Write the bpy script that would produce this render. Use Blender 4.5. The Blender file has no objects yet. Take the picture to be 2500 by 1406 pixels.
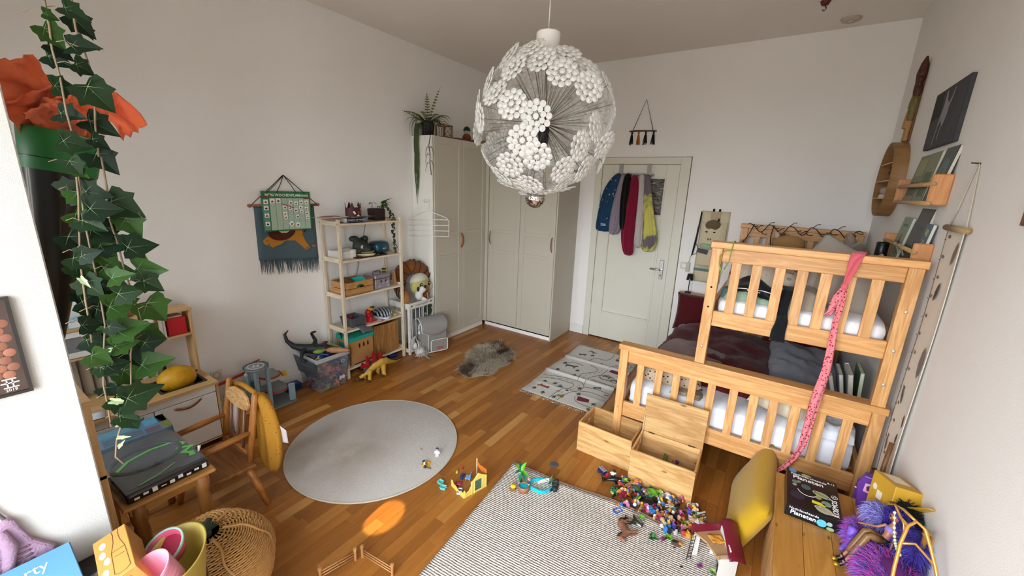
import bpy, bmesh, math, random
from mathutils import Matrix, Vector, Euler, noise
random.seed(7)
R = math.radians
sc = bpy.context.scene
C = sc.collection
# ---------------------------------------------------------------- camera, world, lights, exposure
cam_d = bpy.data.cameras.new('camera'); cam = bpy.data.objects.new('camera', cam_d); C.objects.link(cam)
cam_d.sensor_width = 36; cam_d.sensor_fit = 'HORIZONTAL'; cam_d.lens = 14.1484; cam_d.clip_start = .02
_yaw, _pit, _rol = -0.579832395, 0.248184190, 0.0375578737
_F = Vector((math.sin(_yaw)*math.cos(_pit), math.cos(_yaw)*math.cos(_pit), -math.sin(_pit)))
_r = Vector((math.cos(_yaw), -math.sin(_yaw), 0)); _u = _r.cross(_F)
_c, _s = math.cos(_rol), math.sin(_rol)
_r, _u = _c*_r + _s*_u, -_s*_r + _c*_u
cam.matrix_world = Matrix(((_r.x, _u.x, -_F.x, 0), (_r.y, _u.y, -_F.y, 0), (_r.z, _u.z, -_F.z, 1.87), (0, 0, 0, 1)))
sc.camera = cam
w = bpy.data.worlds.new('sky'); sc.world = w; w.use_nodes = True
nt = w.node_tree; bg = nt.nodes['Background']
tc = nt.nodes.new('ShaderNodeTexCoord'); sx = nt.nodes.new('ShaderNodeSeparateXYZ'); cr = nt.nodes.new('ShaderNodeValToRGB')
nt.links.new(tc.outputs['Generated'], sx.inputs[0])
mr = nt.nodes.new('ShaderNodeMapRange'); mr.inputs[1].default_value = -1; mr.inputs[2].default_value = 1
nt.links.new(sx.outputs[2], mr.inputs[0]); nt.links.new(mr.outputs[0], cr.inputs[0]); nt.links.new(cr.outputs[0], bg.inputs[0])
e = cr.color_ramp.elements
e[0].position = .47; e[0].color = (.22, .21, .19, 1); e[1].position = .53; e[1].color = (.84, .92, 1.0, 1)
bg.inputs[1].default_value = 15
def lamp(name, kind, loc, rot, energy, size=None, size_y=None, color=(1, 1, 1)):
 d = bpy.data.lights.new(name, kind); d.energy = energy; d.color = color
 if kind == 'AREA': d.shape = 'RECTANGLE'; d.size = size; d.size_y = size_y
 o = bpy.data.objects.new(name, d); C.objects.link(o); o.location = loc; o.rotation_euler = rot
 return o
YF = -.62                                   # inner face of the window wall
WINS = [(-3.05, -2.55, .95, 2.6), (-1.50, -.62, .12, 2.72), (-.44, .42, .12, 2.72)]     # window openings x0 x1 z0 z1; the first is added to brighten the left wall
for i, (a, b, z0, z1) in enumerate(WINS):
 o = lamp('window_portal', 'AREA', ((a+b)/2, YF-.26, (z0+z1)/2), (R(90), 0, 0), 1, b-a, z1-z0)
 o.data.cycles.is_portal = True
gl = lamp('sun_glint', 'SPOT', (-.95, -4.2, 5.2), (0, 0, 0), 5200, color=(1, .78, .45)); gl.data.spot_size = R(1.5); gl.data.spot_blend = .3; gl.data.shadow_soft_size = .01
gl.rotation_euler = (Vector((-1.62, 1.225, 0))-Vector(gl.location)).to_track_quat('-Z', 'Y').to_euler()
sc.view_settings.view_transform = 'Standard'; sc.view_settings.look = 'None'
sc.view_settings.exposure = 0.84; sc.view_settings.gamma = 1
sc.cycles.max_bounces = 8; sc.cycles.diffuse_bounces = 5; sc.cycles.glossy_bounces = 3
sc.cycles.transmission_bounces = 6; sc.cycles.transparent_max_bounces = 10
sc.cycles.caustics_reflective = False; sc.cycles.caustics_refractive = False
sc.cycles.use_denoising = True; sc.cycles.sample_clamp_indirect = 6
# ---------------------------------------------------------------- materials
def lin(h):
 if isinstance(h, tuple): return h if len(h) == 4 else h + (1,)
 h = h.lstrip('#'); o = []
 for i in (0, 2, 4):
  c = int(h[i:i+2], 16)/255
  o.append(c/12.92 if c <= .04045 else ((c+.055)/1.055)**2.4)
 return tuple(o) + (1,)
_mats = {}
def base(name, rough=.5, metal=0, spec=.4):
 m = bpy.data.materials.new(name); m.use_nodes = True
 p = m.node_tree.nodes['Principled BSDF']
 p.inputs['Roughness'].default_value = rough; p.inputs['Metallic'].default_value = metal
 p.inputs['Specular IOR Level'].default_value = spec
 return m, m.node_tree, p
def N(t, k, **kw):
 n = t.nodes.new(k)
 for a, b in kw.items(): setattr(n, a, b)
 return n
def mixc(t, fac, a, b):
 n = N(t, 'ShaderNodeMix', data_type='RGBA')
 for s, v in ((0, fac), (6, a), (7, b)):
  if hasattr(v, 'is_output'): t.links.new(v, n.inputs[s])
  else: n.inputs[s].default_value = v
 return n.outputs[2]
def coords(t, scale=(1, 1, 1), kind='Object'):
 c = N(t, 'ShaderNodeTexCoord'); m = N(t, 'ShaderNodeMapping'); m.inputs[3].default_value = scale
 t.links.new(c.outputs[kind], m.inputs[0]); return m.outputs[0]
def noise_tex(t, vec, scale, detail=3, rough=.5, dist=0):
 n = N(t, 'ShaderNodeTexNoise'); n.inputs['Scale'].default_value = scale; n.inputs['Detail'].default_value = detail
 n.inputs['Roughness'].default_value = rough; n.inputs['Distortion'].default_value = dist
 t.links.new(vec, n.inputs['Vector']); return n.outputs['Fac']
def ramp(t, fac, stops):
 n = N(t, 'ShaderNodeValToRGB'); el = n.color_ramp.elements
 while len(el) < len(stops): el.new(.5)
 for k, (p, c) in zip(el, stops): k.position = p; k.color = c
 t.links.new(fac, n.inputs[0]); return n.outputs[0]
def bump(t, p, h, strength, dist=.01):
 b = N(t, 'ShaderNodeBump'); b.inputs['Strength'].default_value = strength; b.inputs['Distance'].default_value = dist
 t.links.new(h, b.inputs['Height']); t.links.new(b.outputs[0], p.inputs['Normal'])
def dk(c, k): return tuple(x*k for x in c[:3]) + (1,)
def M(col, rough=.45, metal=0, var=.12, vs=9, bmp=0, bs=60, spec=.4, trans=0, alpha=1, sub=0, coat=0):
 """plain surface with a slight natural unevenness"""
 key = ('M', col, rough, metal, var, vs, bmp, bs, spec, trans, alpha, sub, coat)
 if key in _mats: return _mats[key]
 m, t, p = base('surface', rough, metal, spec); c = lin(col)
 v = coords(t); f = noise_tex(t, v, vs, 4)
 t.links.new(mixc(t, f, dk(c, 1-var), dk(c, 1+var*.6)), p.inputs['Base Color'])
 if bmp: bump(t, p, noise_tex(t, v, bs, 2), bmp)
 if trans: p.inputs['Transmission Weight'].default_value = trans; p.inputs['IOR'].default_value = 1.3
 if alpha < 1: p.inputs['Alpha'].default_value = alpha
 if sub: p.inputs['Subsurface Weight'].default_value = sub; p.inputs['Subsurface Radius'].default_value = (.02, .02, .02)
 if coat: p.inputs['Coat Weight'].default_value = coat
 _mats[key] = m; return m
def FAB(col, col2=None, scale=300, bmp=.5, patch=5, mix=.35, rough=.95):
 """woven or knitted cloth: soft patches, fine thread relief"""
 key = ('F', col, col2, scale, bmp, patch, mix)
 if key in _mats: return _mats[key]
 m, t, p = base('cloth', rough, 0, .15); c = lin(col); c2 = lin(col2) if col2 else dk(c, .72)
 v = coords(t); a = noise_tex(t, v, patch, 5, .6); b = noise_tex(t, v, scale, 2, .7)
 x = mixc(t, a, c, mixc(t, mix, c, c2)); y = mixc(t, b, dk(c, .8), dk(c, 1.12))
 t.links.new(mixc(t, .45, x, y), p.inputs['Base Color'])
 p.inputs['Sheen Weight'].default_value = .15
 bump(t, p, b, bmp, .004); _mats[key] = m; return m
def WOOD(c1, c2, axis=0, scale=6, rough=.42, stretch=14, knots=0, ring=1.0, spec=.4):
 """timber: grain running along one axis"""
 key = ('W', c1, c2, axis, scale, rough, stretch, knots, ring)
 if key in _mats: return _mats[key]
 m, t, p = base('timber', rough, 0, spec); a, b = lin(c1), lin(c2)
 s = [stretch]*3; s[axis] = 1
 v = coords(t, tuple(s)); oi = N(t, 'ShaderNodeObjectInfo')
 ad = N(t, 'ShaderNodeVectorMath', operation='ADD'); sc_ = N(t, 'ShaderNodeVectorMath', operation='SCALE')
 cb = N(t, 'ShaderNodeCombineXYZ')
 for i in range(3): t.links.new(oi.outputs['Random'], cb.inputs[i])
 t.links.new(cb.outputs[0], sc_.inputs[0]); sc_.inputs['Scale'].default_value = 37
 t.links.new(v, ad.inputs[0]); t.links.new(sc_.outputs[0], ad.inputs[1]); v = ad.outputs[0]
 n1 = noise_tex(t, v, scale*.35, 4, .55, .6); n2 = noise_tex(t, v, scale*2.4, 5, .65, .3)
 wv = N(t, 'ShaderNodeMath', operation='MULTIPLY'); t.links.new(n1, wv.inputs[0]); wv.inputs[1].default_value = 9*ring
 fr = N(t, 'ShaderNodeMath', operation='PINGPONG'); t.links.new(wv.outputs[0], fr.inputs[0]); fr.inputs[1].default_value = 1
 g = mixc(t, .45, fr.outputs[0], n2)
 col = ramp(t, g, [(.12, b), (.5, tuple((x+y)/2 for x, y in zip(a, b))), (.85, a)])
 hs = N(t, 'ShaderNodeHueSaturation'); mrr = N(t, 'ShaderNodeMapRange')
 mrr.inputs[3].default_value = .9; mrr.inputs[4].default_value = 1.1
 t.links.new(oi.outputs['Random'], mrr.inputs[0]); t.links.new(mrr.outputs[0], hs.inputs['Value']); t.links.new(col, hs.inputs['Color'])
 col = hs.outputs[0]
 if knots:
  vv = N(t, 'ShaderNodeTexVoronoi'); vv.inputs['Scale'].default_value = knots
  s2 = [3.0]*3; s2[axis] = 1.2; t.links.new(coords(t, tuple(s2)), vv.inputs['Vector'])
  k = ramp(t, vv.outputs['Distance'], [(.05, (1, 1, 1, 1)), (.16, (0, 0, 0, 1))])
  col = mixc(t, k, col, dk(b, .38))
 t.links.new(col, p.inputs['Base Color']); bump(t, p, n2, .08, .003); _mats[key] = m; return m
def SPOTS(bg_, spots, scale=30, size=.25, rough=.9, warp=0):
 """cloth printed with scattered blotches; spots = list of colours"""
 key = ('S', bg_, tuple(spots), scale, size)
 if key in _mats: return _mats[key]
 m, t, p = base('print', rough, 0, .1)
 v = coords(t); vo = N(t, 'ShaderNodeTexVoronoi'); vo.inputs['Scale'].default_value = scale; t.links.new(v, vo.inputs['Vector'])
 k = ramp(t, vo.outputs['Distance'], [(size, (1, 1, 1, 1)), (size+.06, (0, 0, 0, 1))])
 sp = N(t, 'ShaderNodeSeparateColor'); t.links.new(vo.outputs['Color'], sp.inputs[0])
 n = len(spots); col = N(t, 'ShaderNodeValToRGB'); col.color_ramp.interpolation = 'CONSTANT'; el = col.color_ramp.elements
 while len(el) < max(2, n): el.new(.5)
 for i in range(max(2, n)): el[i].position = i/max(2, n); el[i].color = lin(spots[i % n])
 t.links.new(sp.outputs[0], col.inputs[0])
 b_ = noise_tex(t, v, 250, 2); c = lin(bg_)
 t.links.new(mixc(t, k, mixc(t, b_, dk(c, .85), dk(c, 1.1)), col.outputs[0]), p.inputs['Base Color'])
 bump(t, p, b_, .3, .003); _mats[key] = m; return m
def GLASS(col='#ffffff', rough=.05, alpha=.25):
 """thin clear plastic or pane: mostly see-through, with a sheen"""
 key = ('G', col, rough, alpha)
 if key in _mats: return _mats[key]
 m, t, p = base('clear', rough, 0, .5); p.inputs['Base Color'].default_value = lin(col)
 p.inputs['Alpha'].default_value = alpha; _mats[key] = m; return m
# ---------------------------------------------------------------- geometry helpers
I4 = Matrix.Identity(4)
def T(x=0, y=0, z=0): return Matrix.Translation((x, y, z))
def RX(a): return Matrix.Rotation(R(a), 4, 'X')
def RY(a): return Matrix.Rotation(R(a), 4, 'Y')
def RZ(a): return Matrix.Rotation(R(a), 4, 'Z')
def SC(x, y, z): return Matrix.Diagonal((x, y, z, 1))
def basis(o, ex, ey, ez=None):
 ex = Vector(ex).normalized(); ey = Vector(ey); ey = (ey - ex*ey.dot(ex)).normalized(); ez = ex.cross(ey)
 return Matrix(((ex.x, ey.x, ez.x, o[0]), (ex.y, ey.y, ez.y, o[1]), (ex.z, ey.z, ez.z, o[2]), (0, 0, 0, 1)))
class G:
 """collects shapes; build() links them as ONE mesh object"""
 def __init__(s, m=I4): s.v = []; s.f = []; s.sm = []; s.mi = []; s.M = m
 def add(s, vs, fs, smooth=False, mi=0):
  k = len(s.v); s.v += [s.M @ Vector(q) for q in vs]
  for q in fs: s.f.append([k+i for i in q]); s.sm.append(smooth); s.mi.append(mi)
  return s
 def box(s, c, d, m=None, mi=0, top=(1, 1), tshift=(0, 0)):
  x, y, z = d[0]/2, d[1]/2, d[2]/2; m = m or I4
  vs = [(-x, -y, -z), (x, -y, -z), (x, y, -z), (-x, y, -z)] + [(a*top[0]+tshift[0], b*top[1]+tshift[1], z) for a, b in ((-x, -y), (x, -y), (x, y), (-x, y))]
  vs = [Vector(c) + (m @ Vector(q)) for q in vs]
  return s.add(vs, [(3, 2, 1, 0), (4, 5, 6, 7), (0, 1, 5, 4), (1, 2, 6, 5), (2, 3, 7, 6), (3, 0, 4, 7)], False, mi)
 def bb(s, x0, x1, y0, y1, z0, z1, mi=0): return s.box(((x0+x1)/2, (y0+y1)/2, (z0+z1)/2), (x1-x0, y1-y0, z1-z0), None, mi)
 def tube(s, pts, r, n=7, closed=False, cap=True, mi=0, flat=1, smooth=True):
  pts = [Vector(q) for q in pts]; k = len(pts)
  rs = r if isinstance(r, (list, tuple)) else [r]*k
  vs = []; prev = None
  for i, q in enumerate(pts):
   if closed: d = pts[(i+1) % k]-pts[i-1]
   else: d = pts[min(i+1, k-1)]-pts[max(i-1, 0)]
   d = d.normalized() if d.length > 1e-9 else Vector((0, 0, 1))
   if prev is None: a = d.orthogonal().normalized()
   else:
    a = prev - d*prev.dot(d); a = a.normalized() if a.length > 1e-6 else d.orthogonal().normalized()
   prev = a; b = d.cross(a)
   for j in range(n):
    t = 2*math.pi*j/n; vs.append(q + (a*math.cos(t)*flat + b*math.sin(t))*rs[i])
  fs = []
  for i in range(k if closed else k-1):
   for j in range(n):
    i2 = (i+1) % k; fs.append((i*n+j, i*n+(j+1) % n, i2*n+(j+1) % n, i2*n+j))
  if cap and not closed: fs += [tuple(reversed(range(n))), tuple(range((k-1)*n, k*n))]
  return s.add(vs, fs, smooth, mi)
 def cyl(s, p0, p1, r0, r1=None, n=14, mi=0): return s.tube([p0, p1], [r0, r0 if r1 is None else r1], n, mi=mi)
 def lathe(s, prof, n=20, m=I4, mi=0, a0=0, a1=360, smooth=True):
  full = abs(a1-a0) >= 360; c = n if full else n+1; vs = []
  for r, z in prof:
   for j in range(c):
    t = R(a0 + (a1-a0)*j/n); vs.append(m @ Vector((r*math.cos(t), r*math.sin(t), z)))
  fs = []
  for i in range(len(prof)-1):
   for j in range(n):
    j2 = (j+1) % c; fs.append((i*c+j, i*c+j2, (i+1)*c+j2, (i+1)*c+j))
  return s.add(vs, fs, smooth, mi)
 def ell(s, c, r, m=I4, nu=12, nv=8, mi=0, fn=None):
  vs = []; fs = []
  if not isinstance(r, (list, tuple)): r = (r, r, r)
  for i in range(nv+1):
   ph = math.pi*i/nv
   for j in range(nu):
    t = 2*math.pi*j/nu; q = Vector((math.sin(ph)*math.cos(t), math.sin(ph)*math.sin(t), math.cos(ph)))
    k = fn(q) if fn else 1
    vs.append(Vector(c) + (m @ Vector((q.x*r[0]*k, q.y*r[1]*k, q.z*r[2]*k))))
  for i in range(nv):
   for j in range(nu): fs.append((i*nu+j, (i+1)*nu+j, (i+1)*nu+(j+1) % nu, i*nu+(j+1) % nu))
  return s.add(vs, fs, True, mi)
 def prism(s, poly, t, m=I4, mi=0, smooth=False):
  n = len(poly); vs = [m @ Vector((x, y, 0)) for x, y in poly] + [m @ Vector((x, y, t)) for x, y in poly]
  fs = [tuple(reversed(range(n))), tuple(range(n, 2*n))] + [(i, (i+1) % n, n+(i+1) % n, n+i) for i in range(n)]
  return s.add(vs, fs, smooth, mi)
 def sheet(s, fn, nu, nv, t=0, mi=0, smooth=True):
  """fn(u,v) -> point; closed thin cloth when t > 0"""
  P = [[Vector(fn(i/nu, j/nv)) for j in range(nv+1)] for i in range(nu+1)]; vs = []; fs = []; w_ = nv+1
  for i in range(nu+1):
   for j in range(nv+1): vs.append(P[i][j])
  for i in range(nu):
   for j in range(nv): fs.append((i*w_+j, (i+1)*w_+j, (i+1)*w_+j+1, i*w_+j+1))
  if t:
   k = len(vs); nrm = []
   for i in range(nu+1):
    for j in range(nv+1):
     a = P[min(i+1, nu)][j]-P[max(i-1, 0)][j]; b = P[i][min(j+1, nv)]-P[i][max(j-1, 0)]
     n_ = a.cross(b); nrm.append(n_.normalized() if n_.length > 1e-12 else Vector((0, 0, 1)))
   vs += [q - n_*t for q, n_ in zip(vs, nrm)]
   fs += [tuple(k+x for x in reversed(q)) for q in fs]
   rim = [i*w_ for i in range(nu+1)] + [nu*w_+j for j in range(1, nv+1)] + [i*w_+nv for i in range(nu-1, -1, -1)] + [j for j in range(nv-1, 0, -1)]
   for a, b in zip(rim, rim[1:]+rim[:1]): fs.append((b, a, k+a, k+b))
  return s.add(vs, fs, smooth, mi)
 def mesh(s, name, mats, bevel=0, seg=1, weld=False):
  me = bpy.data.meshes.new(name); me.from_pydata([tuple(q) for q in s.v], [], s.f)
  if not isinstance(mats, (list, tuple)): mats = [mats]
  for m in mats: me.materials.append(m)
  me.polygons.foreach_set('use_smooth', s.sm); me.polygons.foreach_set('material_index', s.mi)
  if bevel or weld:
   b = bmesh.new(); b.from_mesh(me)
   if weld: bmesh.ops.remove_doubles(b, verts=b.verts, dist=1e-5)
   if bevel:
    es = [q for q in b.edges if len(q.link_faces) == 2 and q.calc_face_angle(0) > .5]
    bmesh.ops.bevel(b, geom=es, offset=bevel, offset_type='OFFSET', segments=seg, profile=.5, affect='EDGES', clamp_overlap=True)
   b.to_mesh(me); b.free()
  me.update(); return me
 def build(s, name, mats, parent=None, bevel=0, seg=1, sub=0, label=None, weld=False, m=None):
  o = bpy.data.objects.new(name, s.mesh(name, mats, bevel, seg, weld)); C.objects.link(o)
  if parent: o.parent = parent
  if m is not None: o.matrix_local = m
  if sub:
   k = o.modifiers.new('smooth', 'SUBSURF'); k.levels = sub; k.render_levels = sub
  if label: o['label'] = label
  return o
def tag(o, label, cat, group=None):
 o['label'] = label; o['category'] = cat
 if group: o['group'] = group
 return o
def thing(name, label, cat, loc=(0, 0, 0), rz=0, group=None, rot=None):
 o = bpy.data.objects.new(name, None); o.empty_display_size = .05; C.objects.link(o)
 o.location = loc; o.rotation_euler = rot or (0, 0, R(rz)); return tag(o, label, cat, group)
def struct(name, g, mat, parent=None, bevel=0):
 o = g.build(name, mat, parent, bevel); o['kind'] = 'structure'; return o
def inst(name, me, parent=None, m=None):
 o = bpy.data.objects.new(name, me); C.objects.link(o)
 if parent: o.parent = parent
 if m is not None: o.matrix_local = m
 return o
def dup(root, label, loc=None, rz=None, group=None):
 r = root.copy(); C.objects.link(r); r['label'] = label
 if loc is not None: r.location = loc
 if rz is not None: r.rotation_euler = (0, 0, R(rz))
 if group: r['group'] = group
 for ch in list(root.children):
  c = ch.copy(); C.objects.link(c); c.parent = r
  for g in list(ch.children):
   d = g.copy(); C.objects.link(d); d.parent = c
 return r
def text(name, s, size, mat, parent, m, ext=.0004, align='CENTER', sx=1, bold=0):
 cu = bpy.data.curves.new(name, 'FONT'); cu.body = s; cu.size = size; cu.extrude = ext; cu.align_x = align; cu.align_y = 'CENTER'; cu.resolution_u = 2
 if bold: cu.offset = bold
 o = bpy.data.objects.new(name, cu); C.objects.link(o)
 dg = bpy.context.evaluated_depsgraph_get(); me = bpy.data.meshes.new_from_object(o.evaluated_get(dg))
 bpy.data.objects.remove(o); bpy.data.curves.remove(cu)
 me.materials.clear(); me.materials.append(mat)
 q = bpy.data.objects.new(name, me); C.objects.link(q); q.parent = parent; q.matrix_local = m @ SC(sx, 1, 1); return q
FACE_X = Matrix(((0, 0, 1, 0), (1, 0, 0, 0), (0, 1, 0, 0), (0, 0, 0, 1)))      # text plane facing +x, reading along +y
FACE_NX = Matrix(((0, 0, -1, 0), (-1, 0, 0, 0), (0, 1, 0, 0), (0, 0, 0, 1)))   # facing -x, reading along -y
FACE_NY = Matrix(((1, 0, 0, 0), (0, 0, -1, 0), (0, 1, 0, 0), (0, 0, 0, 1)))    # facing -y, reading along +x
def wob(x, y, z=0, s=1): return noise.noise(Vector((x*s, y*s, z*s)))
# ================================================================ the room
XL, XR, YB, H = -3.53, .656, 4.77, 3.275
wall_m = M('#e7e4e0', .9, var=.03, vs=3, bmp=.12, bs=180, spec=.15)
ceil_m = M('#e4dfd8', .95, var=.03, vs=2, spec=.1)
trim_m = M('#e4e2dc', .45, var=.03)
door_m = M('#d3d0c2', .42, var=.03, vs=4)
def plank_mat():
 m, t, p = base('oak parquet', .36, 0, .4)
 oi = N(t, 'ShaderNodeObjectInfo'); ge = N(t, 'ShaderNodeNewGeometry')
 rnd = N(t, 'ShaderNodeMath', operation='ADD'); t.links.new(oi.outputs['Random'], rnd.inputs[0]); t.links.new(ge.outputs['Random Per Island'], rnd.inputs[1])
 fr = N(t, 'ShaderNodeMath', operation='FRACT'); t.links.new(rnd.outputs[0], fr.inputs[0])
 sc_ = N(t, 'ShaderNodeVectorMath', operation='MULTIPLY'); cb = N(t, 'ShaderNodeCombineXYZ')
 for i in range(3): t.links.new(fr.outputs[0], cb.inputs[i])
 ad = N(t, 'ShaderNodeVectorMath', operation='MULTIPLY_ADD'); ad.inputs[1].default_value = (31, 17, 9)
 t.links.new(cb.outputs[0], ad.inputs[0])
 c = N(t, 'ShaderNodeNewGeometry'); mp = N(t, 'ShaderNodeMapping'); mp.inputs[3].default_value = (16, 1.4, 1)
 t.links.new(c.outputs['Position'], mp.inputs[0]); t.links.new(mp.outputs[0], ad.inputs[2]); v = ad.outputs[0]
 n1 = noise_tex(t, v, 1.6, 4, .6, .5); n2 = noise_tex(t, v, 9, 5, .7, .2)
 g = mixc(t, .4, n1, n2)
 pal = ramp(t, fr.outputs[0], [(0, lin('#8a5521')), (.35, lin('#985f26')), (.7, lin('#a1672b')), (.93, lin('#ac7537')), (1, lin('#bf8e51'))])
 gr = ramp(t, g, [(.3, (.72, .7, .66, 1)), (.6, (1.04, 1.04, 1.04, 1))])
 mx = N(t, 'ShaderNodeMix', data_type='RGBA', blend_type='MULTIPLY'); mx.inputs[0].default_value = 1
 t.links.new(pal, mx.inputs[6]); t.links.new(gr, mx.inputs[7]); t.links.new(mx.outputs[2], p.inputs['Base Color'])
 bump(t, p, n2, .05, .002); return m
oak_floor = plank_mat()
fl = struct('floor', G().bb(XL-.3, XR+.3, -.95, YB+.3, -.06, -.0035), M('#4a2c12', .8))
rp = random.Random(3); strips = []; SW = .0672
x = XL; rest = G()
while x < XR:
 y = -.62 - rp.random()*.4
 while y < YB:
  L = rp.choice([.36, .42, .48, .54, .60]); y0, y1 = max(y, -.62), min(y+L, YB)
  if y1-y0 > .03: strips.append((x, min(x+SW, XR), y0, y1))
  y += L
 x += SW
def plank_g(w_, l_):
 e_ = .0008; a, b = w_/2-.0003, l_/2-.0003
 return [(-a, -b, -.0035), (a, -b, -.0035), (a, b, -.0035), (-a, b, -.0035), (-a, -b, -e_), (a, -b, -e_), (a, b, -e_), (-a, b, -e_), (-a+e_, -b+e_, 0), (a-e_, -b+e_, 0), (a-e_, b-e_, 0), (-a+e_, b-e_, 0)], \
  [(8, 9, 10, 11), (4, 5, 9, 8), (5, 6, 10, 9), (6, 7, 11, 10), (7, 4, 8, 11), (0, 1, 5, 4), (1, 2, 6, 5), (2, 3, 7, 6), (3, 0, 4, 7)]
def hidden(p):      # under the large rug, the round rug, the bed, the wardrobes or behind the camera
 x_ = (p[0]+p[1])/2; y_ = (p[2]+p[3])/2
 return (-1.2 < x_ < -.02 and y_ < 1.98) or ((x_+2.218)**2+(y_-1.635)**2 < .5**2) or y_ < .55 or (x_ > -.75 and y_ > 2.85) or (x_ < -3.2 and y_ > 3.3) or (x_ < -2.2 and y_ > 4.25) or (-1.75 < x_ < -1.2 and 3.1 < y_ < 4.3) or (x_ < -2.1 and y_ < .7)
order = sorted(strips, key=lambda p: (hidden(p), ((p[0]+p[1])/2)**2 + ((p[2]+p[3])/2)**2))
pm = {}
for i, (x0, x1, y0, y1) in enumerate(order):
 vs, fs = plank_g(x1-x0, y1-y0)
 if i < 295:
  k = (round(x1-x0, 4), round(y1-y0, 4))
  if k not in pm: pm[k] = G().add(vs, fs).mesh('plank', oak_floor)
  inst('plank', pm[k], fl, T((x0+x1)/2, (y0+y1)/2, 0))
 else: rest.add([(a+(x0+x1)/2, b+(y0+y1)/2, c) for a, b, c in vs], fs)
o = rest.build('parquet', oak_floor, fl); o['kind'] = 'stuff'
struct('ceiling', G().bb(XL-.3, XR+.3, -1, YB+.3, H, H+.1), ceil_m)
struct('wall_left', G().bb(XL-.15, XL, -.95, YB+.15, 0, H), wall_m)
struct('wall_right', G().bb(XR, XR+.15, -.95, YB+.15, 0, H), wall_m)
g = G(); dx0, dx1, dz = -1.965, -.90, 2.24            # the door hole
g.bb(XL, dx0, YB, YB+.15, 0, H); g.bb(dx1, XR, YB, YB+.15, 0, H); g.bb(dx0, dx1, YB, YB+.15, dz, H); g.bb(dx0-.1, dx1+.1, YB+.15, YB+.2, -.05, dz+.2)  # last slab is added behind the door hole to keep sky light out
struct('wall_back', g, wall_m)
g = G(); xs = XL
for a, b, z0, z1 in WINS:
 g.bb(xs, a, YF-.3, YF, 0, H); g.bb(a, b, YF-.3, YF, 0, z0); g.bb(a, b, YF-.3, YF, z1, H); xs = b
g.bb(xs, XR, YF-.3, YF, 0, H); struct('wall_front', g, wall_m)
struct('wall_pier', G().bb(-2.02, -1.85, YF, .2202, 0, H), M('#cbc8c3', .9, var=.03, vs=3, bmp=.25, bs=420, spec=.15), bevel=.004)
def board(name, x0, x1, y0, y1):
 g = G(); g.bb(x0, x1, y0, y1, 0, .095)
 if x1-x0 > y1-y0: g.bb(x0, x1, y0+.005, y1, .095, .115)
 elif x0 < -1: g.bb(x0, x1-.005, y0, y1, .095, .115)
 else: g.bb(x0+.005, x1, y0, y1, .095, .115)
 struct(name, g, trim_m, bevel=.002)
board('baseboard_left', XL, XL+.022, .0, 3.25)
board('baseboard_back', -2.155, -1.97, YB-.022, YB)
board('baseboard_right', XR-.022, XR, YF, 4.75)
for i, (a, b, z0, z1) in enumerate(WINS):
 y = YF-.16; g = G()
 for q in ((a, a+.07, z0, z1), (b-.07, b, z0, z1), (a, b, z0, z0+.08), (a, b, z1-.07, z1), ((a+b)/2-.04, (a+b)/2+.04, z0, z1), (a, b, z1-.62, z1-.54)):
  g.bb(q[0], q[1], y, y+.06, q[2], q[3])
 wn = struct('window_%d' % (i+1), g, trim_m, bevel=.004)  # first of these is the added, unseen opening left of the pier
 o = G().bb(a-.03, b+.03, YF-.12, YF+.06, z0-.035, z0).build('sill', trim_m, wn, bevel=.004)
# ---- door with its frame
g = G()
for x0, x1, z0, z1 in ((-1.965, -1.885, 0, 2.235), (-1.005, -.905, 0, 2.235), (-1.885, -1.005, 2.16, 2.235)): g.bb(x0, x1, YB-.025, YB+.10, z0, z1)
fr_ = struct('trim_1', g, door_m, bevel=.004); fr_['label'] = 'wide cream door frame around the panelled door'
dr = thing('door_1', 'cream panelled door with a small rippled glass pane and clothes hooked over it', 'door', (0, YB-.012, 0)); dr['kind'] = 'structure'
def door_leaf():
 g = G(); X0, X1, Z0, Z1 = -1.882, -1.008, .012, 2.157
 holes = [(-1.745, -1.145, .355, 1.42), (-1.745, -1.145, 1.60, 2.015)]
 zs = [Z0, .355, 1.42, 1.60, 2.015, Z1]
 g.bb(X0, -1.745, 0, .04, Z0, Z1); g.bb(-1.145, X1, 0, .04, Z0, Z1)
 for a, b in ((Z0, .355), (1.42, 1.60), (2.015, Z1)): g.bb(-1.745, -1.145, 0, .04, a, b)
 return g
door_leaf().build('leaf', door_m, dr, bevel=.003)
g = G(); g.bb(-1.745, -1.145, .018, .034, .355, 1.42)
g.build('panel', door_m, dr)
def ring(g, x0, x1, z0, z1, y0, y1, w_):
 g.bb(x0-w_, x0, y0, y1, z0-w_, z1+w_); g.bb(x1, x1+w_, y0, y1, z0-w_, z1+w_); g.bb(x0, x1, y0, y1, z0-w_, z0); g.bb(x0, x1, y0, y1, z1, z1+w_)
g = G(); ring(g, -1.735, -1.155, .365, 1.41, -.006, .02, .022); ring(g, -1.735, -1.155, 1.61, 2.005, -.008, .02, .016)
g.build('panel_moulding', door_m, dr, bevel=.003)
def ripple():
 m, t, p = base('rippled glass', .12, 0, .8)
 v = coords(t, (12, 1, 40)); n = noise_tex(t, v, 1.7, 3, .6, 1)
 t.links.new(ramp(t, n, [(.35, lin('#2b2624')), (.55, lin('#6d675f')), (.72, lin('#c9c4ba'))]), p.inputs['Base Color'])
 bump(t, p, n, .8, .02); return m
G().bb(-1.735, -1.155, .012, .022, 1.61, 2.005).build('glass_pane', ripple(), dr)
steel = M('#c9c9c6', .28, 1, .05)
g = G(); g.bb(-1.092, -1.048, -.012, 0, .885, 1.11); hp = g.build('handle_plate', steel, dr, bevel=.004)
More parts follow.
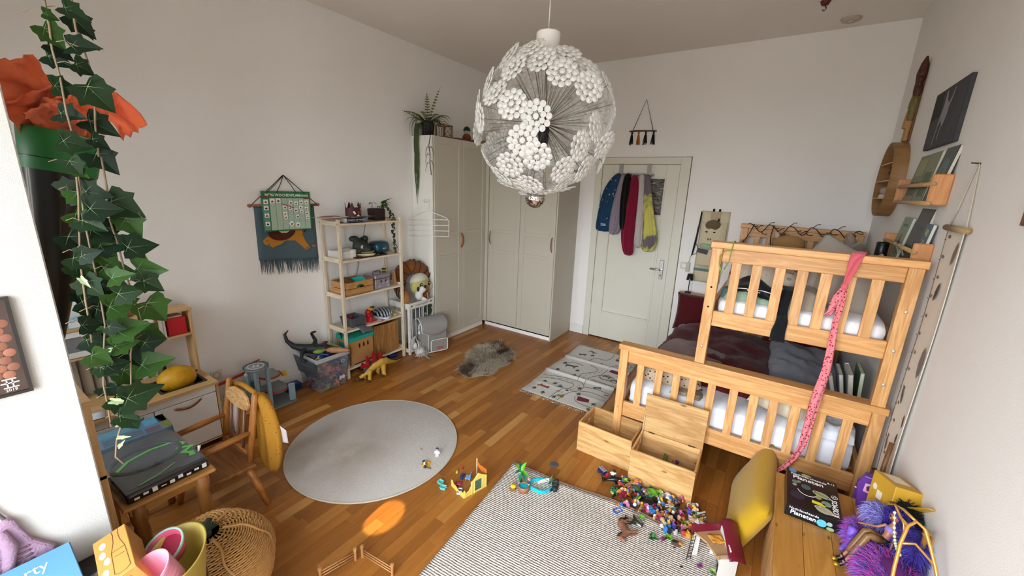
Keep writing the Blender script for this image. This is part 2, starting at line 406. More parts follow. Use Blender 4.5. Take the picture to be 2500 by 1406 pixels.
g = G(); g.tube([(-1.07, -.01, 1.0), (-1.07, -.055, 1.0), (-1.085, -.06, 1.0), (-1.185, -.06, 1.003)], .009, 8); g.build('handle', steel, dr)
g = G(); g.cyl((-1.07, -.015, .935), (-1.07, -.0, .935), .006); g.bb(-1.073, -1.067, -.0155, -.012, .917, .935); g.build('keyhole', M('#1b1a19', .6), dr)
for z in (1.86, .38): G().cyl((-1.886, -.006, z-.06), (-1.886, -.006, z+.06), .008, n=8).build('hinge', door_m, dr)
# hook straps over the door
hk = thing('over_door_hooks', 'metal hook rail hanging over the top of the cream door', 'hooks', (0, YB-.03, 0))
for x in (-1.655, -1.335): G().bb(x-.021, x+.021, -.003, .0, 1.99, 2.165).bb(x-.021, x+.021, 0, .016, 2.160, 2.165).build('strap', M('#8c867f', .4, .6), hk)
g = G(); g.bb(-1.70, -1.27, -.006, -.003, 2.03, 2.06); g.build('rail', M('#8c867f', .4, .6), hk)
for i in range(6):
 x = -1.68 + i*.078; g = G(); g.tube([(x, -.006, 2.045), (x, -.03, 2.03), (x, -.055, 2.035), (x, -.06, 2.055)], .004, 6); g.build('hook', M('#8c867f', .4, .6), hk)
# light switch
t_ = thing('light_switch', 'cream square light switch on the wall right of the door', 'switch', (-.832, YB, 1.078))
G().bb(-.04, .04, -.008, 0, -.04, .04).build('plate', M('#cfcaba', .4), t_, bevel=.004)
G().bb(-.024, .024, -.014, -.008, -.024, .024).build('rocker', M('#e2decf', .35), t_, bevel=.003)
# power socket by the play kitchen
t_ = thing('power_socket', 'cream wall socket low on the left wall beside the play kitchen', 'socket', (XL, 1.158, .335))
G().bb(0, .01, -.04, .04, -.04, .04).build('plate', M('#d5d0c3', .45), t_, bevel=.004)
G().lathe([(.026, 0), (.026, .004), (.02, .004), (.019, -.006), (0, -.006)], 18, T(.0105, 0, 0) @ RY(90)).build('socket_well', M('#b9b4a6', .5), t_)
# ceiling fixtures
t_ = thing('ceiling_hook', 'small dark red hook stub on the ceiling above the bed', 'hook', (-.004, 4.08, H))
G().lathe([(0, -.03), (.022, -.028), (.03, -.012), (.034, 0)], 14).build('base', M('#5a201c', .5), t_)
G().tube([(0, 0, -.028), (.012, 0, -.05), (0, 0, -.066), (-.012, 0, -.055)], .004, 6).build('hook', M('#5a201c', .5), t_)
t_ = thing('smoke_detector', 'flat white round smoke detector on the ceiling near the right wall', 'detector', (.19, 4.54, H))
G().lathe([(0, -.022), (.05, -.022), (.066, -.014), (.07, 0)], 22).build('housing', M('#b5a796', .5), t_)
G().lathe([(0, -.026), (.014, -.026), (.018, -.021)], 12).build('button', M('#cbbfae', .5), t_)
# ================================================================ wardrobes
grey_d = M('#b9b3a3', .45, var=.03, vs=3); white_p = M('#e3e1d8', .4, var=.02); leather = M('#8a4e2a', .5, var=.15, bmp=.1)
def front_door(parent, o, ex, w_, z0, z1, handle_at):
 """framed door: o = lower corner, ex = along the front; the front faces to the right of ex"""
 ex = Vector(ex); ey = Vector((-ex.y, ex.x, 0)); ez = Vector((0, 0, 1))
 m = Matrix(((ex.x, ey.x, 0, o[0]), (ex.y, ey.y, 0, o[1]), (0, 0, 1, 0), (0, 0, 0, 1)))
 g = G(m); s = .068; r = [(z0, z0+.068), (1.02, 1.06), (1.285, 1.325), (z1-.075, z1)]
 g.bb(.0015, s, 0, .018, z0, z1); g.bb(w_-s, w_-.0015, 0, .018, z0, z1)
 for a, b in r: g.bb(s, w_-s, 0, .018, a, b)
 d = g.build('door', grey_d, parent, bevel=.002)
 g = G(m)
 for (a, b), (c, e_) in zip(r, r[1:]): g.bb(s-.004, w_-s+.004, .007, .018, b-.004, c+.004)
 g.build('door_panel', grey_d, d)
 if handle_at is None: return d
 x = handle_at; g = G(m)
 g.tube([(x, .002, 1.125), (x, -.010, 1.14), (x, -.024, 1.175), (x, -.026, 1.21), (x, -.024, 1.245), (x, -.010, 1.28), (x, .002, 1.295)], [.012, .012, .012, .012, .012, .012, .012], 8, flat=.35)
 h = g.build('handle', leather, d)
 return d
w1 = thing('wardrobe', 'tall greige wardrobe with white end panel standing along the left wall', 'wardrobe', (0, 0, 0))
X0, X1, Y0, Y1, ZT = XL+.004, -3.223, 3.262, 4.2, 2.36
G().bb(X0, X1+.002, Y0, Y0+.018, 0, ZT).build('side_panel', white_p, w1, bevel=.001, label='white end panel')
g = G(); g.bb(X0, X1, Y0+.018, Y1, ZT-.018, ZT); g.bb(X0, X0+.01, Y0+.018, Y1, .05, ZT-.018); g.bb(X0, X1, Y1-.018, Y1, 0, ZT-.018); g.bb(X0, X1, Y0+.018, Y1-.018, .045, .063)
g.build('carcass', white_p, w1)
G().bb(X1-.02, X1-.002, Y0+.018, Y1, 0, .062).build('plinth', white_p, w1)
front_door(w1, (-3.205, 3.282, 0), (0, 1, 0), .470, .066, 2.357, .448)
front_door(w1, (-3.205, 3.754, 0), (0, 1, 0), .444, .066, 2.357, None)
w2 = thing('wardrobe', 'greige double wardrobe with grey end panel standing beside the door', 'wardrobe', (0, 0, 0))
X0, X1, Y0, Y1 = -3.205, -2.165, 4.236, YB-.004
G().bb(X1-.018, X1, Y0-.02, Y1, 0, ZT).build('side_panel', grey_d, w2, bevel=.001)
g = G(); g.bb(X0, X1-.018, Y0, Y1, ZT-.018, ZT); g.bb(X0, X1-.018, Y1-.01, Y1, .05, ZT-.018); g.bb(X0, X0+.018, Y0, Y1, 0, ZT-.018); g.bb(X0, X1-.018, Y0, Y1, .045, .063); g.bb(-2.69, -2.672, Y0, Y1-.01, 0, ZT-.018)
g.build('carcass', white_p, w2)
G().bb(-3.207, -3.162, 4.2, 4.234, .064, 2.358).build('filler_strip', grey_d, w2)
g = G(); g.bb(X0+.02, -2.69, Y0, Y0+.018, 0, .062); g.bb(-2.672, X1-.018, Y0, Y0+.018, 0, .062); g.build('plinth', M('#f0efe9', .4), w2, label='white plinth')
front_door(w2, (-3.160, 4.216, 0), (1, 0, 0), .478, .066, 2.357, .034)
front_door(w2, (-2.680, 4.216, 0), (1, 0, 0), .494, .066, 2.357, .458)
# hanger on a hook strip stuck to the white end panel
t_ = thing('hook_strip', 'white three-knob hook strip on the white wardrobe end panel', 'hook', (-3.30, 3.26, 1.675))
G().bb(-.045, .045, -.006, 0, -.02, .02).build('plate', M('#dcd9d0', .35), t_, bevel=.004)
for i in range(3): G().lathe([(0, .018), (.012, .016), (.014, .008), (.008, 0)], 12, T(-.03+.03*i, -.006, 0) @ RX(90)).build('knob', M('#e6e3da', .3), t_)
t_ = thing('clothes_hanger', 'white wire hanger with four bars dangling from the wardrobe end panel', 'hanger', (-3.27, 3.235, 1.655), 8)
wm = M('#ecebe6', .35, var=.02); g = G()
for z, a in ((-.19, .27), (-.25, .275), (-.31, .28), (-.37, .28)): g.tube([(-a, 0, z-.01), (a, 0, z+.025)], .004, 6)
g.build('bar', wm, t_)
g = G(); g.tube([(-.28, 0, -.375), (-.283, 0, -.21), (-.25, 0, -.165), (-.06, 0, -.10), (0, 0, -.085), (.06, 0, -.095), (.25, 0, -.145), (.285, 0, -.18), (.28, 0, -.345)], .004, 6); g.build('shoulder', wm, t_)
g = G(); g.tube([(0, 0, -.085), (0, 0, -.04), (.018, 0, -.02), (.022, 0, .005), (.008, 0, .022), (-.012, 0, .018), (-.016, 0, .004)], .003, 6); g.build('hook', wm, t_)
# ---- on top of the left wardrobe
def frond(L, droop, wd, n=13, flatk=1):
 g = G(); P = []
 for i in range(n+1):
  t = i/n; P.append((L*t*math.cos(droop*t*.8), 0, L*t*math.sin(1.15-droop*t*1.3)*.9))
 g.tube(P, [.003*(1-.7*i/n) for i in range(n+1)], 4)
 for i in range(1, n):
  t = i/n; q = Vector(P[i]); d = (Vector(P[i+1])-q).normalized(); w_ = wd*math.sin(math.pi*min(1, t*1.05+.06))**.7
  for s in (-1, 1):
   tip = q + Vector((0, s*w_, -.12*w_)) + d*w_*.35; h = L/n*.42
   g.add([q-d*h*.6, tip, q+d*h*.6, q+Vector((0, s*w_*.5, .004))+d*h*.9], [(0, 1, 3), (0, 3, 2)] if s < 0 else [(3, 1, 0), (2, 3, 0)])
 return g
fern = thing('potted_fern', 'artificial fern in a black pot on top of the left wardrobe', 'plant', (-3.37, 3.36, 2.36))
G().lathe([(.052, 0), (.058, .005), (.075, .13), (.078, .135), (.07, .135), (.066, .12), (0, .118)], 18).build('pot', M('#141317', .4), fern)
fr_m = [M('#3f4f22', .6, var=.3, vs=20), M('#2f3d1d', .6, var=.3, vs=20), M('#566022', .6, var=.3, vs=20)]
rf = random.Random(11); fm = [frond(.33, .75, .034).mesh('frond', fr_m[0]), frond(.30, 1.2, .03).mesh('frond', fr_m[1]), frond(.38, .25, .036).mesh('frond', fr_m[2]), frond(.26, 1.0, .012, 10).mesh('frond', fr_m[0])]
for i in range(38):
 a = i*137.5; k = rf.choice([0, 1, 1, 3, 0]) if i > 2 else 2
 inst('frond', fm[k], fern, T(0, 0, .12) @ RZ(a) @ (RY(-28) if i in (0, 1) else RY(rf.uniform(-12, 25))) @ SC(*(rf.uniform(.75, 1.1),)*3))
g = G()
for i in range(16):         # blades hanging down over the white end panel
 x0 = rf.uniform(-.10, -.01); L = rf.uniform(.35, .75)*(1.25 if i % 4 == 0 else 1)
 P = [(x0*.4, -.02, .13), (x0, -.10, .12), (x0, -.118, .05)] + [(x0+(-.035+.05*rf.random()-x0)*.0 + .012*math.sin(j+i) + (-.06-x0)*j/9, -.122-.004*rf.random(), .02-L*j/6) for j in range(1, 7)]
 g.tube(P, [.003, .004, .004]+[.0045]*5+[.001], 4, flat=.5)
g.build('trailing_blades', M('#46562f', .6, var=.25, vs=25), fern)
t_ = thing('bare_twig', 'thin dark branching twig dangling at the front edge of the left wardrobe', 'twig', (-3.222, 3.25, 2.33))
g = G(); g.tube([(0, 0, .04), (.002, -.012, 0), (-.01, -.018, -.08), (.004, -.016, -.16), (0, -.016, -.25), (.012, -.014, -.33), (.014, -.012, -.38)], .004, 5)
for z, a in ((-.1, -1), (-.1, 1), (-.17, -1), (-.26, -1), (-.24, 1)): g.tube([(0, -.016, z), (a*.03, -.02, z+.01), (a*.05, -.02, z-.03), (a*.062, -.02, z-.09)], [.0035, .003, .0025, .001], 4)
g.build('twig', M('#2e2018', .7), t_)
t_ = thing('rattan_stand', 'small square bamboo frame stand beside the fern on the left wardrobe', 'stand', (-3.32, 3.56, 2.36))
bam = M('#7c5a2c', .5, var=.25, vs=30); g = G()
for sx_ in (-1, 1):
 for sy in (-1, 1): G().cyl((sx_*.055, sy*.07, 0), (sx_*.055, sy*.07, .14), .008, n=8).build('leg', bam, t_)
for z in (.012, .135):
 for s in (-1, 1): G().cyl((-.06, s*.07, z), (.06, s*.07, z), .006, n=7).build('rail', bam, t_); G().cyl((s*.055, -.075, z), (s*.055, .075, z), .006, n=7).build('rail', bam, t_)
g = G()
for s in (-1, 1): g.cyl((.055, s*.07, .012), (.055, -s*.07, .135), .003, n=6); g.tube([(.055, .05*math.cos(a), .073+.05*math.sin(a)) for a in [i*.45 for i in range(14)]], .003, 5, closed=True)
g.build('lattice', bam, t_)
t_ = thing('red_tray', 'flat dark red tray lying on the left wardrobe behind the bamboo stand', 'tray', (-3.33, 3.83, 2.36))
G().bb(-.10, .10, -.17, .15, 0, .008).bb(-.10, -.09, -.17, .15, .008, .018).bb(.09, .10, -.17, .15, .008, .018).bb(-.09, .09, -.17, -.16, .008, .018).bb(-.09, .09, .14, .15, .008, .018).build('tray', M('#6b2a20', .5, var=.2), t_, bevel=.002)
t_ = thing('gnome_figure', 'small figure with a dark green cap sitting on the left wardrobe', 'figure', (-3.30, 3.93, 2.378))
G().lathe([(0, 0), (.05, .004), (.055, .03), (.04, .06), (.025, .075), (0, .08)], 16).build('body', FAB('#6a3a2a'), t_)
G().ell((0, 0, .095), (.034, .034, .036)).build('head', FAB('#b59c7f'), t_)
G().lathe([(.042, .105), (.044, .112), (.036, .135), (.02, .152), (0, .158)], 16).add([(.02, -.05, .106), (.055, -.03, .102), (.06, .03, .102), (.02, .05, .106)], [(0, 1, 2, 3)]).build('cap', FAB('#12332c'), t_)
t_ = thing('wicker_dish', 'shallow wicker dish on the wardrobe in the corner behind the lamp', 'dish', (-3.28, 4.12, 2.36))
G().lathe([(0, .006), (.07, .004), (.10, .03), (.107, .03), (.075, -.0), (0, 0)], 22).build('dish', M('#8b6f52', .7, var=.3, vs=40, bmp=.6, bs=150), t_)
t_ = thing('dark_bowl', 'dark brown bowl on top of the double wardrobe', 'bowl', (-3.0, 4.42, 2.36))
G().lathe([(0, .006), (.05, .006), (.09, .045), (.095, .045), (.055, 0), (0, 0)], 20).build('bowl', M('#3a2418', .5), t_)
# ================================================================ clothes hooked over the door
def drape(rows, n=28, folds=7, amp=.75, seed=1):
 """closed hanging cloth: rows of (x, y, z, half width, half depth)"""
 g = G(); k = len(rows); rr = random.Random(seed); ph = [rr.uniform(0, 6) for _ in range(3)]; vs = []
 for i, (x, y, z, a, b) in enumerate(rows):
  t = i/(k-1)
  for j in range(n):
   th = 2*math.pi*j/n
   f = 1 + amp*(.35+.65*t)*(.6*math.sin(folds*th+ph[0]+t*1.2) + .4*math.sin((folds+4)*th+ph[1]-t*2))
   vs.append((x+1.12*a*math.cos(th)+.012*math.sin(t*5+ph[2])*t*(1+.3*(f-1)), y+.9*b*math.sin(th)*f, z + (.012*math.sin(3*th+ph[2]) if i == k-1 else 0)))
 fs = [(i*n+j, (i+1)*n+j, (i+1)*n+(j+1) % n, i*n+(j+1) % n) for i in range(k-1) for j in range(n)]
 fs += [tuple(range(n)), tuple(reversed(range((k-1)*n, k*n)))]
 return g.add(vs, fs, True)
yd = YB-.075
def cloth(name, label, cat, rows, mat, **kw):
 t_ = thing(name, label, cat, (0, 0, 0), group='clothes hanging on the door'); del t_['group']
 drape(rows, **kw).build('fabric', mat, t_, sub=1); return t_
t_ = cloth('rain_jacket', 'dark blue fox-print child jacket, leftmost garment on the door', 'jacket', [(-1.655, yd, 2.06, .03, .02), (-1.70, yd, 1.98, .06, .035), (-1.735, yd, 1.86, .085, .045), (-1.755, yd-.005, 1.72, .085, .05), (-1.775, yd-.005, 1.55, .085, .05), (-1.79, yd, 1.42, .09, .05), (-1.79, yd, 1.375, .088, .046)], SPOTS('#223f5c', ['#223f5c', '#9a7a5a', '#223f5c', '#b59468'], 26, .2), seed=3)
for z in (1.455, 1.47): G().bb(-1.80, -1.74, yd-.066, yd-.06, z-.003, z+.003).build('reflective_strip', M('#dcdcdc', .3), t_, label='two short white reflective strips')
cloth('lavender_hoodie', 'greyish lavender hoodie on the door between blue jacket and black top', 'hoodie', [(-1.605, yd-.01, 2.055, .022, .02), (-1.60, yd-.012, 1.95, .04, .03), (-1.625, yd-.012, 1.80, .055, .04), (-1.64, yd-.014, 1.62, .075, .045), (-1.645, yd-.012, 1.46, .075, .045), (-1.655, yd-.01, 1.345, .055, .04)], FAB('#8b7f8d'), seed=5)
cloth('black_shirt', 'black shirt hanging on the door beside the lavender hoodie', 'shirt', [(-1.545, yd-.015, 2.065, .03, .025), (-1.545, yd-.02, 1.95, .055, .035), (-1.55, yd-.02, 1.75, .055, .04), (-1.535, yd-.02, 1.55, .06, .04), (-1.535, yd-.02, 1.39, .06, .04)], FAB('#0d0c0e'), seed=6)
cloth('crimson_dress', 'crimson dress, longest garment hanging on the door', 'dress', [(-1.47, yd-.02, 2.05, .028, .025), (-1.455, yd-.022, 1.93, .05, .035), (-1.455, yd-.025, 1.75, .06, .04), (-1.47, yd-.025, 1.55, .065, .045), (-1.475, yd-.025, 1.38, .075, .045), (-1.455, yd-.02, 1.22, .06, .045), (-1.43, yd-.02, 1.12, .05, .035)], FAB('#7a1230', '#55081e'), seed=8)
cloth('white_shirt', 'pale grey shirt on the door between crimson dress and yellow top', 'shirt', [(-1.39, yd-.01, 2.06, .03, .025), (-1.385, yd-.012, 1.95, .035, .03), (-1.36, yd-.012, 1.78, .05, .035), (-1.355, yd-.012, 1.55, .05, .035), (-1.345, yd-.01, 1.35, .045, .03), (-1.34, yd-.01, 1.22, .04, .03)], FAB('#b9b1ad'), seed=9)
def tiedye():
 m, t, p = base('tie dye', .9, 0, .1); v = coords(t, (1, 1, .6)); n = noise_tex(t, v, 9, 2, .5, .6)
 t.links.new(ramp(t, n, [(.42, lin('#c2bd62')), (.52, lin('#a8a25e')), (.58, lin('#6a6168'))]), p.inputs['Base Color']); return m
cloth('tie_dye_top', 'yellow and grey tie-dye top, rightmost garment on the door', 'top', [(-1.325, yd-.015, 2.055, .028, .02), (-1.315, yd-.018, 1.93, .04, .03), (-1.295, yd-.018, 1.78, .05, .035), (-1.265, yd-.018, 1.6, .055, .04), (-1.235, yd-.018, 1.42, .075, .045), (-1.225, yd-.018, 1.28, .08, .045), (-1.25, yd-.015, 1.19, .055, .04)], tiedye(), seed=12)
# ---- tassel hanging above the door
t_ = thing('tassel_hanging', 'stick with four yarn tassels hung on a black string above the door', 'wall hanging', (-1.451, YB-.012, 2.84))
G().tube([(-.155, 0, -.325), (-.07, -.002, -.322), (.05, .002, -.326), (.145, 0, -.331)], [.008, .009, .008, .007], 8).build('stick', WOOD('#5a3526', '#38201a', 0, 20), t_)
G().tube([(-.118, -.004, -.33), (-.118, -.004, -.32), (0, 0, 0), (.105, -.004, -.32), (.105, -.004, -.335)], .0035, 6).build('string', M('#1d1a1c', .9), t_)
for x, c in ((-.125, '#17181c'), (-.05, '#b26a14'), (.03, '#17181c'), (.115, '#17181c')):
 g = G(); g.ell((0, 0, -.345), (.011, .011, .014), nu=8, nv=6); rr = random.Random(int(x*1e3))
 for k in range(22):
  a = rr.uniform(0, 6.28); r_ = rr.uniform(.006, .026); L = rr.uniform(.09, .125)
  g.tube([(0, 0, -.35), (r_*.5*math.cos(a), r_*.4*math.sin(a), -.375), (r_*math.cos(a), min(.008, r_*.5*math.sin(a)), -.35-L)], .003, 4)
 for v_ in g.v: v_.x += x
 g.build('tassel', FAB(c), t_, label='orange tassel' if c == '#b26a14' else None)
# ---- cloth organiser on the back wall
org = thing('wall_organiser', 'cream cloth wall organiser with animal face pockets beside the bunk bed', 'organiser', (-.595, YB-.006, 0))
cr_m = FAB('#cdc1a3', '#aa9d7e', 220, .3); cr2 = FAB('#a6937a', '#85735c', 220, .3)
def pocket(z0, z1, w_, d, sag=.02, seed=0):
 def fn(u, v):
  x = -w_/2 + w_*u; b = math.sin(math.pi*u)**.6
  z = z0+(z1-z0)*v - (sag*b if v > .99 else sag*b*v)
  return (x, -.004 - d*b*(.35+.65*math.sin(math.pi*min(1, .15+v*.75))) - .007*math.sin(u*19+seed)*v*b, z)
 return G().sheet(fn, 22, 8, .004)
G().sheet(lambda u, v: (-.138+.276*u+.006*math.sin(v*3), -.002*math.sin(u*9), .925+.765*v), 10, 12, .004).build('backing', cr_m, org)
for z0, z1, k in ((1.33, 1.585, .03), (1.10, 1.315, .012), (.93, 1.085, .006)): pocket(z0, z1, .262, .05, k, z0*9).build('pocket', cr_m, org)
g = G(); g.bb(-.045, .05, -.008, -.003, 1.60, 1.685); g.build('neck_patch', FAB('#b5a184'), org)
for x in (-.022, .035): G().ell((x, -.006, 1.70), (.012, .008, .017), nu=10, nv=7).build('horn', M('#191513', .8), org)
for x in (-.055, .02): G().ell((x, -.062, 1.475), (.013, .006, .007), nu=10, nv=6).build('eye', M('#1d1714', .6), org)
for x in (-.03, -.008): G().ell((x, -.067, 1.40), (.0045, .004, .012), nu=8, nv=6).build('nostril', M('#1d1714', .6), org)
G().bb(-.13, .131, -.0455, -.041, 1.05, 1.075).build('teal_band', FAB('#5f7d78'), org, label='teal band on the lowest pocket')
t_ = thing('animal_hat', 'brown striped animal hat poking out of the top organiser pocket', 'hat', (-.60, YB-.035, 1.545))
G().ell((0, 0, 0), (.075, .026, .055), nu=16, nv=10).build('crown', FAB('#6b5b44', '#3f3527', 60), t_)
G().lathe([(0, .035), (.008, .02), (.012, 0)], 10, T(.045, -.005, .045)).build('ear', FAB('#2d2620'), t_)
t_ = thing('green_cloth', 'pale green cloth folded into the middle organiser pocket', 'cloth', (-.635, YB-.04, 1.315))
G().ell((0, 0, 0), (.07, .022, .032), RY(8), 14, 8, fn=lambda q: 1+.12*math.sin(9*q.x)).build('bundle', FAB('#93a98c', '#c9cdb4'), t_)
t_ = thing('dark_label_strip', 'dark purple printed strip tucked in the middle organiser pocket', 'strip', (-.66, YB-.066, 1.265))
G().box((0, 0, 0), (.10, .006, .045), RY(10)).build('strip', M('#2a1c2c', .5), t_, bevel=.002)
t_ = thing('cord_bundle', 'black bundled cord hanging at the left edge of the organiser', 'cord', (-.735, YB-.02, 0)); rr = random.Random(4)
g = G()
for k in range(7): g.tube([(-.0+.012*rr.random(), -.008*rr.random(), 1.68-.01*k), (-.012+.015*rr.random(), -.014*rr.random(), 1.50), (-.02+.014*rr.random(), -.012, 1.36), (-.035+.01*rr.random(), -.008, 1.20+.04*rr.random())], .005, 6)
g.tube([(-.02, -.012, 1.36), (.02, -.02, 1.30), (.012, -.02, 1.23), (-.03, -.012, 1.21)], .003, 5)
g.build('cable', M('#0f0e10', .7), t_)
G().bb(-.075, -.035, -.012, .012, 1.02, 1.12).build('plug', M('#b9b3a8', .5), t_, bevel=.004, label='pale grey plug')
G().cyl((-.04, -.005, 1.2), (-.055, 0, 1.12), .003, n=6).build('lead', M('#b9b3a8', .5), t_)
# ================================================================ bunk bed
ax = WOOD('#d9a56a', '#b9824a', 0, 5, .4, 12); ay = WOOD('#d9a56a', '#b9824a', 1, 5, .4, 12); az = WOOD('#dcaa70', '#b8824b', 2, 5, .4, 12)
bed = thing('bunk_bed', 'honey-coloured wooden bunk bed with a wide lower bunk along the right wall', 'bunk bed', (0, 0, 0))
def endframe(y, side):
 """one slatted end; side = -1 near end, +1 head end"""
 B = lambda nm, x0, x1, y0, y1, z0, z1, mt, bv=.004: G().bb(x0, x1, y0, y1, z0, z1).build(nm, mt, bed, bevel=bv, seg=2)
 a, b = y, y+.058
 for x0, x1 in ((-.816, -.758), (.573, .628)): B('leg', x0, x1, a, b, 0, .764, az)
 B('top_rail', -.826, .634, a-.010, b+.022, .764, .803, ax)
 B('rail', -.758, .573, a+.014, a+.040, .672, .764, ax); B('rail', -.758, .573, a+.014, a+.040, .245, .36, ax)
 for x in (-.664, -.5365, -.4215, -.317, -.2035, -.0765, .035, .139, .2475, .369, .4885): B('slat', x-.0235, x+.0235, a+.018, a+.034, .355, .68, az, .002)
 for x0, x1 in ((-.328, -.268), (.555, .615)): B('post', x0, x1, a, b, .803, 1.553, az)
 B('top_rail', -.336, .624, a-.010, b+.022, 1.553, 1.59, ax)
 B('rail', -.268, .555, a+.014, a+.040, 1.472, 1.553, ax); B('rail', -.268, .555, a+.014, a+.040, 1.062, 1.16, ax)
 for x in (-.183, -.0765, .037, .142, .248, .3485, .459): B('slat', x-.0255, x+.0255, a+.018, a+.034, 1.155, 1.48, az, .002)
 return B
B = endframe(2.70, -1); endframe(4.62, 1)
for x0, x1 in ((-.80, -.775), (.588, .613)): B('side_rail', x0, x1, 2.758, 4.62, .25, .37, ay)
for x0, x1 in ((-.31, -.285), (.575, .60)): B('side_rail', x0, x1, 2.758, 4.62, 1.06, 1.17, ay)
B('guard_rail', -.31, -.29, 3.4, 4.62, 1.36, 1.44, ay)
for k in range(9):
 y = 2.9+.2*k; B('bed_slat', -.775, .588, y, y+.07, .285, .303, ax, 0); B('bed_slat', -.285, .575, y, y+.07, 1.075, 1.09, ax, 0)
for z in (1.31, 1.185): G().cyl((-.298, 2.6985, z), (-.298, 2.705, z), .006, n=10).build('bolt_hole', M('#15110e', .8), bed, label='dark bolt hole')
for x, z in ((-.30, .92), (.588, 1.33), (.584, 1.12), (.582, .93)): G().ell((x, 2.699, z), (.009, .004, .009), nu=10, nv=6).build('bolt', M('#d9d4c8', .3, .6), bed, label='pale round bolt head')
G().lathe([(.004, 0), (.007, -.002)], 10, T(-.79, 2.699, .31) @ RX(90)).build('bolt_hole', M('#2a1c10', .8), bed)
def rbox(g, x0, x1, y0, y1, z0, z1, r=.06, n=10, amp=.006, seed=0):
 """rounded, slightly wrinkled mattress"""
 cx, cy, cz = (x0+x1)/2, (y0+y1)/2, (z0+z1)/2; a, b, c = (x1-x0)/2, (y1-y0)/2, (z1-z0)/2
 k = len(g.v); t = bmesh.new(); bmesh.ops.create_cube(t, size=2); bmesh.ops.subdivide_edges(t, edges=t.edges, cuts=n, use_grid_fill=True)
 for v in t.verts:
  q = v.co; p = Vector((q.x*a, q.y*b, q.z*c)); i = Vector((max(-a+r, min(a-r, p.x)), max(-b+r, min(b-r, p.y)), max(-c+min(r, c*.9), min(c-min(r, c*.9), p.z))))
  d = p-i; L = d.length
  if L > 1e-6: p = i + d/max(abs(d.x), abs(d.y), abs(d.z))*0 + d.normalized()*min(L, r)
  wv = amp*(wob(p.x*9+seed, p.y*9, p.z*14) + .6*wob(p.x*22, p.y*22+seed, p.z*30))
  v.co = Vector((cx, cy, cz)) + p + (d.normalized() if L > 1e-6 else Vector((0, 0, 1)))*wv
 t.verts.index_update()
 g.add([v.co.copy() for v in t.verts], [[v.index for v in f.verts] for f in t.faces], True); t.free(); return g
sheet_w = FAB('#e3e4ea', '#c9cbd6', 120, .25, 9); sheet_g = FAB('#9a9dab', '#7d818f', 120, .25, 9)
t_ = thing('mattress', 'white sheeted mattress on the lower bunk', 'mattress', (0, 0, 0))
rbox(G(), -.752, .57, 2.775, 4.61, .306, .50, .055, 16).build('cover', sheet_w, t_)
t_ = thing('mattress', 'white sheeted mattress on the upper bunk', 'mattress', (0, 0, 0))
rbox(G(), -.262, .565, 2.765, 4.61, 1.094, 1.235, .05, 14, .005, 4).build('cover', FAB('#efeef0', '#dddce2', 120, .25, 9), t_)
def pillow(rx, ry, rz, n=16, seed=0, amp=.08, pw=3):
 g = G()
 for s in (1, -1):
  def fn(u, v):
   x, y = 2*u-1, 2*v-1; e_ = max(0, 1-abs(x)**pw)**.55*max(0, 1-abs(y)**pw)**.55
   k = 1-.07*(1-abs(x)**2)*abs(y)**4 - .0; l = 1-.07*(1-abs(y)**2)*abs(x)**4
   return (x*rx*l, y*ry*k, s*rz*e_*(1+amp*2*wob(x*1.7+seed, y*1.7, s)+amp*.8*wob(x*5, y*5+seed, s)))
  g.sheet((lambda f: (lambda u, v: f(u, v)))(fn) if s > 0 else (lambda f: (lambda u, v: f(v, u)))(fn), n, n)
 return g
def cushion(name, label, cat, loc, dims, mat, rot=(0, 0, 0), seed=0, **kw):
 t_ = thing(name, label, cat, loc, rot=tuple(R(a) for a in rot))
 pillow(*dims, seed=seed, **kw).build('pillow_case' if cat == 'pillow' else 'cover', mat, t_, weld=True); return t_
def heap(x0, x1, y0, y1, z0, h, seed=0, n=34, p=4, rough=1, edge=.25):
 """rumpled blanket lying on a bed"""
 g = G()
 def top(u, v):
  a, b = 2*u-1, 2*v-1; e_ = max(0, (1-abs(a)**p)*(1-abs(b)**p))**edge
  x = x0+(x1-x0)*u; y = y0+(y1-y0)*v
  q = .62+.38*wob(x*3.1+seed, y*3.1, seed) + rough*(.16*wob(x*8, y*8+seed, 2) + .10*abs(wob(x*17+seed, y*13, 5)) + .05*wob(x*34, y*30, seed))
  return (x+.03*wob(y*6+seed, 3, 0)*(abs(a) > .7), y+.03*wob(x*6, seed, 1)*(abs(b) > .7), z0+h*e_*max(.08, q))
 g.sheet(top, n, n); g.sheet(lambda u, v: (lambda q: (q[0], q[1], z0))(top(v, u)), 8, 8)
 return g
def bedding(name, label, cat, args, mat, **kw):
 t_ = thing(name, label, cat, (0, 0, 0)); heap(*args, **kw).build('cloth', mat, t_); return t_
maroon = FAB('#5c1a1d', '#380d11', 200, .3, 7, .6)
# ---- lower bunk
bedding('duvet', 'dark maroon duvet rumpled across the lower bunk', 'duvet', (-.72, .12, 3.02, 4.30, .50, .17, 3), maroon)
bedding('bed_sheet', 'grey-blue sheet pulled into ripples on the right of the lower bunk', 'sheet', (.08, .56, 3.15, 4.35, .50, .15, 8), sheet_g, rough=1.4)
bedding('bed_sheet', 'pale blue sheet showing along the head of the lower bunk', 'sheet', (-.72, .5, 4.16, 4.45, .50, .05, 14), FAB('#b6bfd1', '#98a3ba', 120, .25, 9))
bedding('bed_sheet', 'crumpled white sheet bunched in the front right corner of the lower bunk', 'sheet', (.28, .56, 2.80, 3.12, .495, .11, 5), sheet_w, rough=1.8)
cushion('pillow', 'maroon pillow leaning on the lower headboard beside the door', 'pillow', (-.57, 4.50, .63), (.24, .20, .075), FAB('#4e1418', '#310b0e', 200, .3), (72, 0, 4), 3)
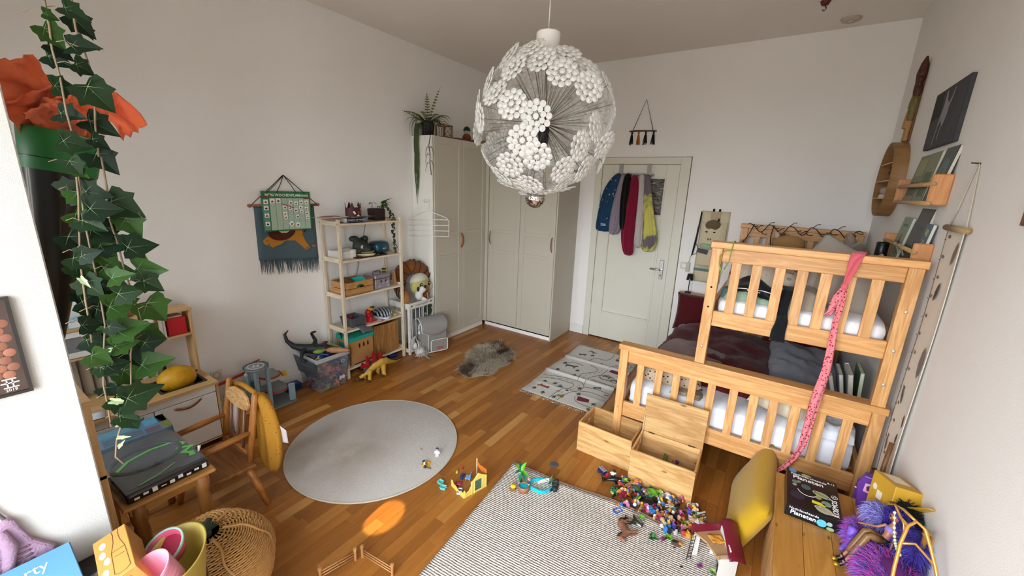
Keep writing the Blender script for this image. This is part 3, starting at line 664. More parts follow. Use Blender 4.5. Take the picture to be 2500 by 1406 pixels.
cushion('pillow', 'dark maroon pillow in shadow at the head of the lower bunk, nearest the wall', 'pillow', (.28, 4.46, .60), (.27, .2, .08), maroon, (62, 0, -4), 6)
bedding('blanket', 'mauve grey fleece blanket heaped on the front left of the maroon duvet', 'blanket', (-.68, -.18, 3.10, 3.48, .52, .22, 21), FAB('#85706c', '#6b5856', 260, .5, 6), rough=.6)
t_ = thing('cheetah_cushion', 'cheetah-spotted plush cushion lying at the near left of the lower bunk', 'cushion', (-.50, 2.95, .585), rot=(R(18), 0, R(8)))
chee = SPOTS('#b8a28a', ['#1b1715', '#241c18'], 42, .22)
pillow(.22, .13, .075, seed=4).build('body', chee, t_, weld=True)
g = G(); g.tube([(.19, -.02, .02), (.25, -.03, .03), (.275, 0, .02), (.255, .03, .02), (.225, .02, .03)], [.02, .02, .018, .016, .012], 9); g.build('tail', chee, t_)
bedding('sequin_cloth', 'glittery gold cloth folded under the cheetah cushion', 'cloth', (-.46, -.26, 2.80, 2.90, .495, .05, 31), SPOTS('#8d7d66', ['#d8c59a', '#3b3128', '#b9a17a'], 160, .3), n=14)
cushion('pillow', 'cream satin pillow behind the front slats of the lower bunk', 'pillow', (.22, 2.94, .60), (.21, .12, .07), FAB('#d6c8ae', '#bfae90', 120, .2), (28, 8, -4), 9)
# books standing on the wall side of the lower bunk
for i, (x, y, l, h, a, c, lb) in enumerate(((.535, 3.30, .21, .27, -12, '#6e7f86', 'grey-green book leaning at the wall side of the lower bunk'), (.565, 3.25, .22, .30, -9, '#cfcdc4', 'tall pale book between the grey-green and green books on the lower bunk'), (.60, 3.28, .2, .31, -4, '#4f7444', 'green picture book nearest the wall on the lower bunk'), (.50, 3.38, .2, .22, -16, '#b8a98d', 'small tan book at the front of the row on the lower bunk'))):
 t_ = thing('book', lb, 'book', (x, y, .50), rot=(0, R(a), 0), group=None)
 G().bb(-.009, .009, -l/2, l/2, .004, h-.004).build('pages', M('#d8d3c3', .8, bmp=.3, bs=200), t_)
 g = G(); g.bb(-.012, -.009, -l/2-.004, l/2, 0, h); g.bb(.009, .012, -l/2-.004, l/2, 0, h); g.bb(-.012, .012, l/2, l/2+.003, 0, h); g.build('cover', M(c, .45), t_, bevel=.001)
# ---- upper bunk
leafy = SPOTS('#c4b7a6', ['#a03a30', '#56634a', '#c4b7a6', '#c05f48', '#8a8f72'], 21, .3)
bedding('duvet', 'cream duvet with red and green leaf print heaped on the upper bunk', 'duvet', (-.25, .24, 2.93, 4.20, 1.235, .30, 12), leafy)
bedding('duvet', 'beige rolled blanket end in the middle of the upper bunk', 'blanket', (.08, .26, 2.79, 3.02, 1.235, .13, 17), FAB('#9a8e7e', '#7c7163', 200, .4, 7), n=18)
cushion('pillow', 'large beige pillow standing behind the pink scarf on the upper bunk', 'pillow', (.36, 3.02, 1.355), (.19, .15, .085), FAB('#a89c90', '#948778', 160, .3), (64, 6, -8), 5)
cushion('pillow', 'greyish white pillow with a raised corner on the upper bunk', 'pillow', (.37, 3.62, 1.40), (.20, .18, .06), FAB('#b7aca0', '#a09587', 160, .3), (58, 28, -10), 15)
cushion('pillow', 'pale sheeted pillow lying at the head of the upper bunk', 'pillow', (.05, 4.36, 1.30), (.28, .17, .065), FAB('#9c9aa0', '#86848c', 160, .3), (8, 0, 3), 25)
t_ = thing('cloth_hammock', 'loose beige cloth hammock bunched at the right end of the headboard', 'cloth', (.57, 4.48, 1.40))
G().sheet(lambda u, v: (-.09+.14*u+.03*math.sin(v*5), .1-.3*v+.0*u, .16*(1-math.sin(math.pi*v))*(1-.5*u)+.04*math.sin(u*6+v*3)), 12, 14, .006).build('cloth', FAB('#a89a8b', '#8c7d6d'), t_)
t_ = thing('tan_plush', 'tan plush animal with rounded ears against the upper headboard', 'plush', (.08, 4.50, 1.40))
tan = FAB('#b28a54', '#8a6738', 300, .8)
G().ell((0, 0, .04), (.13, .07, .085)).build('head', tan, t_)
for x, c in ((-.10, '#c9b79c'), (-.055, '#5a4630')): G().ell((x, 0, .115), (.022, .014, .03), nu=10, nv=7).build('ear', FAB(c), t_)
bedding('teal_cloth', 'teal cloth crumpled at the front left corner of the upper bunk', 'cloth', (-.255, -.16, 2.80, 2.95, 1.235, .10, 41), FAB('#4f6f6a', '#36514d'), n=14)
t_ = bedding('green_trousers', 'sage green child trousers with white stripes spread at the front of the upper bunk', 'trousers', (-.22, .08, 2.775, 2.97, 1.235, .075, 44), FAB('#93aa94', '#7b927d', 220, .3), n=22)
for k in range(2): G().tube([(-.20+.09*k, 2.79, 1.305), (-.12+.09*k, 2.80, 1.312), (-.04+.09*k, 2.785, 1.30)], .005, 5, flat=.4).build('stripe', M('#e3e2da', .8), t_, label='white side stripe')
t_ = thing('black_leggings', 'black leggings draped over the upper bunk with one leg through the slats', 'leggings', (0, 0, 0))
bl = FAB('#17181b', '#0d0d10', 200, .3)
g = G(); g.sheet(lambda u, v: (-.17+.31*u, 2.80+.20*v, 1.335+.03*math.sin(u*7)-.05*(1-v)**2+.01*math.sin(v*9+u*4)), 16, 8, .03); g.build('waist', bl, t_)
g = G(); P = [(.09, 2.86, 1.345), (.092, 2.80, 1.33), (.09, 2.765, 1.27), (.09, 2.752, 1.20), (.09, 2.708, 1.172), (.090, 2.702, 1.12), (.092, 2.70, 1.05)]
g2 = G();
g2.sheet(lambda u, v: (lambda q, w_: (q[0]+(u-.5)*w_+.004*math.sin(v*12), q[1]-.006*math.sin(math.pi*u)-.003*math.sin(u*14), q[2]))(Vector(P[int(min(5, v*6))]).lerp(Vector(P[int(min(5, v*6))+1]), v*6-int(min(5, v*6))), .05+.022*max(0, v-.6)/.4), 10, 30, .008)
g2.build('leg', bl, t_)
# fairy lights along the headboard
t_ = thing('fairy_lights', 'black wired fairy lights wound along the upper headboard', 'string lights', (0, 4.60, 1.60)); rr = random.Random(9)
bw = M('#171316', .6); P = []
for i in range(60):
 s = i/59; P.append((-.27+.86*s, -.025-.012*math.sin(s*40), .0+.03*math.sin(s*33) - .055*abs(math.sin(s*16.5))))
g = G(); g.tube(P, .0035, 5); g.tube([(-.22, -.03, .0), (-.26, -.03, -.12), (-.30, -.03, -.20), (-.34, -.06, -.22)], .004, 5); g.tube([(-.06, -.03, .0), (-.07, -.03, -.1), (-.06, -.03, -.2)], .004, 5); g.build('wire', bw, t_)
for i in range(2, 58, 3):
 q = Vector(P[i]); s = 1 if i % 2 else -1; G().tube([q, q+Vector((.012, -.006, .014*s)), q+Vector((.03, -.008, .026*s+.006)), q+Vector((.05, -.006, .024*s+.01))], [.0032, .003, .003, .0042], 5).build('bulb_twig', bw, t_)
t_ = thing('green_ribbon', 'thin yellow-green ribbon looped over the left of the upper rail', 'ribbon', (-.215, 2.69, 1.60))
g = G(); g.tube([(.0, .08, -.01), (.0, .05, .0), (-.002, -.008, -.005), (-.006, -.014, -.06), (-.01, -.012, -.12), (-.03, -.0, -.17)], .0045, 5, flat=.4); g.tube([(0, -.012, -.05), (-.04, -.014, -.055), (-.062, -.01, -.09), (-.06, -.0, -.14), (-.04, .01, -.19), (-.05, .012, -.21)], .0045, 5, flat=.4); g.build('ribbon', M('#8f9a45', .5), t_)
# pink scarf tied to the upper rail
pink = FAB('#d4646f', '#c24a5a', 260, .3, 8); dots = SPOTS('#d9838a', ['#a81f2e'], 75, .3)
t_ = thing('scarf', 'pink scarf with red dots knotted on the upper rail, its end reaching the floor cushion', 'scarf', (0, 0, 0))
def strip(P, ws, mat, nm, t=.004, n=40):
 P = [Vector(q) for q in P]; g = G()
 def at(v):
  k = min(len(P)-2, int(v*(len(P)-1))); f = v*(len(P)-1)-k; return P[k].lerp(P[k+1], f), ws[k]+(ws[k+1]-ws[k])*f
 g.sheet(lambda u, v: (lambda q: q[0]+Vector(((u-.5)*q[1], -.012*math.sin(u*6+v*9)*q[1]/.06, 0)))(at(v)), 8, n, t); return g.build(nm, mat, t_)
strip([(.375, 2.80, 1.57), (.37, 2.79, 1.597), (.36, 2.735, 1.60), (.352, 2.68, 1.598), (.345, 2.672, 1.57), (.335, 2.668, 1.50), (.325, 2.668, 1.43)], [.055, .055, .055, .055, .05, .035, .022], pink, 'band')
G().ell((.325, 2.664, 1.425), (.016, .014, .02), nu=10, nv=8).build('knot', pink, t_)
strip([(.325, 2.668, 1.425), (.305, 2.662, 1.38), (.298, 2.66, 1.33), (.295, 2.66, 1.29), (.278, 2.655, 1.262)], [.016, .03, .032, .026, .03], dots, 'tail', n=20)
strip([(.327, 2.668, 1.425), (.33, 2.664, 1.37), (.326, 2.662, 1.30), (.322, 2.662, 1.23), (.325, 2.66, 1.17), (.33, 2.658, 1.05), (.333, 2.656, .95), (.325, 2.654, .83), (.318, 2.650, .70), (.315, 2.648, .58), (.308, 2.645, .48), (.28, 2.64, .38), (.235, 2.63, .30), (.19, 2.60, .262)], [.02, .026, .03, .026, .028, .034, .038, .044, .044, .04, .034, .03, .026, .018], dots, 'tail', n=60)
# small lamp on the lower headboard
t_ = thing('table_lamp', 'small black table lamp on the lower headboard under the light switch', 'lamp', (-.735, 4.65, .803))
lb_ = M('#1d2026', .3, .3, coat=.3)
G().lathe([(0, .018), (.03, .016), (.034, .010), (.034, 0), (0, 0)], 20).build('base', lb_, t_)
G().cyl((0, 0, .014), (0, 0, .16), .005).build('stem', lb_, t_)
G().lathe([(.036, .145), (.028, .212), (0, .214)], 20).lathe([(.034, .146), (.026, .21), (0, .211)], 20).build('shade', lb_, t_)
# ---- floor cushion under the bed
t_ = thing('floor_cushion', 'mustard yellow floor cushion leaning against the bench beside the bunk bed', 'cushion', (0, 0, 0))
t_.matrix_world = basis((.115, 2.44, .19), (0, 1, 0), (.38, 0, .92))
yel = FAB('#b58f1e', '#a07a12', 300, .25, 3, .4)
pillow(.35, .185, .07, seed=2, amp=.05, pw=4).build('cover', yel, t_, weld=True)
G().box((.345, .165, 0), (.05, .014, .004), RZ(30)).build('tag', M('#dedacd', .7), t_)
# ================================================================ things on the right wall
def baked(name, g, mat, parent=None, voxel=.004, smooth=3, label=None):
 """fuse overlapping shapes into one continuous skin"""
 o = g.build(name, mat, None)
 r = o.modifiers.new('r', 'REMESH'); r.mode = 'VOXEL'; r.voxel_size = voxel; r.use_smooth_shade = True
 s = o.modifiers.new('s', 'SMOOTH'); s.factor = .5; s.iterations = smooth
 me = bpy.data.meshes.new_from_object(o.evaluated_get(bpy.context.evaluated_depsgraph_get())); old = o.data
 o.modifiers.clear(); o.data = me; bpy.data.meshes.remove(old); me.materials.clear(); me.materials.append(mat)
 me.polygons.foreach_set('use_smooth', [True]*len(me.polygons)); me.name = name
 if parent: o.parent = parent
 if label: o['label'] = label
 return o
def fur(g, pts, L, w_, rnd, droop=.3, comb=None):
 """thin tapered hairs rooted at (point, normal) pairs"""
 for q, n_ in pts:
  d = (Vector(n_)+Vector((rnd.uniform(-.5, .5), rnd.uniform(-.5, .5), rnd.uniform(-.5, .2)))).normalized()
  if comb: d = (d+Vector(comb)*.7).normalized()
  l = L*rnd.uniform(.55, 1.15); s = d.orthogonal().normalized()*w_; m_ = Vector(q)+d*l*.55; e_ = Vector(q)+d*l+Vector((0, 0, -droop*l))
  k = len(g.v); a = Vector(q); g.v += [a-s, a+s, m_+s*.7, m_-s*.7, e_]; mi = rnd.randrange(3)
  g.f += [[k, k+1, k+2, k+3], [k+3, k+2, k+4]]; g.sm += [True, True]; g.mi += [mi, mi]
 return g
def surf_pts(g, n, rnd):
 out = []; fs = [q for q in g.f if len(q) == 4]
 for _ in range(n):
  q = rnd.choice(fs); a, b, c, d = (g.v[i] for i in q); u, v = rnd.random(), rnd.random()
  nn = (b-a).cross(d-a)
  if nn.length < 1e-12: continue
  out.append((a.lerp(b, u).lerp(d.lerp(c, u), v), nn.normalized()))
 return out
beech = WOOD('#c98e5c', '#b37a48', 2, 5, .45, 12); beech_y = WOOD('#b89468', '#a07c50', 1, 5, .45, 12)
# canvas photograph
t_ = thing('canvas_picture', 'dark canvas picture with a pale leaping figure high on the right wall', 'picture', (XR, 3.25, 2.32))
G().bb(-.02, 0, -.275, .275, -.155, .158).build('canvas', M('#38373a', .7, var=.5, vs=14, bmp=.1, bs=300), t_, bevel=.002)
pale = M('#8f8890', .8, var=.2, vs=30); dm = M('#1e2320', .8, var=.4, vs=20)
def on_wall(poly, mat, nm, z=.0205): return G().prism(poly, .0006, Matrix(((0, 0, -1, -z), (-1, 0, 0, 0), (0, 1, 0, 0), (0, 0, 0, 1)))).build(nm, mat, t_)
on_wall([(-.27, .0), (-.1, .02), (-.12, .15), (-.27, .15)], dm, 'dark_foliage')
on_wall([(.08, -.15), (.27, -.15), (.27, .1), (.2, .12), (.12, 0)], M('#45444a', .8, var=.5, vs=40), 'grass')
on_wall([(-.055, .135), (-.04, .14), (-.02, .09), (.03, .06), (.04, .02), (.015, -.03), (-.01, -.05), (-.03, -.03), (-.05, -.005), (-.075, -.035), (-.095, -.03), (-.075, .015), (-.06, .06)], pale, 'pale_figure')
on_wall([(.02, .06), (.045, .085), (.075, .135), (.085, .132), (.06, .075), (.035, .045)], pale, 'pale_figure')
on_wall([(-.085, -.03), (-.075, -.03), (-.105, -.14), (-.117, -.14)], pale, 'pale_figure'); on_wall([(-.03, -.05), (-.02, -.05), (-.03, -.115), (-.038, -.115)], pale, 'pale_figure')
# round shelf
t_ = thing('round_shelf', 'round bentwood wall shelf with three boards beside the picture ledges', 'shelf', (XR, 4.15, 2.015))
g = G(); D = .085; r = .265
g.lathe([(r, 0), (r, D), (r-.008, D), (r-.008, .006), (0, .006), (0, 0)], 48, RY(-90)); g.build('ring', WOOD('#9a7347', '#86613a', 0, 4, .5, 6), t_)
for z in (.115, -.01, -.135):
 a = math.sqrt((r-.01)**2-z*z); G().bb(-D+.004, -.008, -a, a, z-.004, z+.004).build('board', WOOD('#c79f7a', '#b08a66', 1, 4), t_)
t_ = thing('glass_bauble', 'small clear ball ornament on a white base on the lowest board of the round shelf', 'ornament', (XR-.05, 4.17, 2.015-.131))
G().lathe([(0, 0), (.034, .0), (.03, .02), (.022, .026), (0, .026)], 16).build('base', M('#cdbab2', .6), t_); G().ell((0, 0, .052), .03, nu=16, nv=12).build('globe', GLASS('#c9b8b0', .05, .4), t_)
t_ = thing('little_tree', 'tiny dark wooden tree ornament on the middle board of the round shelf', 'ornament', (XR-.05, 4.11, 2.015-.006))
g = G(); g.lathe([(0, 0), (.022, 0), (.02, .008), (0, .008)], 12); g.tube([(0, 0, 0), (0, .004, .05), (0, -.004, .09)], .006, 6)
for a, z in ((.03, .06), (-.034, .045), (.022, .09), (-.02, .085)): g.ell((0, a, z), (.014, .018, .013), nu=8, nv=6); g.tube([(0, 0, z-.01), (0, a, z)], .004, 5)
g.build('tree', M('#4a2a1c', .7), t_)
# carved figures above it
t_ = thing('carved_totem', 'tall carved wooden totem of stacked brown figures above the round shelf', 'carving', (XR-.024, 4.12, 2.282))
tanw = M('#a47c4c', .55, var=.25, vs=30, bmp=.4, bs=60); brw = M('#4a2413', .5, var=.4, vs=30, bmp=.5, bs=60); olv = M('#6b6030', .55, var=.3, vs=30)
g = G()
for s in (-1, 1): g.tube([(0, s*.022, .0), (0, s*.02, .07), (0, s*.012, .12)], [.016, .014, .02], 9)
g.tube([(0, 0, .09), (0, .004, .16), (-.004, .01, .21)], [.034, .03, .02], 10); g.ell((-.005, .02, .235), (.02, .03, .024)); g.ell((0, .045, .255), (.008, .006, .014)); g.ell((0, .0, .258), (.008, .006, .014))
baked('lower_figure', g, tanw, t_, .004)
g = G(); g.tube([(0, -.02, .14), (0, -.02, .20), (0, -.022, .25), (0, -.03, .30)], [.022, .026, .03, .024], 10); g.ell((0, -.035, .27), (.022, .03, .035)); baked('middle_figure', g, olv, t_, .004)
g = G(); g.tube([(0, -.03, .28), (0, -.035, .33), (0, -.03, .38), (0, -.035, .44), (0, -.04, .50), (0, -.055, .545)], [.02, .028, .026, .032, .022, .006], 10)
for z, y in ((.34, -.0), (.40, -.06), (.45, -.005), (.37, -.06)): g.ell((-.006, y, z), (.014, .016, .02))
baked('upper_figure', g, brw, t_, .004); G().bb(.012, .023, -.05, .01, .0, .5).build('backboard', M('#6d4a2c', .6), t_, bevel=.003)
# picture ledges with books
def ledge(name, label, z0, z1):
 t_ = thing(name, label, 'shelf', (XR, 2.85, 0))
 for y in (0, .75): G().bb(-.078, 0, y, y+.018, z0, z1).build('end_panel', beech, t_, bevel=.006)
 for z in (z0+.008, z1-.048): G().cyl((-.068, -.004, z), (-.068, .77, z), .011, n=12).build('dowel', beech_y, t_)
 G().bb(-.058, -.002, .018, .75, z0+.002, z0+.014).build('base', beech_y, t_); return t_
ledge('picture_ledge', 'upper beech book ledge with dowel rails on the right wall', 1.853, 2.003)
ledge('picture_ledge', 'lower beech book ledge behind the upper bunk rail on the right wall', 1.505, 1.662)
def wbook(label, y0, y1, zb, h, lean, c, th=.014, art=()):
 """front-facing book leaning back on the wall"""
 t_ = thing('book', label, 'book', (XR-.05, (y0+y1)/2, zb), rot=(0, R(lean), 0)); a = (y1-y0)/2
 G().bb(.001, th-.001, -a+.002, a-.002, .002, h-.002).build('pages', M('#c9c4b6', .8), t_)
 g = G(); g.bb(-.0015, .001, -a, a, 0, h); g.bb(th-.001, th+.0015, -a, a, 0, h); g.bb(-.0015, th+.0015, a-.002, a, 0, h); g.build('cover', M(c, .4, var=.15, vs=14), t_, bevel=.0008)
 for nm, col, poly in art: G().prism([(-p*a, q*h) for p, q in poly], .0006, Matrix(((0, 0, -1, -.0015), (-1, 0, 0, 0), (0, 1, 0, 0), (0, 0, 0, 1)))).build(nm, M(col, .5), t_)
 return t_
bx = lambda x0, x1, z0, z1: [(x0, z0), (x1, z0), (x1, z1), (x0, z1)]
wbook('olive green picture book at the far end of the upper book ledge', 3.30, 3.52, 1.869, .265, 8, '#5c5f3a', art=[('cover_panel', '#8b8a5c', bx(-.75, .7, .55, .92)), ('cover_band', '#3f4a30', bx(-.75, .75, .12, .42))])
wbook('mid green picture book second from the far end of the upper book ledge', 3.09, 3.28, 1.869, .265, 7, '#6a7044', art=[('cover_panel', '#4a5636', bx(-.7, .7, .1, .6))])
wbook('dark forest green book at the near end of the upper book ledge', 2.875, 3.07, 1.869, .275, 9, '#1e322c', art=[('cover_figures', '#57706a', [(-.6, .5), (-.2, .5), (-.2, .62), (.1, .62), (.1, .5), (.4, .5), (.4, .8), (.1, .8), (-.3, .78), (-.6, .72)])])
wbook('pale green book with a pointed arch on its cover on the lower book ledge', 3.32, 3.52, 1.52, .255, 8, '#76896f', art=[('cover_arch', '#6a4f30', [(-.5, .12), (.35, .12), (.35, .35), (-.05, .62), (-.5, .35)]), ('cover_arch', '#b5a98c', [(-.25, .14), (.1, .14), (.1, .3), (-.05, .42), (-.25, .3)]), ('cover_title', '#55684f', bx(-.5, .5, .78, .84))])
wbook('tall dark grey book in the middle of the lower book ledge', 3.00, 3.25, 1.52, .315, 9, '#2c2d2a', .02, art=[('cover_title', '#45473f', bx(-.45, .4, .62, .68)), ('cover_art', '#47584f', [(-.5, .1), (.4, .1), (.5, .3), (0, .45), (-.4, .3)])])
wbook('small blue book at the near end of the lower book ledge', 2.872, 2.985, 1.52, .24, 7, '#3c5870', art=[('cover_patch', '#a3a45a', [(-.4, .72), (.4, .78), (.3, .9), (-.5, .86)]), ('cover_patch', '#8f9a6a', bx(-.4, .3, .55, .66))])
t_ = thing('black_can', 'small black cylinder hanging in front of the lower book ledge', 'can', (.555, 3.44, 1.50))
G().lathe([(0, .0), (.03, 0), (.032, .004), (.032, .105), (.028, .11), (.024, .104), (0, .103)], 18).build('can', M('#0f0f11', .35), t_); G().lathe([(.0325, .012), (.0325, .02)], 18).build('ring', M('#b9b9b9', .3, .8), t_)
t_ = thing('cloth_strap', 'beige cloth strap looped twice over the lower ledge dowel', 'strap', (.588, 3.12, 1.62)); st = FAB('#b3a58f', '#968872')
for y in (.10, -.02): G().sheet(lambda u, v: (-.016*math.cos(v*math.pi*1.0-.2)-.006*v, y+.035*(u-.5)+.03*v, .012*math.sin(math.pi*min(1, v*2))-.075*max(0, v-.3)), 4, 14, .003).build('loop', st, t_)
G().sheet(lambda u, v: (-.04-.03*v, -.1+.36*u, -.085-.03*v+.012*math.sin(u*9)), 16, 6, .006).build('tail', st, t_)
t_ = thing('black_pouch', 'black cloth pouch below the lower book ledge behind the bed rail', 'pouch', (.60, 2.99, 1.515))
G().ell((0, 0, 0), (.035, .09, .055), fn=lambda q: 1+.1*math.sin(7*q.y+3*q.z)).build('pouch', FAB('#151313'), t_)
# growth chart
t_ = thing('growth_chart', 'cream cloth growth chart hanging by a string on the right wall by the bed', 'chart', (XR, 2.575, 0))
def curl(z): return -.012-.02*max(0, (1.2-abs(z-1.1)))*.4
G().sheet(lambda u, v: (-.005-.008*max(0, 1-u*3.2)**2-.003*math.sin(v*7), -.122+.244*u, .44+1.31*v), 14, 40, .003).build('cloth_strip', FAB('#d3cbbc', '#c3baa9', 180, .25), t_)
G().tube([(-.012, -.14, 1.757), (-.012, .142, 1.757)], .014, 10).build('dowel', WOOD('#a38a64', '#8d7450', 1, 5), t_)
G().tube([(-.014, -.125, .44), (-.014, .13, .44)], .010, 10).build('dowel', WOOD('#7d5a3c', '#68482e', 1, 5), t_)
g = G()
for s in (-1, 1): g.tube([(-.012, s*.11, 1.755), (-.008, s*.07, 1.86), (-.005, s*.012, 2.025), (-.006, 0, 2.035)], .0028, 5)
g.build('string', M('#bdb3a2', .9), t_)
G().tube([(0, 0, 2.034), (-.03, -.004, 2.036)], .003, 6).build('nail', M('#3b332c', .4, .6), t_)
ink = M('#4b443d', .8); CH = Matrix(((0, 0, -1, -.0125), (-1, 0, 0, 0), (0, 1, 0, 0), (0, 0, 0, 1)))
rr = random.Random(2)
for i in range(13):
 z = 1.70-.094*i; g = G(CH)
 g.prism([(-.115+.0, z), (-.095, z), (-.095, z+.003), (-.115, z+.003)], .0005); g.build('tick_mark', ink, t_)
 text('number', str(180-10*i), .022, ink, t_, CH @ T(-.075 if i % 2 else -.06, z+.018, 0), .0004)
leaf = [(0, 0), (.012, .02), (.016, .05), (.01, .085), (0, .10), (-.012, .08), (-.016, .045), (-.01, .015)]
for k, (x, z, s, c) in enumerate(((-.03, 1.42, 1, '#4b4a46'), (.06, 1.06, 1.6, '#77716a'), (-.04, .88, .9, '#5f5a56'), (.04, .70, .6, '#4a3b33'), (-.07, .60, .8, '#6a5a50'), (.05, 1.60, 1.1, '#7d6a55'), (.07, .80, .7, '#6f4e3e'), (.03, .52, .7, '#4b443d'))):
 G(CH @ T(x, z, 0) @ RZ(-20+17*k % 40) @ SC(s, s, 1)).prism(leaf, .0006).build('print_motif', M(c, .8), t_)
# frame corner at the picture's right edge
t_ = thing('framed_picture', 'brown framed picture on the right wall, only its corner in view at the right edge', 'picture', (XR, 1.755, 2.005))
g = G()
for y0, y1, z0, z1 in ((.23, .25, -.2, .2), (-.25, -.23, -.2, .2), (-.23, .23, .18, .2), (-.23, .23, -.2, -.18)): g.bb(-.018, 0, y0, y1, z0, z1)
g.build('frame', WOOD('#6d4a2a', '#563819', 1, 6), t_, bevel=.002); G().bb(-.008, -.001, -.23, .23, -.18, .18).build('print', M('#8a7a60', .7, var=.3), t_)
# ================================================================ pine bench and what is on it
t_ = thing('pine_bench', 'orange-brown pine bench chest along the right wall in the near right corner', 'bench', (0, 0, 0))
pine_t = WOOD('#b9853f', '#9c6a2c', 1, 4, .35, 9, knots=7);
for k in range(4): G().bb(.195+.104*k, .195+.104*(k+1)-.0012, 1.05, 2.338, .428, .45).build('board', pine_t, t_, bevel=.0015)
pl = [WOOD('#c99a66', '#a8763f', 2, 5, .45, 8), WOOD('#b98650', '#8f5f33', 2, 5, .45, 8), WOOD('#d4a878', '#b08450', 2, 5, .45, 8)]
rr = random.Random(6); y = 1.05; k = 0
while y < 2.3:
 for z0, z1 in ((.0, .15), (.15, .29), (.29, .428)):
  G().bb(.205, .222, y, min(y+.13, 2.328)-.001, z0+.0005, z1-.0005).build('block', pl[rr.randrange(3)], t_)
 y += .13
g = G(); g.bb(.222, .605, 2.31, 2.328, 0, .428); g.bb(.222, .605, 1.05, 1.068, 0, .428); g.build('end_panel', pl[1], t_); G().bb(.59, .605, 1.068, 2.31, 0, .428).build('back_panel', pl[0], t_)
# game box
t_ = thing('game_box', 'black planet kit box with white lettering lying on the pine bench', 'box', (.332, 2.162, .4505))
blk = M('#0d0e16', .3, var=.3, vs=12); G().bb(-.102, .102, -.15, .15, 0, .06).build('carton', blk, t_, bevel=.0015)
wt = M('#f2f2f2', .4, var=0); TOP = T(0, 0, .0602); FR = T(0, -.1502, .03) @ FACE_NY
def disc(nm, x, y, r, c, m=TOP, squash=1, rot=0): return G(m @ T(x, y, 0) @ RZ(rot)).prism([(r*math.cos(a), r*squash*math.sin(a)) for a in [i*2*math.pi/22 for i in range(22)]], .0006).build(nm, M(c, .35, var=.35, vs=60), t_)
text('lettering', 'Nachtleuchtende', .021, wt, t_, TOP @ T(-.012, .112, 0)); text('lettering', 'Planeten', .036, wt, t_, TOP @ T(-.015, .087, 0), bold=.0006)
text('lettering', 'KOSMOS', .030, wt, t_, TOP @ T(.083, -.062, 0) @ RZ(90), bold=.0006); text('lettering', '8-12', .016, wt, t_, TOP @ T(.078, .125, 0))
g = G(TOP @ T(.084, .022, 0)); g.lathe([(.013, 0), (.013, .0006), (.011, .0006), (.011, 0)], 20); g.build('emblem', wt, t_); text('emblem', '2', .017, wt, t_, TOP @ T(.084, .022, 0) @ RZ(90))
for x, y_, r, c, q in ((-.076, .138, .016, '#4b93c4', 1), (-.02, .128, .02, '#98a26a', .5), (-.068, .045, .013, '#5f7d74', 1), (-.052, .055, .008, '#8c9a70', 1), (-.07, .02, .009, '#8aa39a', 1), (-.025, .028, .019, '#3d5f66', 1), (.035, .005, .026, '#8b9462', .8), (.022, -.025, .011, '#9aa06a', 1), (.05, -.052, .019, '#7d9a86', 1), (.038, -.105, .03, '#a3a590', .8), (-.06, -.062, .028, '#22263c', 1)): disc('printed_planet', x, y_, r, c, squash=q)
for x, y_ in ((.038, -.105), (.035, .005)): G(TOP @ T(x, y_, .0004) @ RZ(-18) @ SC(1, .45, 1)).lathe([(.036, 0), (.036, .0005), (.031, .0005), (.031, 0)], 28).build('printed_ring', M('#c9c8b0', .4), t_)
G(TOP @ T(-.02, .0, 0)).lathe([(.040, 0), (.040, .0005), (.037, .0005), (.037, 0)], 24, a0=190, a1=350).build('printed_arc', wt, t_)
G(TOP).prism([(-.005, -.078), (.045, -.078), (.045, -.058), (-.005, -.058)], .0006).prism([(.02, -.078), (.034, -.09), (.034, -.078)], .0006).build('speech_label', M('#e3cf3c', .4), t_)
text('lettering', 'Nachtleuchtende', .016, wt, t_, FR @ T(-.035, .016, .0)); text('lettering', 'Planeten', .028, wt, t_, FR @ T(-.035, -.004, .0), bold=.0005)
disc('badge', .033, -.006, .018, '#5cb3cf', FR); disc('printed_planet', .06, .002, .010, '#9ab0a4', FR); disc('printed_planet', .066, -.02, .014, '#8ea37c', FR, .6)
# purple coffin-shaped case
t_ = thing('purple_case', 'purple six-sided case with a pink patch standing on the pine bench', 'case', (.545, 2.29, .4505), -12)
pu = M('#5b2d86', .4); hexp = [(-.028, 0), (.028, 0), (.044, .115), (.026, .172), (-.026, .172), (-.044, .115)]
G().prism(hexp, .045, Matrix(((1, 0, 0, 0), (0, 0, 1, -.022), (0, 1, 0, 0), (0, 0, 0, 1)))).build('case', pu, t_, bevel=.006, seg=2)
G(T(0, -.0228, .115) @ FACE_NY).prism([(-.018, -.022), (.016, -.026), (.02, .012), (.004, .026), (-.016, .02)], .0008).build('patch', M('#d19ab5', .5), t_)
G(T(0, -.0238, .115) @ FACE_NY).prism([(-.006, -.014), (.008, -.012), (.006, 0), (.01, .012), (-.004, .014), (-.010, .004)], .0006).build('patch_print', M('#4a1e46', .5), t_)
g = G(); g.bb(-.046, .046, .004, .0065, .02, .13); g.build('seam', M('#3f1d63', .5), t_)
G().ell((-.044, -.01, .09), (.006, .004, .004), nu=8, nv=6).build('clasp', M('#d9b38a', .4, .3), t_)
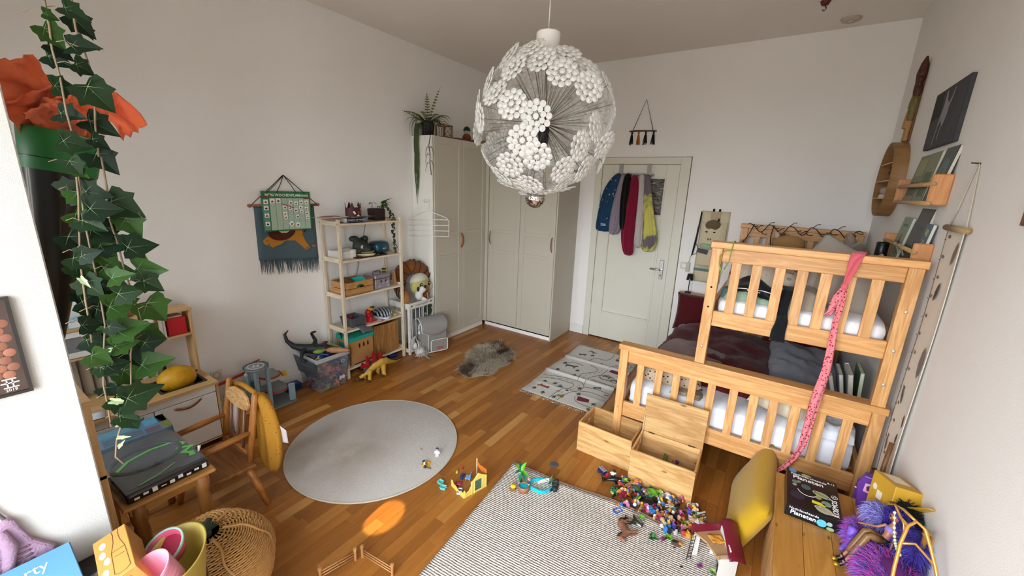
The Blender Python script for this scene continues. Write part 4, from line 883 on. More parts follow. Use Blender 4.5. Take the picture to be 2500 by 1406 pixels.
# yellow carton
t_ = thing('yellow_carton', 'yellow open carton with white labels propped against the right wall above the bench', 'box', (.592, 2.13, .56), rot=(R(-12), R(6), R(14)))
ye = M('#c79a2e', .5, var=.1); cw = M('#e6dfc8', .5)
g = G(); g.bb(-.055, .04, -.09, .07, .0, .15); g.build('carton', ye, t_, bevel=.002)
G().box((.015, -.165, .112), (.085, .15, .003), RX(-28)).build('flap', ye, t_)
G().bb(-.03, .025, -.03, .055, .1501, .1508).build('white_label', cw, t_); G().bb(-.0558, -.0551, -.02, .015, .05, .085).build('white_label', cw, t_)
G(T(-.0556, .035, .09) @ RY(-90)).prism([(.014*math.cos(i*.4), .014*math.sin(i*.4)) for i in range(16)], .0008).build('white_dot', cw, t_)
t_ = thing('carton_stand', 'upright purple-grey storage tin behind the doll set holding up the yellow carton', 'tin', (.60, 2.12, .4505))
G().bb(-.045, .045, -.075, .075, 0, .105).build('tin', M('#6a5a6e', .5), t_, bevel=.004)
t_ = thing('wooden_stick', 'plain brown stick leaning between the bed leg and the right wall', 'stick', (0, 0, 0))
G().tube([(.60, 2.42, .45), (.612, 2.45, .60), (.625, 2.49, .72)], .010, 9).build('stick', WOOD('#7a5638', '#5f4027', 2, 6), t_)
# furry doll sofa, canopy, dolls
rf = random.Random(21)
lav = [M('#7f78c4', .8), M('#6c63b0', .8), M('#a7a0dc', .8)]; mag = [M('#8a2f8c', .8), M('#b04aa0', .8), M('#5a54b5', .8)]; vio = [M('#33227c', .7), M('#43309a', .7), M('#261a63', .7)]; nig = [M('#0d0c10', .8), M('#17151b', .8), M('#060608', .8)]
def furry(name, label, cat, g, n, L, mats, core, comb=None, wd=.0012, droop=.3):
 t_ = thing(name, label, cat, (0, 0, 0)); pts = surf_pts(g, n, rf); g.build('body', core, t_)
 o = fur(G(), pts, L, wd, rf, droop, comb).build('fur', mats, t_); o['kind'] = 'stuff'; return t_
g = G(); g.ell((.545, 1.77, .515), (.085, .15, .055)); furry('doll_sofa', 'magenta and violet long-haired doll seat on the bench under the gold arches', 'doll sofa', g, 3200, .05, mag, M('#6d2a78', .9), (-.3, -.3, .1))
g = G(); g.ell((.49, 1.99, .50), (.05, .07, .045)); furry('furry_cushion', 'small pink-purple fluffy cushion under the lavender hair on the bench', 'cushion', g, 1300, .035, mag, M('#6d2a78', .9), (-.5, 0, .1))
g = G(); g.ell((.555, 2.03, .585), (.06, .075, .04), RY(20)); furry('lavender_wig', 'lavender long-haired fur wig arching over the dolls on the bench', 'doll hair', g, 2200, .036, lav, M('#5a53a0', .9), (-.2, -.2, -.4), droop=.5)
g = G(); g.ell((.61, 2.03, .63), (.042, .085, .055)); furry('black_wig', 'black curly doll hair between the lavender wig and the right wall', 'doll hair', g, 1300, .028, nig, M('#0b0a0d', .9), None)
def limb_doll():
 t_ = thing('fashion_doll', 'seated fashion doll with long violet hair, fishnet legs and gold-toed black shoes', 'doll', (0, 0, 0))
 sk = M('#a06a50', .45, sub=.1); net = M('#7d5a33', .4, var=.35, vs=160)
 g = G(); hip = Vector((.535, 1.90, .575)); ch = Vector((.553, 1.925, .625)); nk = Vector((.557, 1.93, .648))
 g.tube([hip, hip.lerp(ch, .45), ch, nk, nk+Vector((0, .004, .012))], [.017, .012, .016, .007, .006], 10)
 g.ell(nk+Vector((-.004, -.002, .030)), (.017, .016, .021))
 g.tube([ch+Vector((.012, -.012, .005)), (.562, 1.90, .60), (.552, 1.872, .575), (.546, 1.865, .566)], [.006, .005, .004, .005], 8)
 g.tube([ch+Vector((-.012, .012, .005)), (.515, 1.935, .607), (.478, 1.925, .606), (.462, 1.92, .606)], [.006, .005, .004, .004], 8)
 for k in range(3): g.tube([(.464, 1.92, .606), (.452, 1.914+.006*k, .604)], [.002, .0012], 5)
 for s in (0, 1):
  o_ = Vector((-.004*s, .028*s, 0)); g.tube([hip+o_*.4, Vector((.49, 1.875, .597))+o_, Vector((.482, 1.872, .592))+o_, Vector((.45, 1.845, .52))+o_, Vector((.438, 1.835, .492))+o_, Vector((.424, 1.825, .470))+o_], [.015, .0115, .011, .0095, .006, .006], 10)
 baked('body', g, sk, t_, .0022, 2)
 for s in (0, 1):
  o_ = Vector((-.004*s, .028*s, 0)); G().tube([Vector((.522, 1.889, .583))+o_*.6, Vector((.49, 1.875, .597))+o_, Vector((.482, 1.872, .592))+o_, Vector((.45, 1.845, .52))+o_, Vector((.440, 1.837, .497))+o_], [.0148, .0122, .0118, .0101, .0068], 12).build('fishnet_stocking', net, t_)
  g = G(); b = Vector((.424, 1.825, .462))+o_
  g.tube([b+Vector((.016, .010, .02)), b+Vector((.004, .004, .006)), b+Vector((-.016, -.008, -.004))], [.0075, .009, .008], 9); g.cyl(b+Vector((.016, .010, .012)), b+Vector((.020, .012, -.011)), .003, .002, 7); g.tube([b+Vector((.004, -.008, .018)), b+Vector((.0, .004, .022)), b+Vector((.012, .012, .018))], .003, 6); g.build('shoe', M('#0e0c0e', .35), t_)
  G().ell(b+Vector((-.020, -.010, -.004)), (.012, .010, .009)).build('toe_cap', M('#b98b2e', .3, .7), t_)
 G().tube([ch-Vector((.003, .003, .026)), ch-Vector((.001, .001, .008)), ch+Vector((0, 0, .008))], [.0148, .0182, .0165], 12).build('bodice', M('#8d78c9', .5, var=.3, vs=90), t_)
 G().tube([hip-Vector((.004, .004, .004)), hip+Vector((.004, .004, .014))], [.0188, .0165], 12).build('shorts', M('#131117', .5), t_)
 hc = nk+Vector((-.004, -.002, .030)); f_ = Vector((-.55, -.8, .15)).normalized(); sd = Vector((.8, -.55, 0)).normalized()
 for s in (-1, 1):
  G().ell(hc+f_*.0165+sd*.0065*s+Vector((0, 0, .002)), (.0036, .0036, .0024), nu=8, nv=6).build('eye', M('#2a1a1a', .2), t_)
  G().tube([hc+f_*.0168+sd*(.0065*s-.004)+Vector((0, 0, .007)), hc+f_*.017+sd*(.0065*s+.003)+Vector((0, 0, .009))], .0009, 5).build('eyebrow', M('#2c1740', .6), t_)
 G().ell(hc+f_*.0185-Vector((0, 0, .0035)), (.0022, .0024, .003), nu=8, nv=6).build('nose', sk, t_); G().ell(hc+f_*.0165-Vector((0, 0, .0105)), (.0045, .0042, .0018), nu=8, nv=6).build('mouth', M('#7a2638', .4), t_)
 g = G(); g.ell(hc+Vector((.006, .006, .008)), (.022, .021, .020)); pts = [(q, n_) for q, n_ in surf_pts(g, 900, rf) if (n_.dot(f_) < .35)]
 hr = g.build('hair', vio[0], t_)
 o = G()
 for q, n_ in pts:
  a = Vector(q); s1 = sd*rf.choice((-1, 1))
  o.tube([a, a+n_*.012+s1*.006, a+s1*.016+Vector((.006, .006, -.035)), a+s1*rf.uniform(.012, .03)+Vector((.012, .006, -rf.uniform(.06, .11)))], [.0012, .0012, .001, .0003], 3, mi=rf.randrange(3))
 o = o.build('hair_strands', vio, t_); o['kind'] = 'stuff'; return t_
limb_doll()
g = G(); g.ell((.612, 1.90, .585), (.035, .065, .085)); furry('violet_wig', 'deep violet doll hair hanging between the gold arches and the wall', 'doll hair', g, 1500, .05, vio, M('#2b1d70', .9), (0, 0, -.8), droop=.3)
t_ = thing('purple_boot', 'ribbed lilac doll boot beside the doll legs on the bench', 'doll boot', (.455, 1.955, .4505), 20)
lil = M('#7a55c4', .45); g = G(); g.tube([(0, 0, .10), (0, 0, .03), (-.006, -.004, .012), (-.03, -.02, .008), (-.045, -.03, .004)], [.017, .014, .013, .010, .004], 12)
for k in range(7): g.lathe([(.0155, .03+.01*k-.002), (.0185, .03+.01*k), (.0155, .03+.01*k+.002)], 12)
g.cyl((.006, .004, .012), (.009, .006, -.0), .004, .003, 8); g.build('boot', lil, t_)
t_ = thing('gold_canopy', 'golden plastic arched canopy frame standing over the doll seat', 'canopy', (0, 0, 0)); gold = M('#c18f3f', .32, .35, coat=.3)
g = G(); A = [(.495, 1.565, .47), (.505, 1.60, .56), (.512, 1.66, .66), (.520, 1.70, .73), (.533, 1.73, .785), (.555, 1.75, .80), (.580, 1.745, .785), (.597, 1.72, .74), (.610, 1.69, .70), (.630, 1.66, .63), (.640, 1.62, .55), (.640, 1.58, .48)]
g.tube(A, .0055, 9); g.build('arch', gold, t_)
G().tube([A[3], (.560, 1.72, .735), A[8]], .004, 8).build('crossbar', gold, t_)
G().tube([A[5], (.53, 1.80, .80), (.515, 1.83, .79), (.53, 1.80, .765), A[4]], .0045, 8).build('scroll', gold, t_)
G().tube([(.50, 1.86, .76), (.515, 1.83, .79), (.54, 1.79, .75), (.545, 1.77, .71)], .0035, 8).build('scroll', gold, t_)
for q, l in (((.505, 1.60, .56), .11), ((.640, 1.60, .52), .07), ((.625, 1.86, .70), .06)):
 q = Vector(q); g = G(); g.lathe([(0, -l), (.008, -l), (.0085, -.012), (.013, -.006), (.009, -.001), (.013, .006), (.012, .009), (0, .008)], 14, T(*q)); g.build('finial_post', gold, t_)
G().tube([A[7], (.615, 1.78, .74), (.625, 1.86, .69), (.63, 1.90, .60), (.63, 1.92, .47)], .005, 8).build('rear_rail', gold, t_)
t_ = thing('bead_garland', 'pale green bead garland hanging from the gold canopy', 'beads', (0, 0, 0)); g = G()
for k in range(13):
 s = k/12; g.ell((.512+.02*s, 1.80-.085*s, .775-.10*s-.03*math.sin(math.pi*s)), (.0048, .0048, .0062), nu=8, nv=6)
g.tube([(.512+.02*s, 1.80-.085*s, .775-.10*s-.03*math.sin(math.pi*s)) for s in [i/12 for i in range(13)]], .0015, 4); g.build('strand', M('#c3c99a', .5), t_)
t_ = thing('toy_peanut', 'small pink shell-like trinket on the bench beside the game box', 'trinket', (.475, 2.10, .4505), 30)
G().ell((0, 0, .010), (.018, .011, .010)).build('shell', M('#d1a58e', .4), t_); G().ell((-.017, 0, .012), (.005, .004, .004), nu=8, nv=6).build('tip', M('#8f5545', .5), t_)
# ================================================================ left side: radiator, play kitchen, table, chair, garage
t_ = thing('radiator', 'white ribbed radiator on the left wall behind the play kitchen', 'radiator', (XL+.035, .52, .16))
rad = M('#cfccc4', .4)
for i in range(11): G().tube([(0, -.27+.054*i, .0), (0, -.27+.054*i, .60)], .019, 8, flat=1.5).build('rib', rad, t_)
for z in (.02, .58): G().tube([(0, -.29, z), (0, .30, z)], .017, 8).build('pipe', rad, t_)
G().tube([(0, .29, .02), (0, .34, .02), (0, .35, -.16)], .011, 8).build('feed_pipe', rad, t_)
birch = WOOD('#d3ae7c', '#bb945f', 1, 5, .4, 10); birch_z = WOOD('#cba672', '#b38c58', 2, 5, .4, 10); whi = M('#d9d8d6', .35, var=.02)
kit = thing('play_kitchen', 'birch and white toy kitchen with sink, oven and leather pulls at the left wall', 'toy kitchen', (0, 0, 0))
KX, KF, K0, K1 = -3.455, -3.055, .292, 1.006
g = G(); hx0, hx1, hy0, hy1 = -3.335, -3.125, .725, .955
for q in ((KX, hx0, K0, K1), (hx1, KF+.012, K0, K1), (hx0, hx1, K0, hy0), (hx0, hx1, hy1, K1)): g.bb(q[0], q[1], q[2], q[3], .478, .495)
g.build('worktop', birch, kit)
dkg = M('#25272b', .3, .3)
g = G(); g.bb(hx0, hx1, hy0, hy1, .425, .43); g.bb(hx0, hx0+.004, hy0, hy1, .43, .497); g.bb(hx1-.004, hx1, hy0, hy1, .43, .497); g.bb(hx0, hx1, hy0, hy0+.004, .43, .497); g.bb(hx0, hx1, hy1-.004, hy1, .43, .497)
for q in ((hx0-.012, hx0, hy0-.012, hy1+.012), (hx1, hx1+.012, hy0-.012, hy1+.012), (hx0, hx1, hy0-.012, hy0), (hx0, hx1, hy1, hy1+.012)): g.bb(q[0], q[1], q[2], q[3], .495, .499)
g.build('sink', dkg, kit)
g = G(); g.tube([(-3.385, .82, .495), (-3.385, .82, .60), (-3.38, .815, .635), (-3.36, .79, .65), (-3.33, .72, .655), (-3.32, .69, .635), (-3.32, .685, .61)], .011, 9); g.tube([(-3.385, .82, .53), (-3.36, .85, .535), (-3.35, .87, .55)], .008, 8); g.build('faucet', M('#4a4d52', .3, .6), kit)
for y in (K0, K1-.016): G().bb(KX, KF, y, y+.016, .0, .478).build('side_panel', birch_z, kit, bevel=.001)
g = G(); g.bb(KX+.01, KF-.02, K0+.016, K1-.016, .06, .07); g.bb(KX, KX+.01, K0+.016, K1-.016, .07, .478); g.build('carcass', whi, kit)
G().bb(KF-.016, KF-.004, K0+.018, K1-.018, .425, .476).build('fascia', whi, kit, bevel=.001)
for (y0, y1), hy in (((K0+.02, .650), (.50, .60)), ((.654, K1-.02), (.75, .90))):
 d = G().bb(KF-.016, KF-.002, y0, y1, .085, .420).build('door', whi, kit, bevel=.0015)
 y, e_ = hy; g = G(); x = KF
 g.sheet(lambda u, v: (x+.002+.018*math.sin(math.pi*u), y+(e_-y)*u, .405-.022*math.sin(math.pi*u*.9)-.03*(1-u)*0+.016*(v-.5)+.02*(u-.5)), 12, 2, .003); g.build('leather_pull', leather, d)
 for yy, zz in ((y+.008, .397), (e_-.008, .413)): G().ell((x+.006, yy, zz), (.003, .005, .005), nu=8, nv=6).build('screw', M('#b9b3a8', .3, .8), d)
HB, HF = -3.475, -3.335
G().bb(HB, HF+.006, K0-.004, K1+.006, .950, .966).build('hutch_top', birch, kit, bevel=.002)
for y in (K0, K1-.014): G().bb(HB, HF, y, y+.014, .495, .950).build('hutch_side', birch_z, kit, bevel=.001)
G().bb(HB, HF, K0+.014, K1-.014, .772, .785).build('hutch_shelf', birch, kit, bevel=.001)
G().bb(HB, HF-.004, .843, .855, .785, .950).build('divider', whi, kit)
md = G()
for q in ((K0+.018, K0+.05, .79, .947), (.785, .840, .79, .947), (K0+.05, .785, .79, .822), (K0+.05, .785, .915, .947)): md.bb(HF-.012, HF, q[0], q[1], q[2], q[3])
md = md.build('oven_door', whi, kit)
G().bb(HF-.010, HF-.006, K0+.048, .787, .820, .917).build('window', M('#77777a', .12, var=.2, vs=20), md)
g = G(); g.sheet(lambda u, v: (HF+.001+.014*math.sin(math.pi*u), .806+.02*(v-.5), .955-.16*u), 10, 2, .003); g.build('leather_pull', leather, md)
t_ = thing('red_box', 'bright red toy toaster in the right bay of the play kitchen hutch', 'toy', (-3.405, .925, .785))
G().bb(-.05, .055, -.058, .05, 0, .125).build('body', M('#b10e1c', .35), t_, bevel=.006, seg=2); G().bb(-.035, .04, -.045, .035, .125, .133).build('lid_paper', M('#d9d5cc', .7), t_, bevel=.001); G().bb(-.01, .03, .05, .056, .05, .09).build('knob', M('#2c2a2c', .4), t_, bevel=.002)
t_ = thing('papaya_melon', 'large yellow melon sitting in the toy kitchen sink', 'melon', (-3.23, .838, .525))
g = G(); g.ell((0, 0, 0), (.082, .108, .088), nu=24, nv=16, fn=lambda q: 1+.015*wob(q.x*4, q.y*4, q.z*4))
def melon_m():
 m, t, p = base('melon rind', .45, 0, .4); v = coords(t); n = noise_tex(t, v, 13, 5, .65); n2 = noise_tex(t, v, 120, 2)
 t.links.new(ramp(t, n, [(.3, lin('#7d5a10')), (.45, lin('#c08d14')), (.7, lin('#d5a420'))]), p.inputs['Base Color']); bump(t, p, n2, .15, .003); return m
g.build('fruit', melon_m(), t_); G().tube([(0, .104, .012), (0, .118, .02)], [.009, .006], 7).build('stem', M('#6b5426', .8), t_)
t_ = thing('blue_carton', 'pale blue and white flat carton on top of the play kitchen behind the ivy', 'box', (-3.40, .52, .9665), 4)
G().bb(-.05, .055, -.13, .13, 0, .045).build('carton', M('#8fb4c6', .4, var=.25, vs=18), t_, bevel=.001); G().bb(.0555, .056, -.10, .12, .006, .038).build('label', M('#dfe4e6', .4), t_); G().bb(-.03, .05, .06, .12, .045, .0475).build('label', M('#e6e6e4', .4), t_)
t_ = thing('brown_basket', 'brown paper bag with red print standing on the play kitchen behind the ivy', 'bag', (-3.42, .66, .9665))
G().box((0, 0, .07), (.07, .12, .14), None, 0, (1.05, 1.1)).build('bag', M('#8b6447', .8, var=.2, bmp=.4, bs=30), t_, bevel=.004); G().bb(.036, .0372, -.03, .03, .05, .09).build('print', M('#8c1f28', .6), t_)
t_ = thing('sponge_cloth', 'small beige sponge lying on the play kitchen worktop', 'sponge', (-3.24, .60, .495), 20)
G().ell((0, 0, .014), (.05, .032, .014)).build('sponge', FAB('#b7a387'), t_)
t_ = thing('white_paper', 'folded white paper on the near end of the play kitchen worktop', 'paper', (-3.10, .38, .4955), -10)
G().sheet(lambda u, v: (-.05+.1*u, -.07+.14*v, .002+.012*abs(u-.5)), 6, 4, .001).build('sheet', M('#c9cdd9', .7), t_)
# low shelf behind the pier, with the school cone on it
t_ = thing('narrow_bookcase', 'narrow birch bookcase tucked behind the white wall pier', 'bookcase', (0, 0, 0))
for x in (-2.345, -2.051): G().bb(x, x+.016, -.30, .262, 0, 1.02).build('side_panel', birch_z, t_, bevel=.001)
for z in (.06, .38, .70, 1.02): G().bb(-2.345, -2.035, -.30, .268, z, z+.016).build('board', birch, t_, bevel=.001)
t_ = thing('school_cone', 'black cone-shaped gift bag with a green rim standing on the bookcase behind the ivy', 'school cone', (0, 0, 0))
a = Vector((-2.19, .19, 1.052)); b = Vector((-2.2, .375, 1.985)); ez = (b-a).normalized(); L = (b-a).length
mc = basis(a, ez.orthogonal(), ez.cross(ez.orthogonal())); mc = Matrix.Translation(a) @ ez.to_track_quat('Z', 'Y').to_matrix().to_4x4()
G().lathe([(.0, 0), (.012, .0), (.098, L*.90), (.102, L*.905), (.092, L*.90), (.008, .03), (0, .03)], 32, mc).build('cone', M('#0e100f', .35, var=.4, vs=10, coat=.3), t_)
G().lathe([(.0955, L*.86), (.109, L+.005), (.107, L+.006), (.0935, L*.865)], 32, mc).build('green_band', M('#1f6b2c', .5), t_)
star = [(.012*(1 if i % 2 else .45)*math.cos(i*math.pi/5), .012*(1 if i % 2 else .45)*math.sin(i*math.pi/5)) for i in range(10)]
for an, h, c, s in ((20, .93, '#c9c04a', .7), (35, .955, '#c9c04a', .6), (28, .91, '#a9c04a', .6), (64, .885, '#d8b21e', 1.3), (75, .87, '#7a3a20', 1.6), (48, .82, '#4a8a9a', 1.8), (30, .7, '#8fb0a8', 2.2)):
 r_ = (.098*h/.9 if h < .86 else .0955+(h-.86)*.09)+.002
 G(mc @ RZ(an) @ T(r_, 0, L*h) @ RY(84) @ SC(s, s, 1)).prism(star, .001).build('sticker', M(c, .4), t_)
rr = random.Random(5)
def crepe(P0, P1, w0, w1, nm, col, sd, am=.02):
 P0, P1 = Vector(P0), Vector(P1); d = P1-P0; s = d.cross(Vector((1, .2, .1))).normalized()
 return G().sheet(lambda u, v: P0+d*v + s*((u-.5)*(w0+(w1-w0)*v)) + Vector((am*(1.3*wob(u*3+sd, v*2.5)+.25*wob(u*9, v*7+sd)), am*.5*wob(u*6, v*5, sd), am*.8*wob(u*7+sd, v*6, 2)+.03*math.sin(math.pi*v))), 16, 14, .0015).build(nm, FAB(col, '#c04e2c', 90, .15, 8, .4, .8), t_)
for i, (P0, P1, w0, w1) in enumerate((((-2.2, .36, 1.97), (-2.14, .27, 2.20), .15, .16), ((-2.2, .36, 1.97), (-2.12, .30, 2.10), .16, .2), ((-2.2, .38, 1.98), (-2.1, .34, 2.08), .14, .16), ((-2.19, .42, 1.98), (-2.1, .44, 2.12), .10, .10), ((-2.16, .46, 2.12), (-2.14, .57, 2.02), .12, .09), ((-2.2, .35, 1.98), (-2.1, .42, 2.04), .12, .14))):
 crepe(P0, P1, w0, w1, 'crepe_paper', ['#e2734c', '#dc6a44', '#e67b55'][i % 3], i*3.1, .028)
# children's table with things on it
t_ = thing('kids_table', 'small wooden children table with turned legs below the ivy', 'table', (0, 0, 0))
tw = WOOD('#b5824a', '#94632f', 1, 5, .4, 10); twz = WOOD('#a8733c', '#865626', 2, 5, .4, 10)
G().bb(-2.76, -2.075, .285, .622, .482, .50).build('tabletop', tw, t_, bevel=.007, seg=2)
g = G(); g.bb(-2.72, -2.115, .585, .60, .43, .482); g.bb(-2.72, -2.115, .31, .325, .43, .482); g.bb(-2.72, -2.705, .325, .585, .43, .482); g.bb(-2.13, -2.115, .325, .585, .43, .482); g.build('apron', tw, t_)
for x in (-2.70, -2.135):
 for y in (.34, .575): G().lathe([(.0, .482), (.03, .482), (.031, .40), (.024, .36), (.028, .33), (.026, .18), (.018, .02), (.018, 0), (0, 0)], 14, T(x, y, 0)).build('leg', twz, t_)
t_ = thing('game_case', 'flat black game case with lime green stripes and an oval opening on the children table', 'case', (-2.325, .452, .5005), 2)
bk = M('#0c0d0f', .25, var=.4, vs=8, coat=.4); lime = M('#58c52a', .4)
G().bb(-.225, .225, -.155, .150, 0, .045).build('case', bk, t_, bevel=.012, seg=3)
def flatpath(P, w_, z, mat, nm):
 g = G(); P = [Vector((x, y, z)) for x, y in P]; L_ = []; R_ = []
 for i, q in enumerate(P):
  d = (P[min(i+1, len(P)-1)]-P[max(i-1, 0)]).normalized(); s = Vector((-d.y, d.x, 0))*w_/2; L_.append(q+s); R_.append(q-s)
 n = len(P); g.add(L_+R_+[q+Vector((0, 0, .0012)) for q in L_+R_], [(2*n+i, 3*n+i, 3*n+i+1, 2*n+i+1) for i in range(n-1)]+[(i, i+1, 2*n+i+1, 2*n+i) for i in range(n-1)]+[(n+i+1, n+i, 3*n+i, 3*n+i+1) for i in range(n-1)]); return g.build(nm, mat, t_)
G(T(-.02, -.01, .045)).lathe([(.13, 0), (.13, .003), (.112, .003), (.112, 0)], 40, SC(.85, 1.05, 1)).build('oval_rim', M('#2b2d31', .35), t_)
flatpath([(.02, -.14), (-.05, -.07), (-.075, .02), (-.06, .10), (-.02, .135)], .014, .0462, lime, 'green_stripe')
flatpath([(-.02, .135), (.02, .10), (.045, .148), (.075, .10), (.10, .125), (.135, .118)], .024, .0464, lime, 'green_zigzag')
flatpath([(.13, .05), (.165, -.02), (.185, -.1)], .009, .0462, M('#6fae5f', .4), 'green_stripe')
for k in range(9): G().bb(.2255, .2262, -.13+.031*k, -.112+.031*k, .012+.006*(k % 2), .022+.006*(k % 3)).build('barcode_dash', M('#cfcfcf', .4), t_)
t_ = thing('picture_game_box', 'blue and yellow-green picture game box at the far side of the children table', 'box', (-2.655, .45, .5005), -3)
G().bb(-.09, .09, -.16, .165, 0, .05).build('carton', M('#2b6f94', .35, var=.5, vs=12), t_, bevel=.002)
for x0, x1, y0, y1, c in ((-.085, .0, .07, .16, '#3f9ac0'), (-.088, .088, .125, .163, '#6f7a3a'), (.01, .08, -.1, .05, '#27506a'), (-.08, -.01, -.12, .02, '#4a8fa8'), (.03, .085, .06, .12, '#5b2a3c')): G().bb(x0, x1, y0, y1, .05, .0506).build('printed_patch', M(c, .35, var=.5, vs=45), t_)
t_ = thing('clear_sleeve', 'clear plastic zip sleeve spread over the games on the children table', 'sleeve', (-2.42, .452, .5008), 1)
g = G(); g.sheet(lambda u, v: (-.325+.63*u, -.162+.326*v, .058+.012*math.sin(u*5+1)*math.sin(v*4)+.006*wob(u*9, v*9)-.052*(max(0, abs(2*u-1)-.86)/.14)**2-.05*(max(0, abs(2*v-1)-.86)/.14)**2), 26, 16, .0006); g.build('film', GLASS('#aebcc4', .08, .09), t_)
G().tube([(.24, .14, .06), (.245, .145, .09)], [.004, .007], 8).build('valve', M('#d9dde0', .2), t_)
# children's spindle armchair with the mustard jacket
ch = thing('kids_armchair', 'small turned-wood child armchair with a carved top rail facing the table', 'chair', (0, 0, 0))
cz = WOOD('#b87a3c', '#8f5825', 2, 6, .38, 10); cy = WOOD('#b87a3c', '#94602a', 1, 6, .38, 10)
G().prism([(-2.655, .60), (-2.285, .60), (-2.265, .87), (-2.66, .87)], .022, T(0, 0, .258)).build('seat', WOOD('#9c6a38', '#77481f', 0, 5, .5, 8), ch, bevel=.006, seg=2)
for x0, y0, x1, y1 in ((-2.30, .835, -2.245, .895), (-2.625, .835, -2.68, .895), (-2.315, .635, -2.285, .60), (-2.625, .635, -2.65, .60)): G().tube([(x0, y0, .26), ((x0+x1)/2, (y0+y1)/2, .13), (x1, y1, 0)], [.017, .020, .014], 10).build('leg', cz, ch)
BL, BR = -2.63, -2.315
for x0, x1 in ((BL, BL-.012), (BR, BR-.012)): G().tube([(x0, .855, .27), ((x0+x1)/2, .89, .46), (x1, .93, .665), (x1, .932, .675)], [.017, .019, .017, .012], 10).build('back_post', cz, ch)
G().prism([(-.125, -.03), (-.06, -.045), (.06, -.045), (.125, -.03), (.14, .0), (.11, .04), (.05, .06), (-.05, .06), (-.11, .04), (-.14, .0)], .018, T(-2.485, .912, .60) @ RX(80)).build('top_rail', WOOD('#d3aa76', '#a9773f', 0, 10, .5, 5, ring=2), ch, bevel=.004, label='pale grained top rail')
G().tube([(BL-.002, .862, .32), (BR-.002, .862, .32)], .012, 9).build('lower_rail', cz, ch)
for x in (-2.565, -2.485, -2.405): G().tube([(x, .866, .325), (x-.006, .905, .585)], .013, 8, flat=.55).build('spindle', WOOD('#a07a66', '#7f594a', 2, 6), ch)
for x in (BL-.006, BR-.006): G().tube([(x, .892, .455), (x, .76, .45), (x, .625, .44)], [.012, .018, .016], 10).build('arm', cy, ch); G().tube([(x, .645, .275), (x, .645, .445)], [.012, .013], 8).build('arm_support', cz, ch)
t_ = thing('mustard_jacket', 'mustard dotted child jacket with white lining hung over the small armchair', 'jacket', (0, 0, 0))
mus = SPOTS('#a8772a', ['#6d4416', '#a8772a', '#8a5b1c', '#a8772a'], 60, .16); lining = FAB('#cfc8c6', '#b3abab')
drape([(-2.345, .955, .665, .045, .03), (-2.345, .975, .60, .075, .04), (-2.325, .98, .50, .09, .045), (-2.305, .975, .38, .10, .042), (-2.29, .965, .27, .095, .038), (-2.275, .955, .17, .055, .025)], folds=5, amp=.9, seed=2).build('body', mus, t_, sub=1)
drape([(-2.645, .955, .645, .035, .03), (-2.66, .965, .56, .045, .035), (-2.675, .955, .47, .045, .03), (-2.665, .94, .36, .035, .022), (-2.655, .93, .28, .02, .015)], folds=4, amp=.3, seed=3).build('sleeve', mus, t_, sub=1)
drape([(-2.615, .94, .60, .025, .02), (-2.62, .935, .50, .035, .02), (-2.62, .925, .40, .03, .018), (-2.62, .915, .32, .018, .012)], folds=4, amp=.3, seed=4).build('lining', lining, t_, sub=1, label='white lining showing')
G().sheet(lambda u, v: (-2.255+.05*u+.01*v, .97+.05*u, .52-.14*v+.06*u*v-.08*u), 8, 8, .003).build('lining', lining, t_, label='white lining showing')
G().tube([(-2.61, .95, .645), (-2.49, .945, .672), (-2.37, .955, .648)], [.012, .014, .014], 8).build('collar', mus, t_)
# wooden toy garage
ga = thing('toy_garage', 'pale blue wooden toy garage with a round helipad tower by the left wall', 'toy garage', (0, 0, 0))
lb = M('#8fb0bf', .45); gy = M('#8f9496', .5); rd = M('#b23326', .45); og = M('#c0702c', .5)
G().bb(-3.495, -3.235, 1.10, 1.625, 0, .012).build('base', M('#7e8a92', .5), ga, bevel=.002)
for x, y in ((-3.33, 1.30), (-3.25, 1.325), (-3.37, 1.37), (-3.27, 1.42)): G().box((x, y, .20), (.02, .032, .376), RZ(25)).build('tower_post', lb, ga, bevel=.002)
G().cyl((-3.305, 1.355, .388), (-3.305, 1.355, .402), .088, n=32).build('helipad', gy, ga)
for r0, r1 in ((.088, .080), (.060, .052)): G(T(-3.305, 1.355, .402)).lathe([(r0, 0), (r0, .0012), (r1, .0012), (r1, 0)], 36).build('helipad_ring', M('#3c4247', .5) if r0 > .08 else M('#cfd3d5', .5), ga)
text('helipad_letter', 'H', .065, M('#d5d8da', .5), ga, T(-3.305, 1.355, .4022) @ RZ(62), .0006, bold=.002)
for z, y0, y1, x1 in ((.245, 1.40, 1.56, -3.29), (.115, 1.42, 1.60, -3.262)):
 pts = [(x1-.09+.09*math.cos(a), (y0+y1)/2+(y1-y0)/2*math.sin(a)) for a in [R(-90+12*i) for i in range(16)]]
 G().prism([(-3.49, y0), *pts, (-3.49, y1)], .010, T(0, 0, z)).build('deck', gy, ga, bevel=.001)
 g = G(); g.tube([(x, y, z+.014) for x, y in pts], .006, 6); g.build('deck_edge', rd, ga)
G().box((-3.252, 1.588, .095), (.02, .05, .16), RZ(-20)).build('end_support', lb, ga, bevel=.008, seg=2); G().lathe([(.02, 0), (.02, .03), (0, .03)], 16, T(-3.31, 1.565, .255) @ RX(90) @ T(0, 0, -.015)).build('crank_wheel', M('#c9a11f', .4), ga)
G().box((-3.47, 1.24, .285), (.035, .30, .012), RX(8)).build('ramp', rd, ga, bevel=.002); G().box((-3.452, 1.24, .295), (.006, .30, .018), RX(8)).build('ramp_side', rd, ga); G().tube([(-3.47, 1.38, .36), (-3.45, 1.45, .385)], .006, 6).build('barrier', rd, ga)
G().bb(-3.40, -3.24, 1.25, 1.36, .112, .122).build('deck', og, ga);
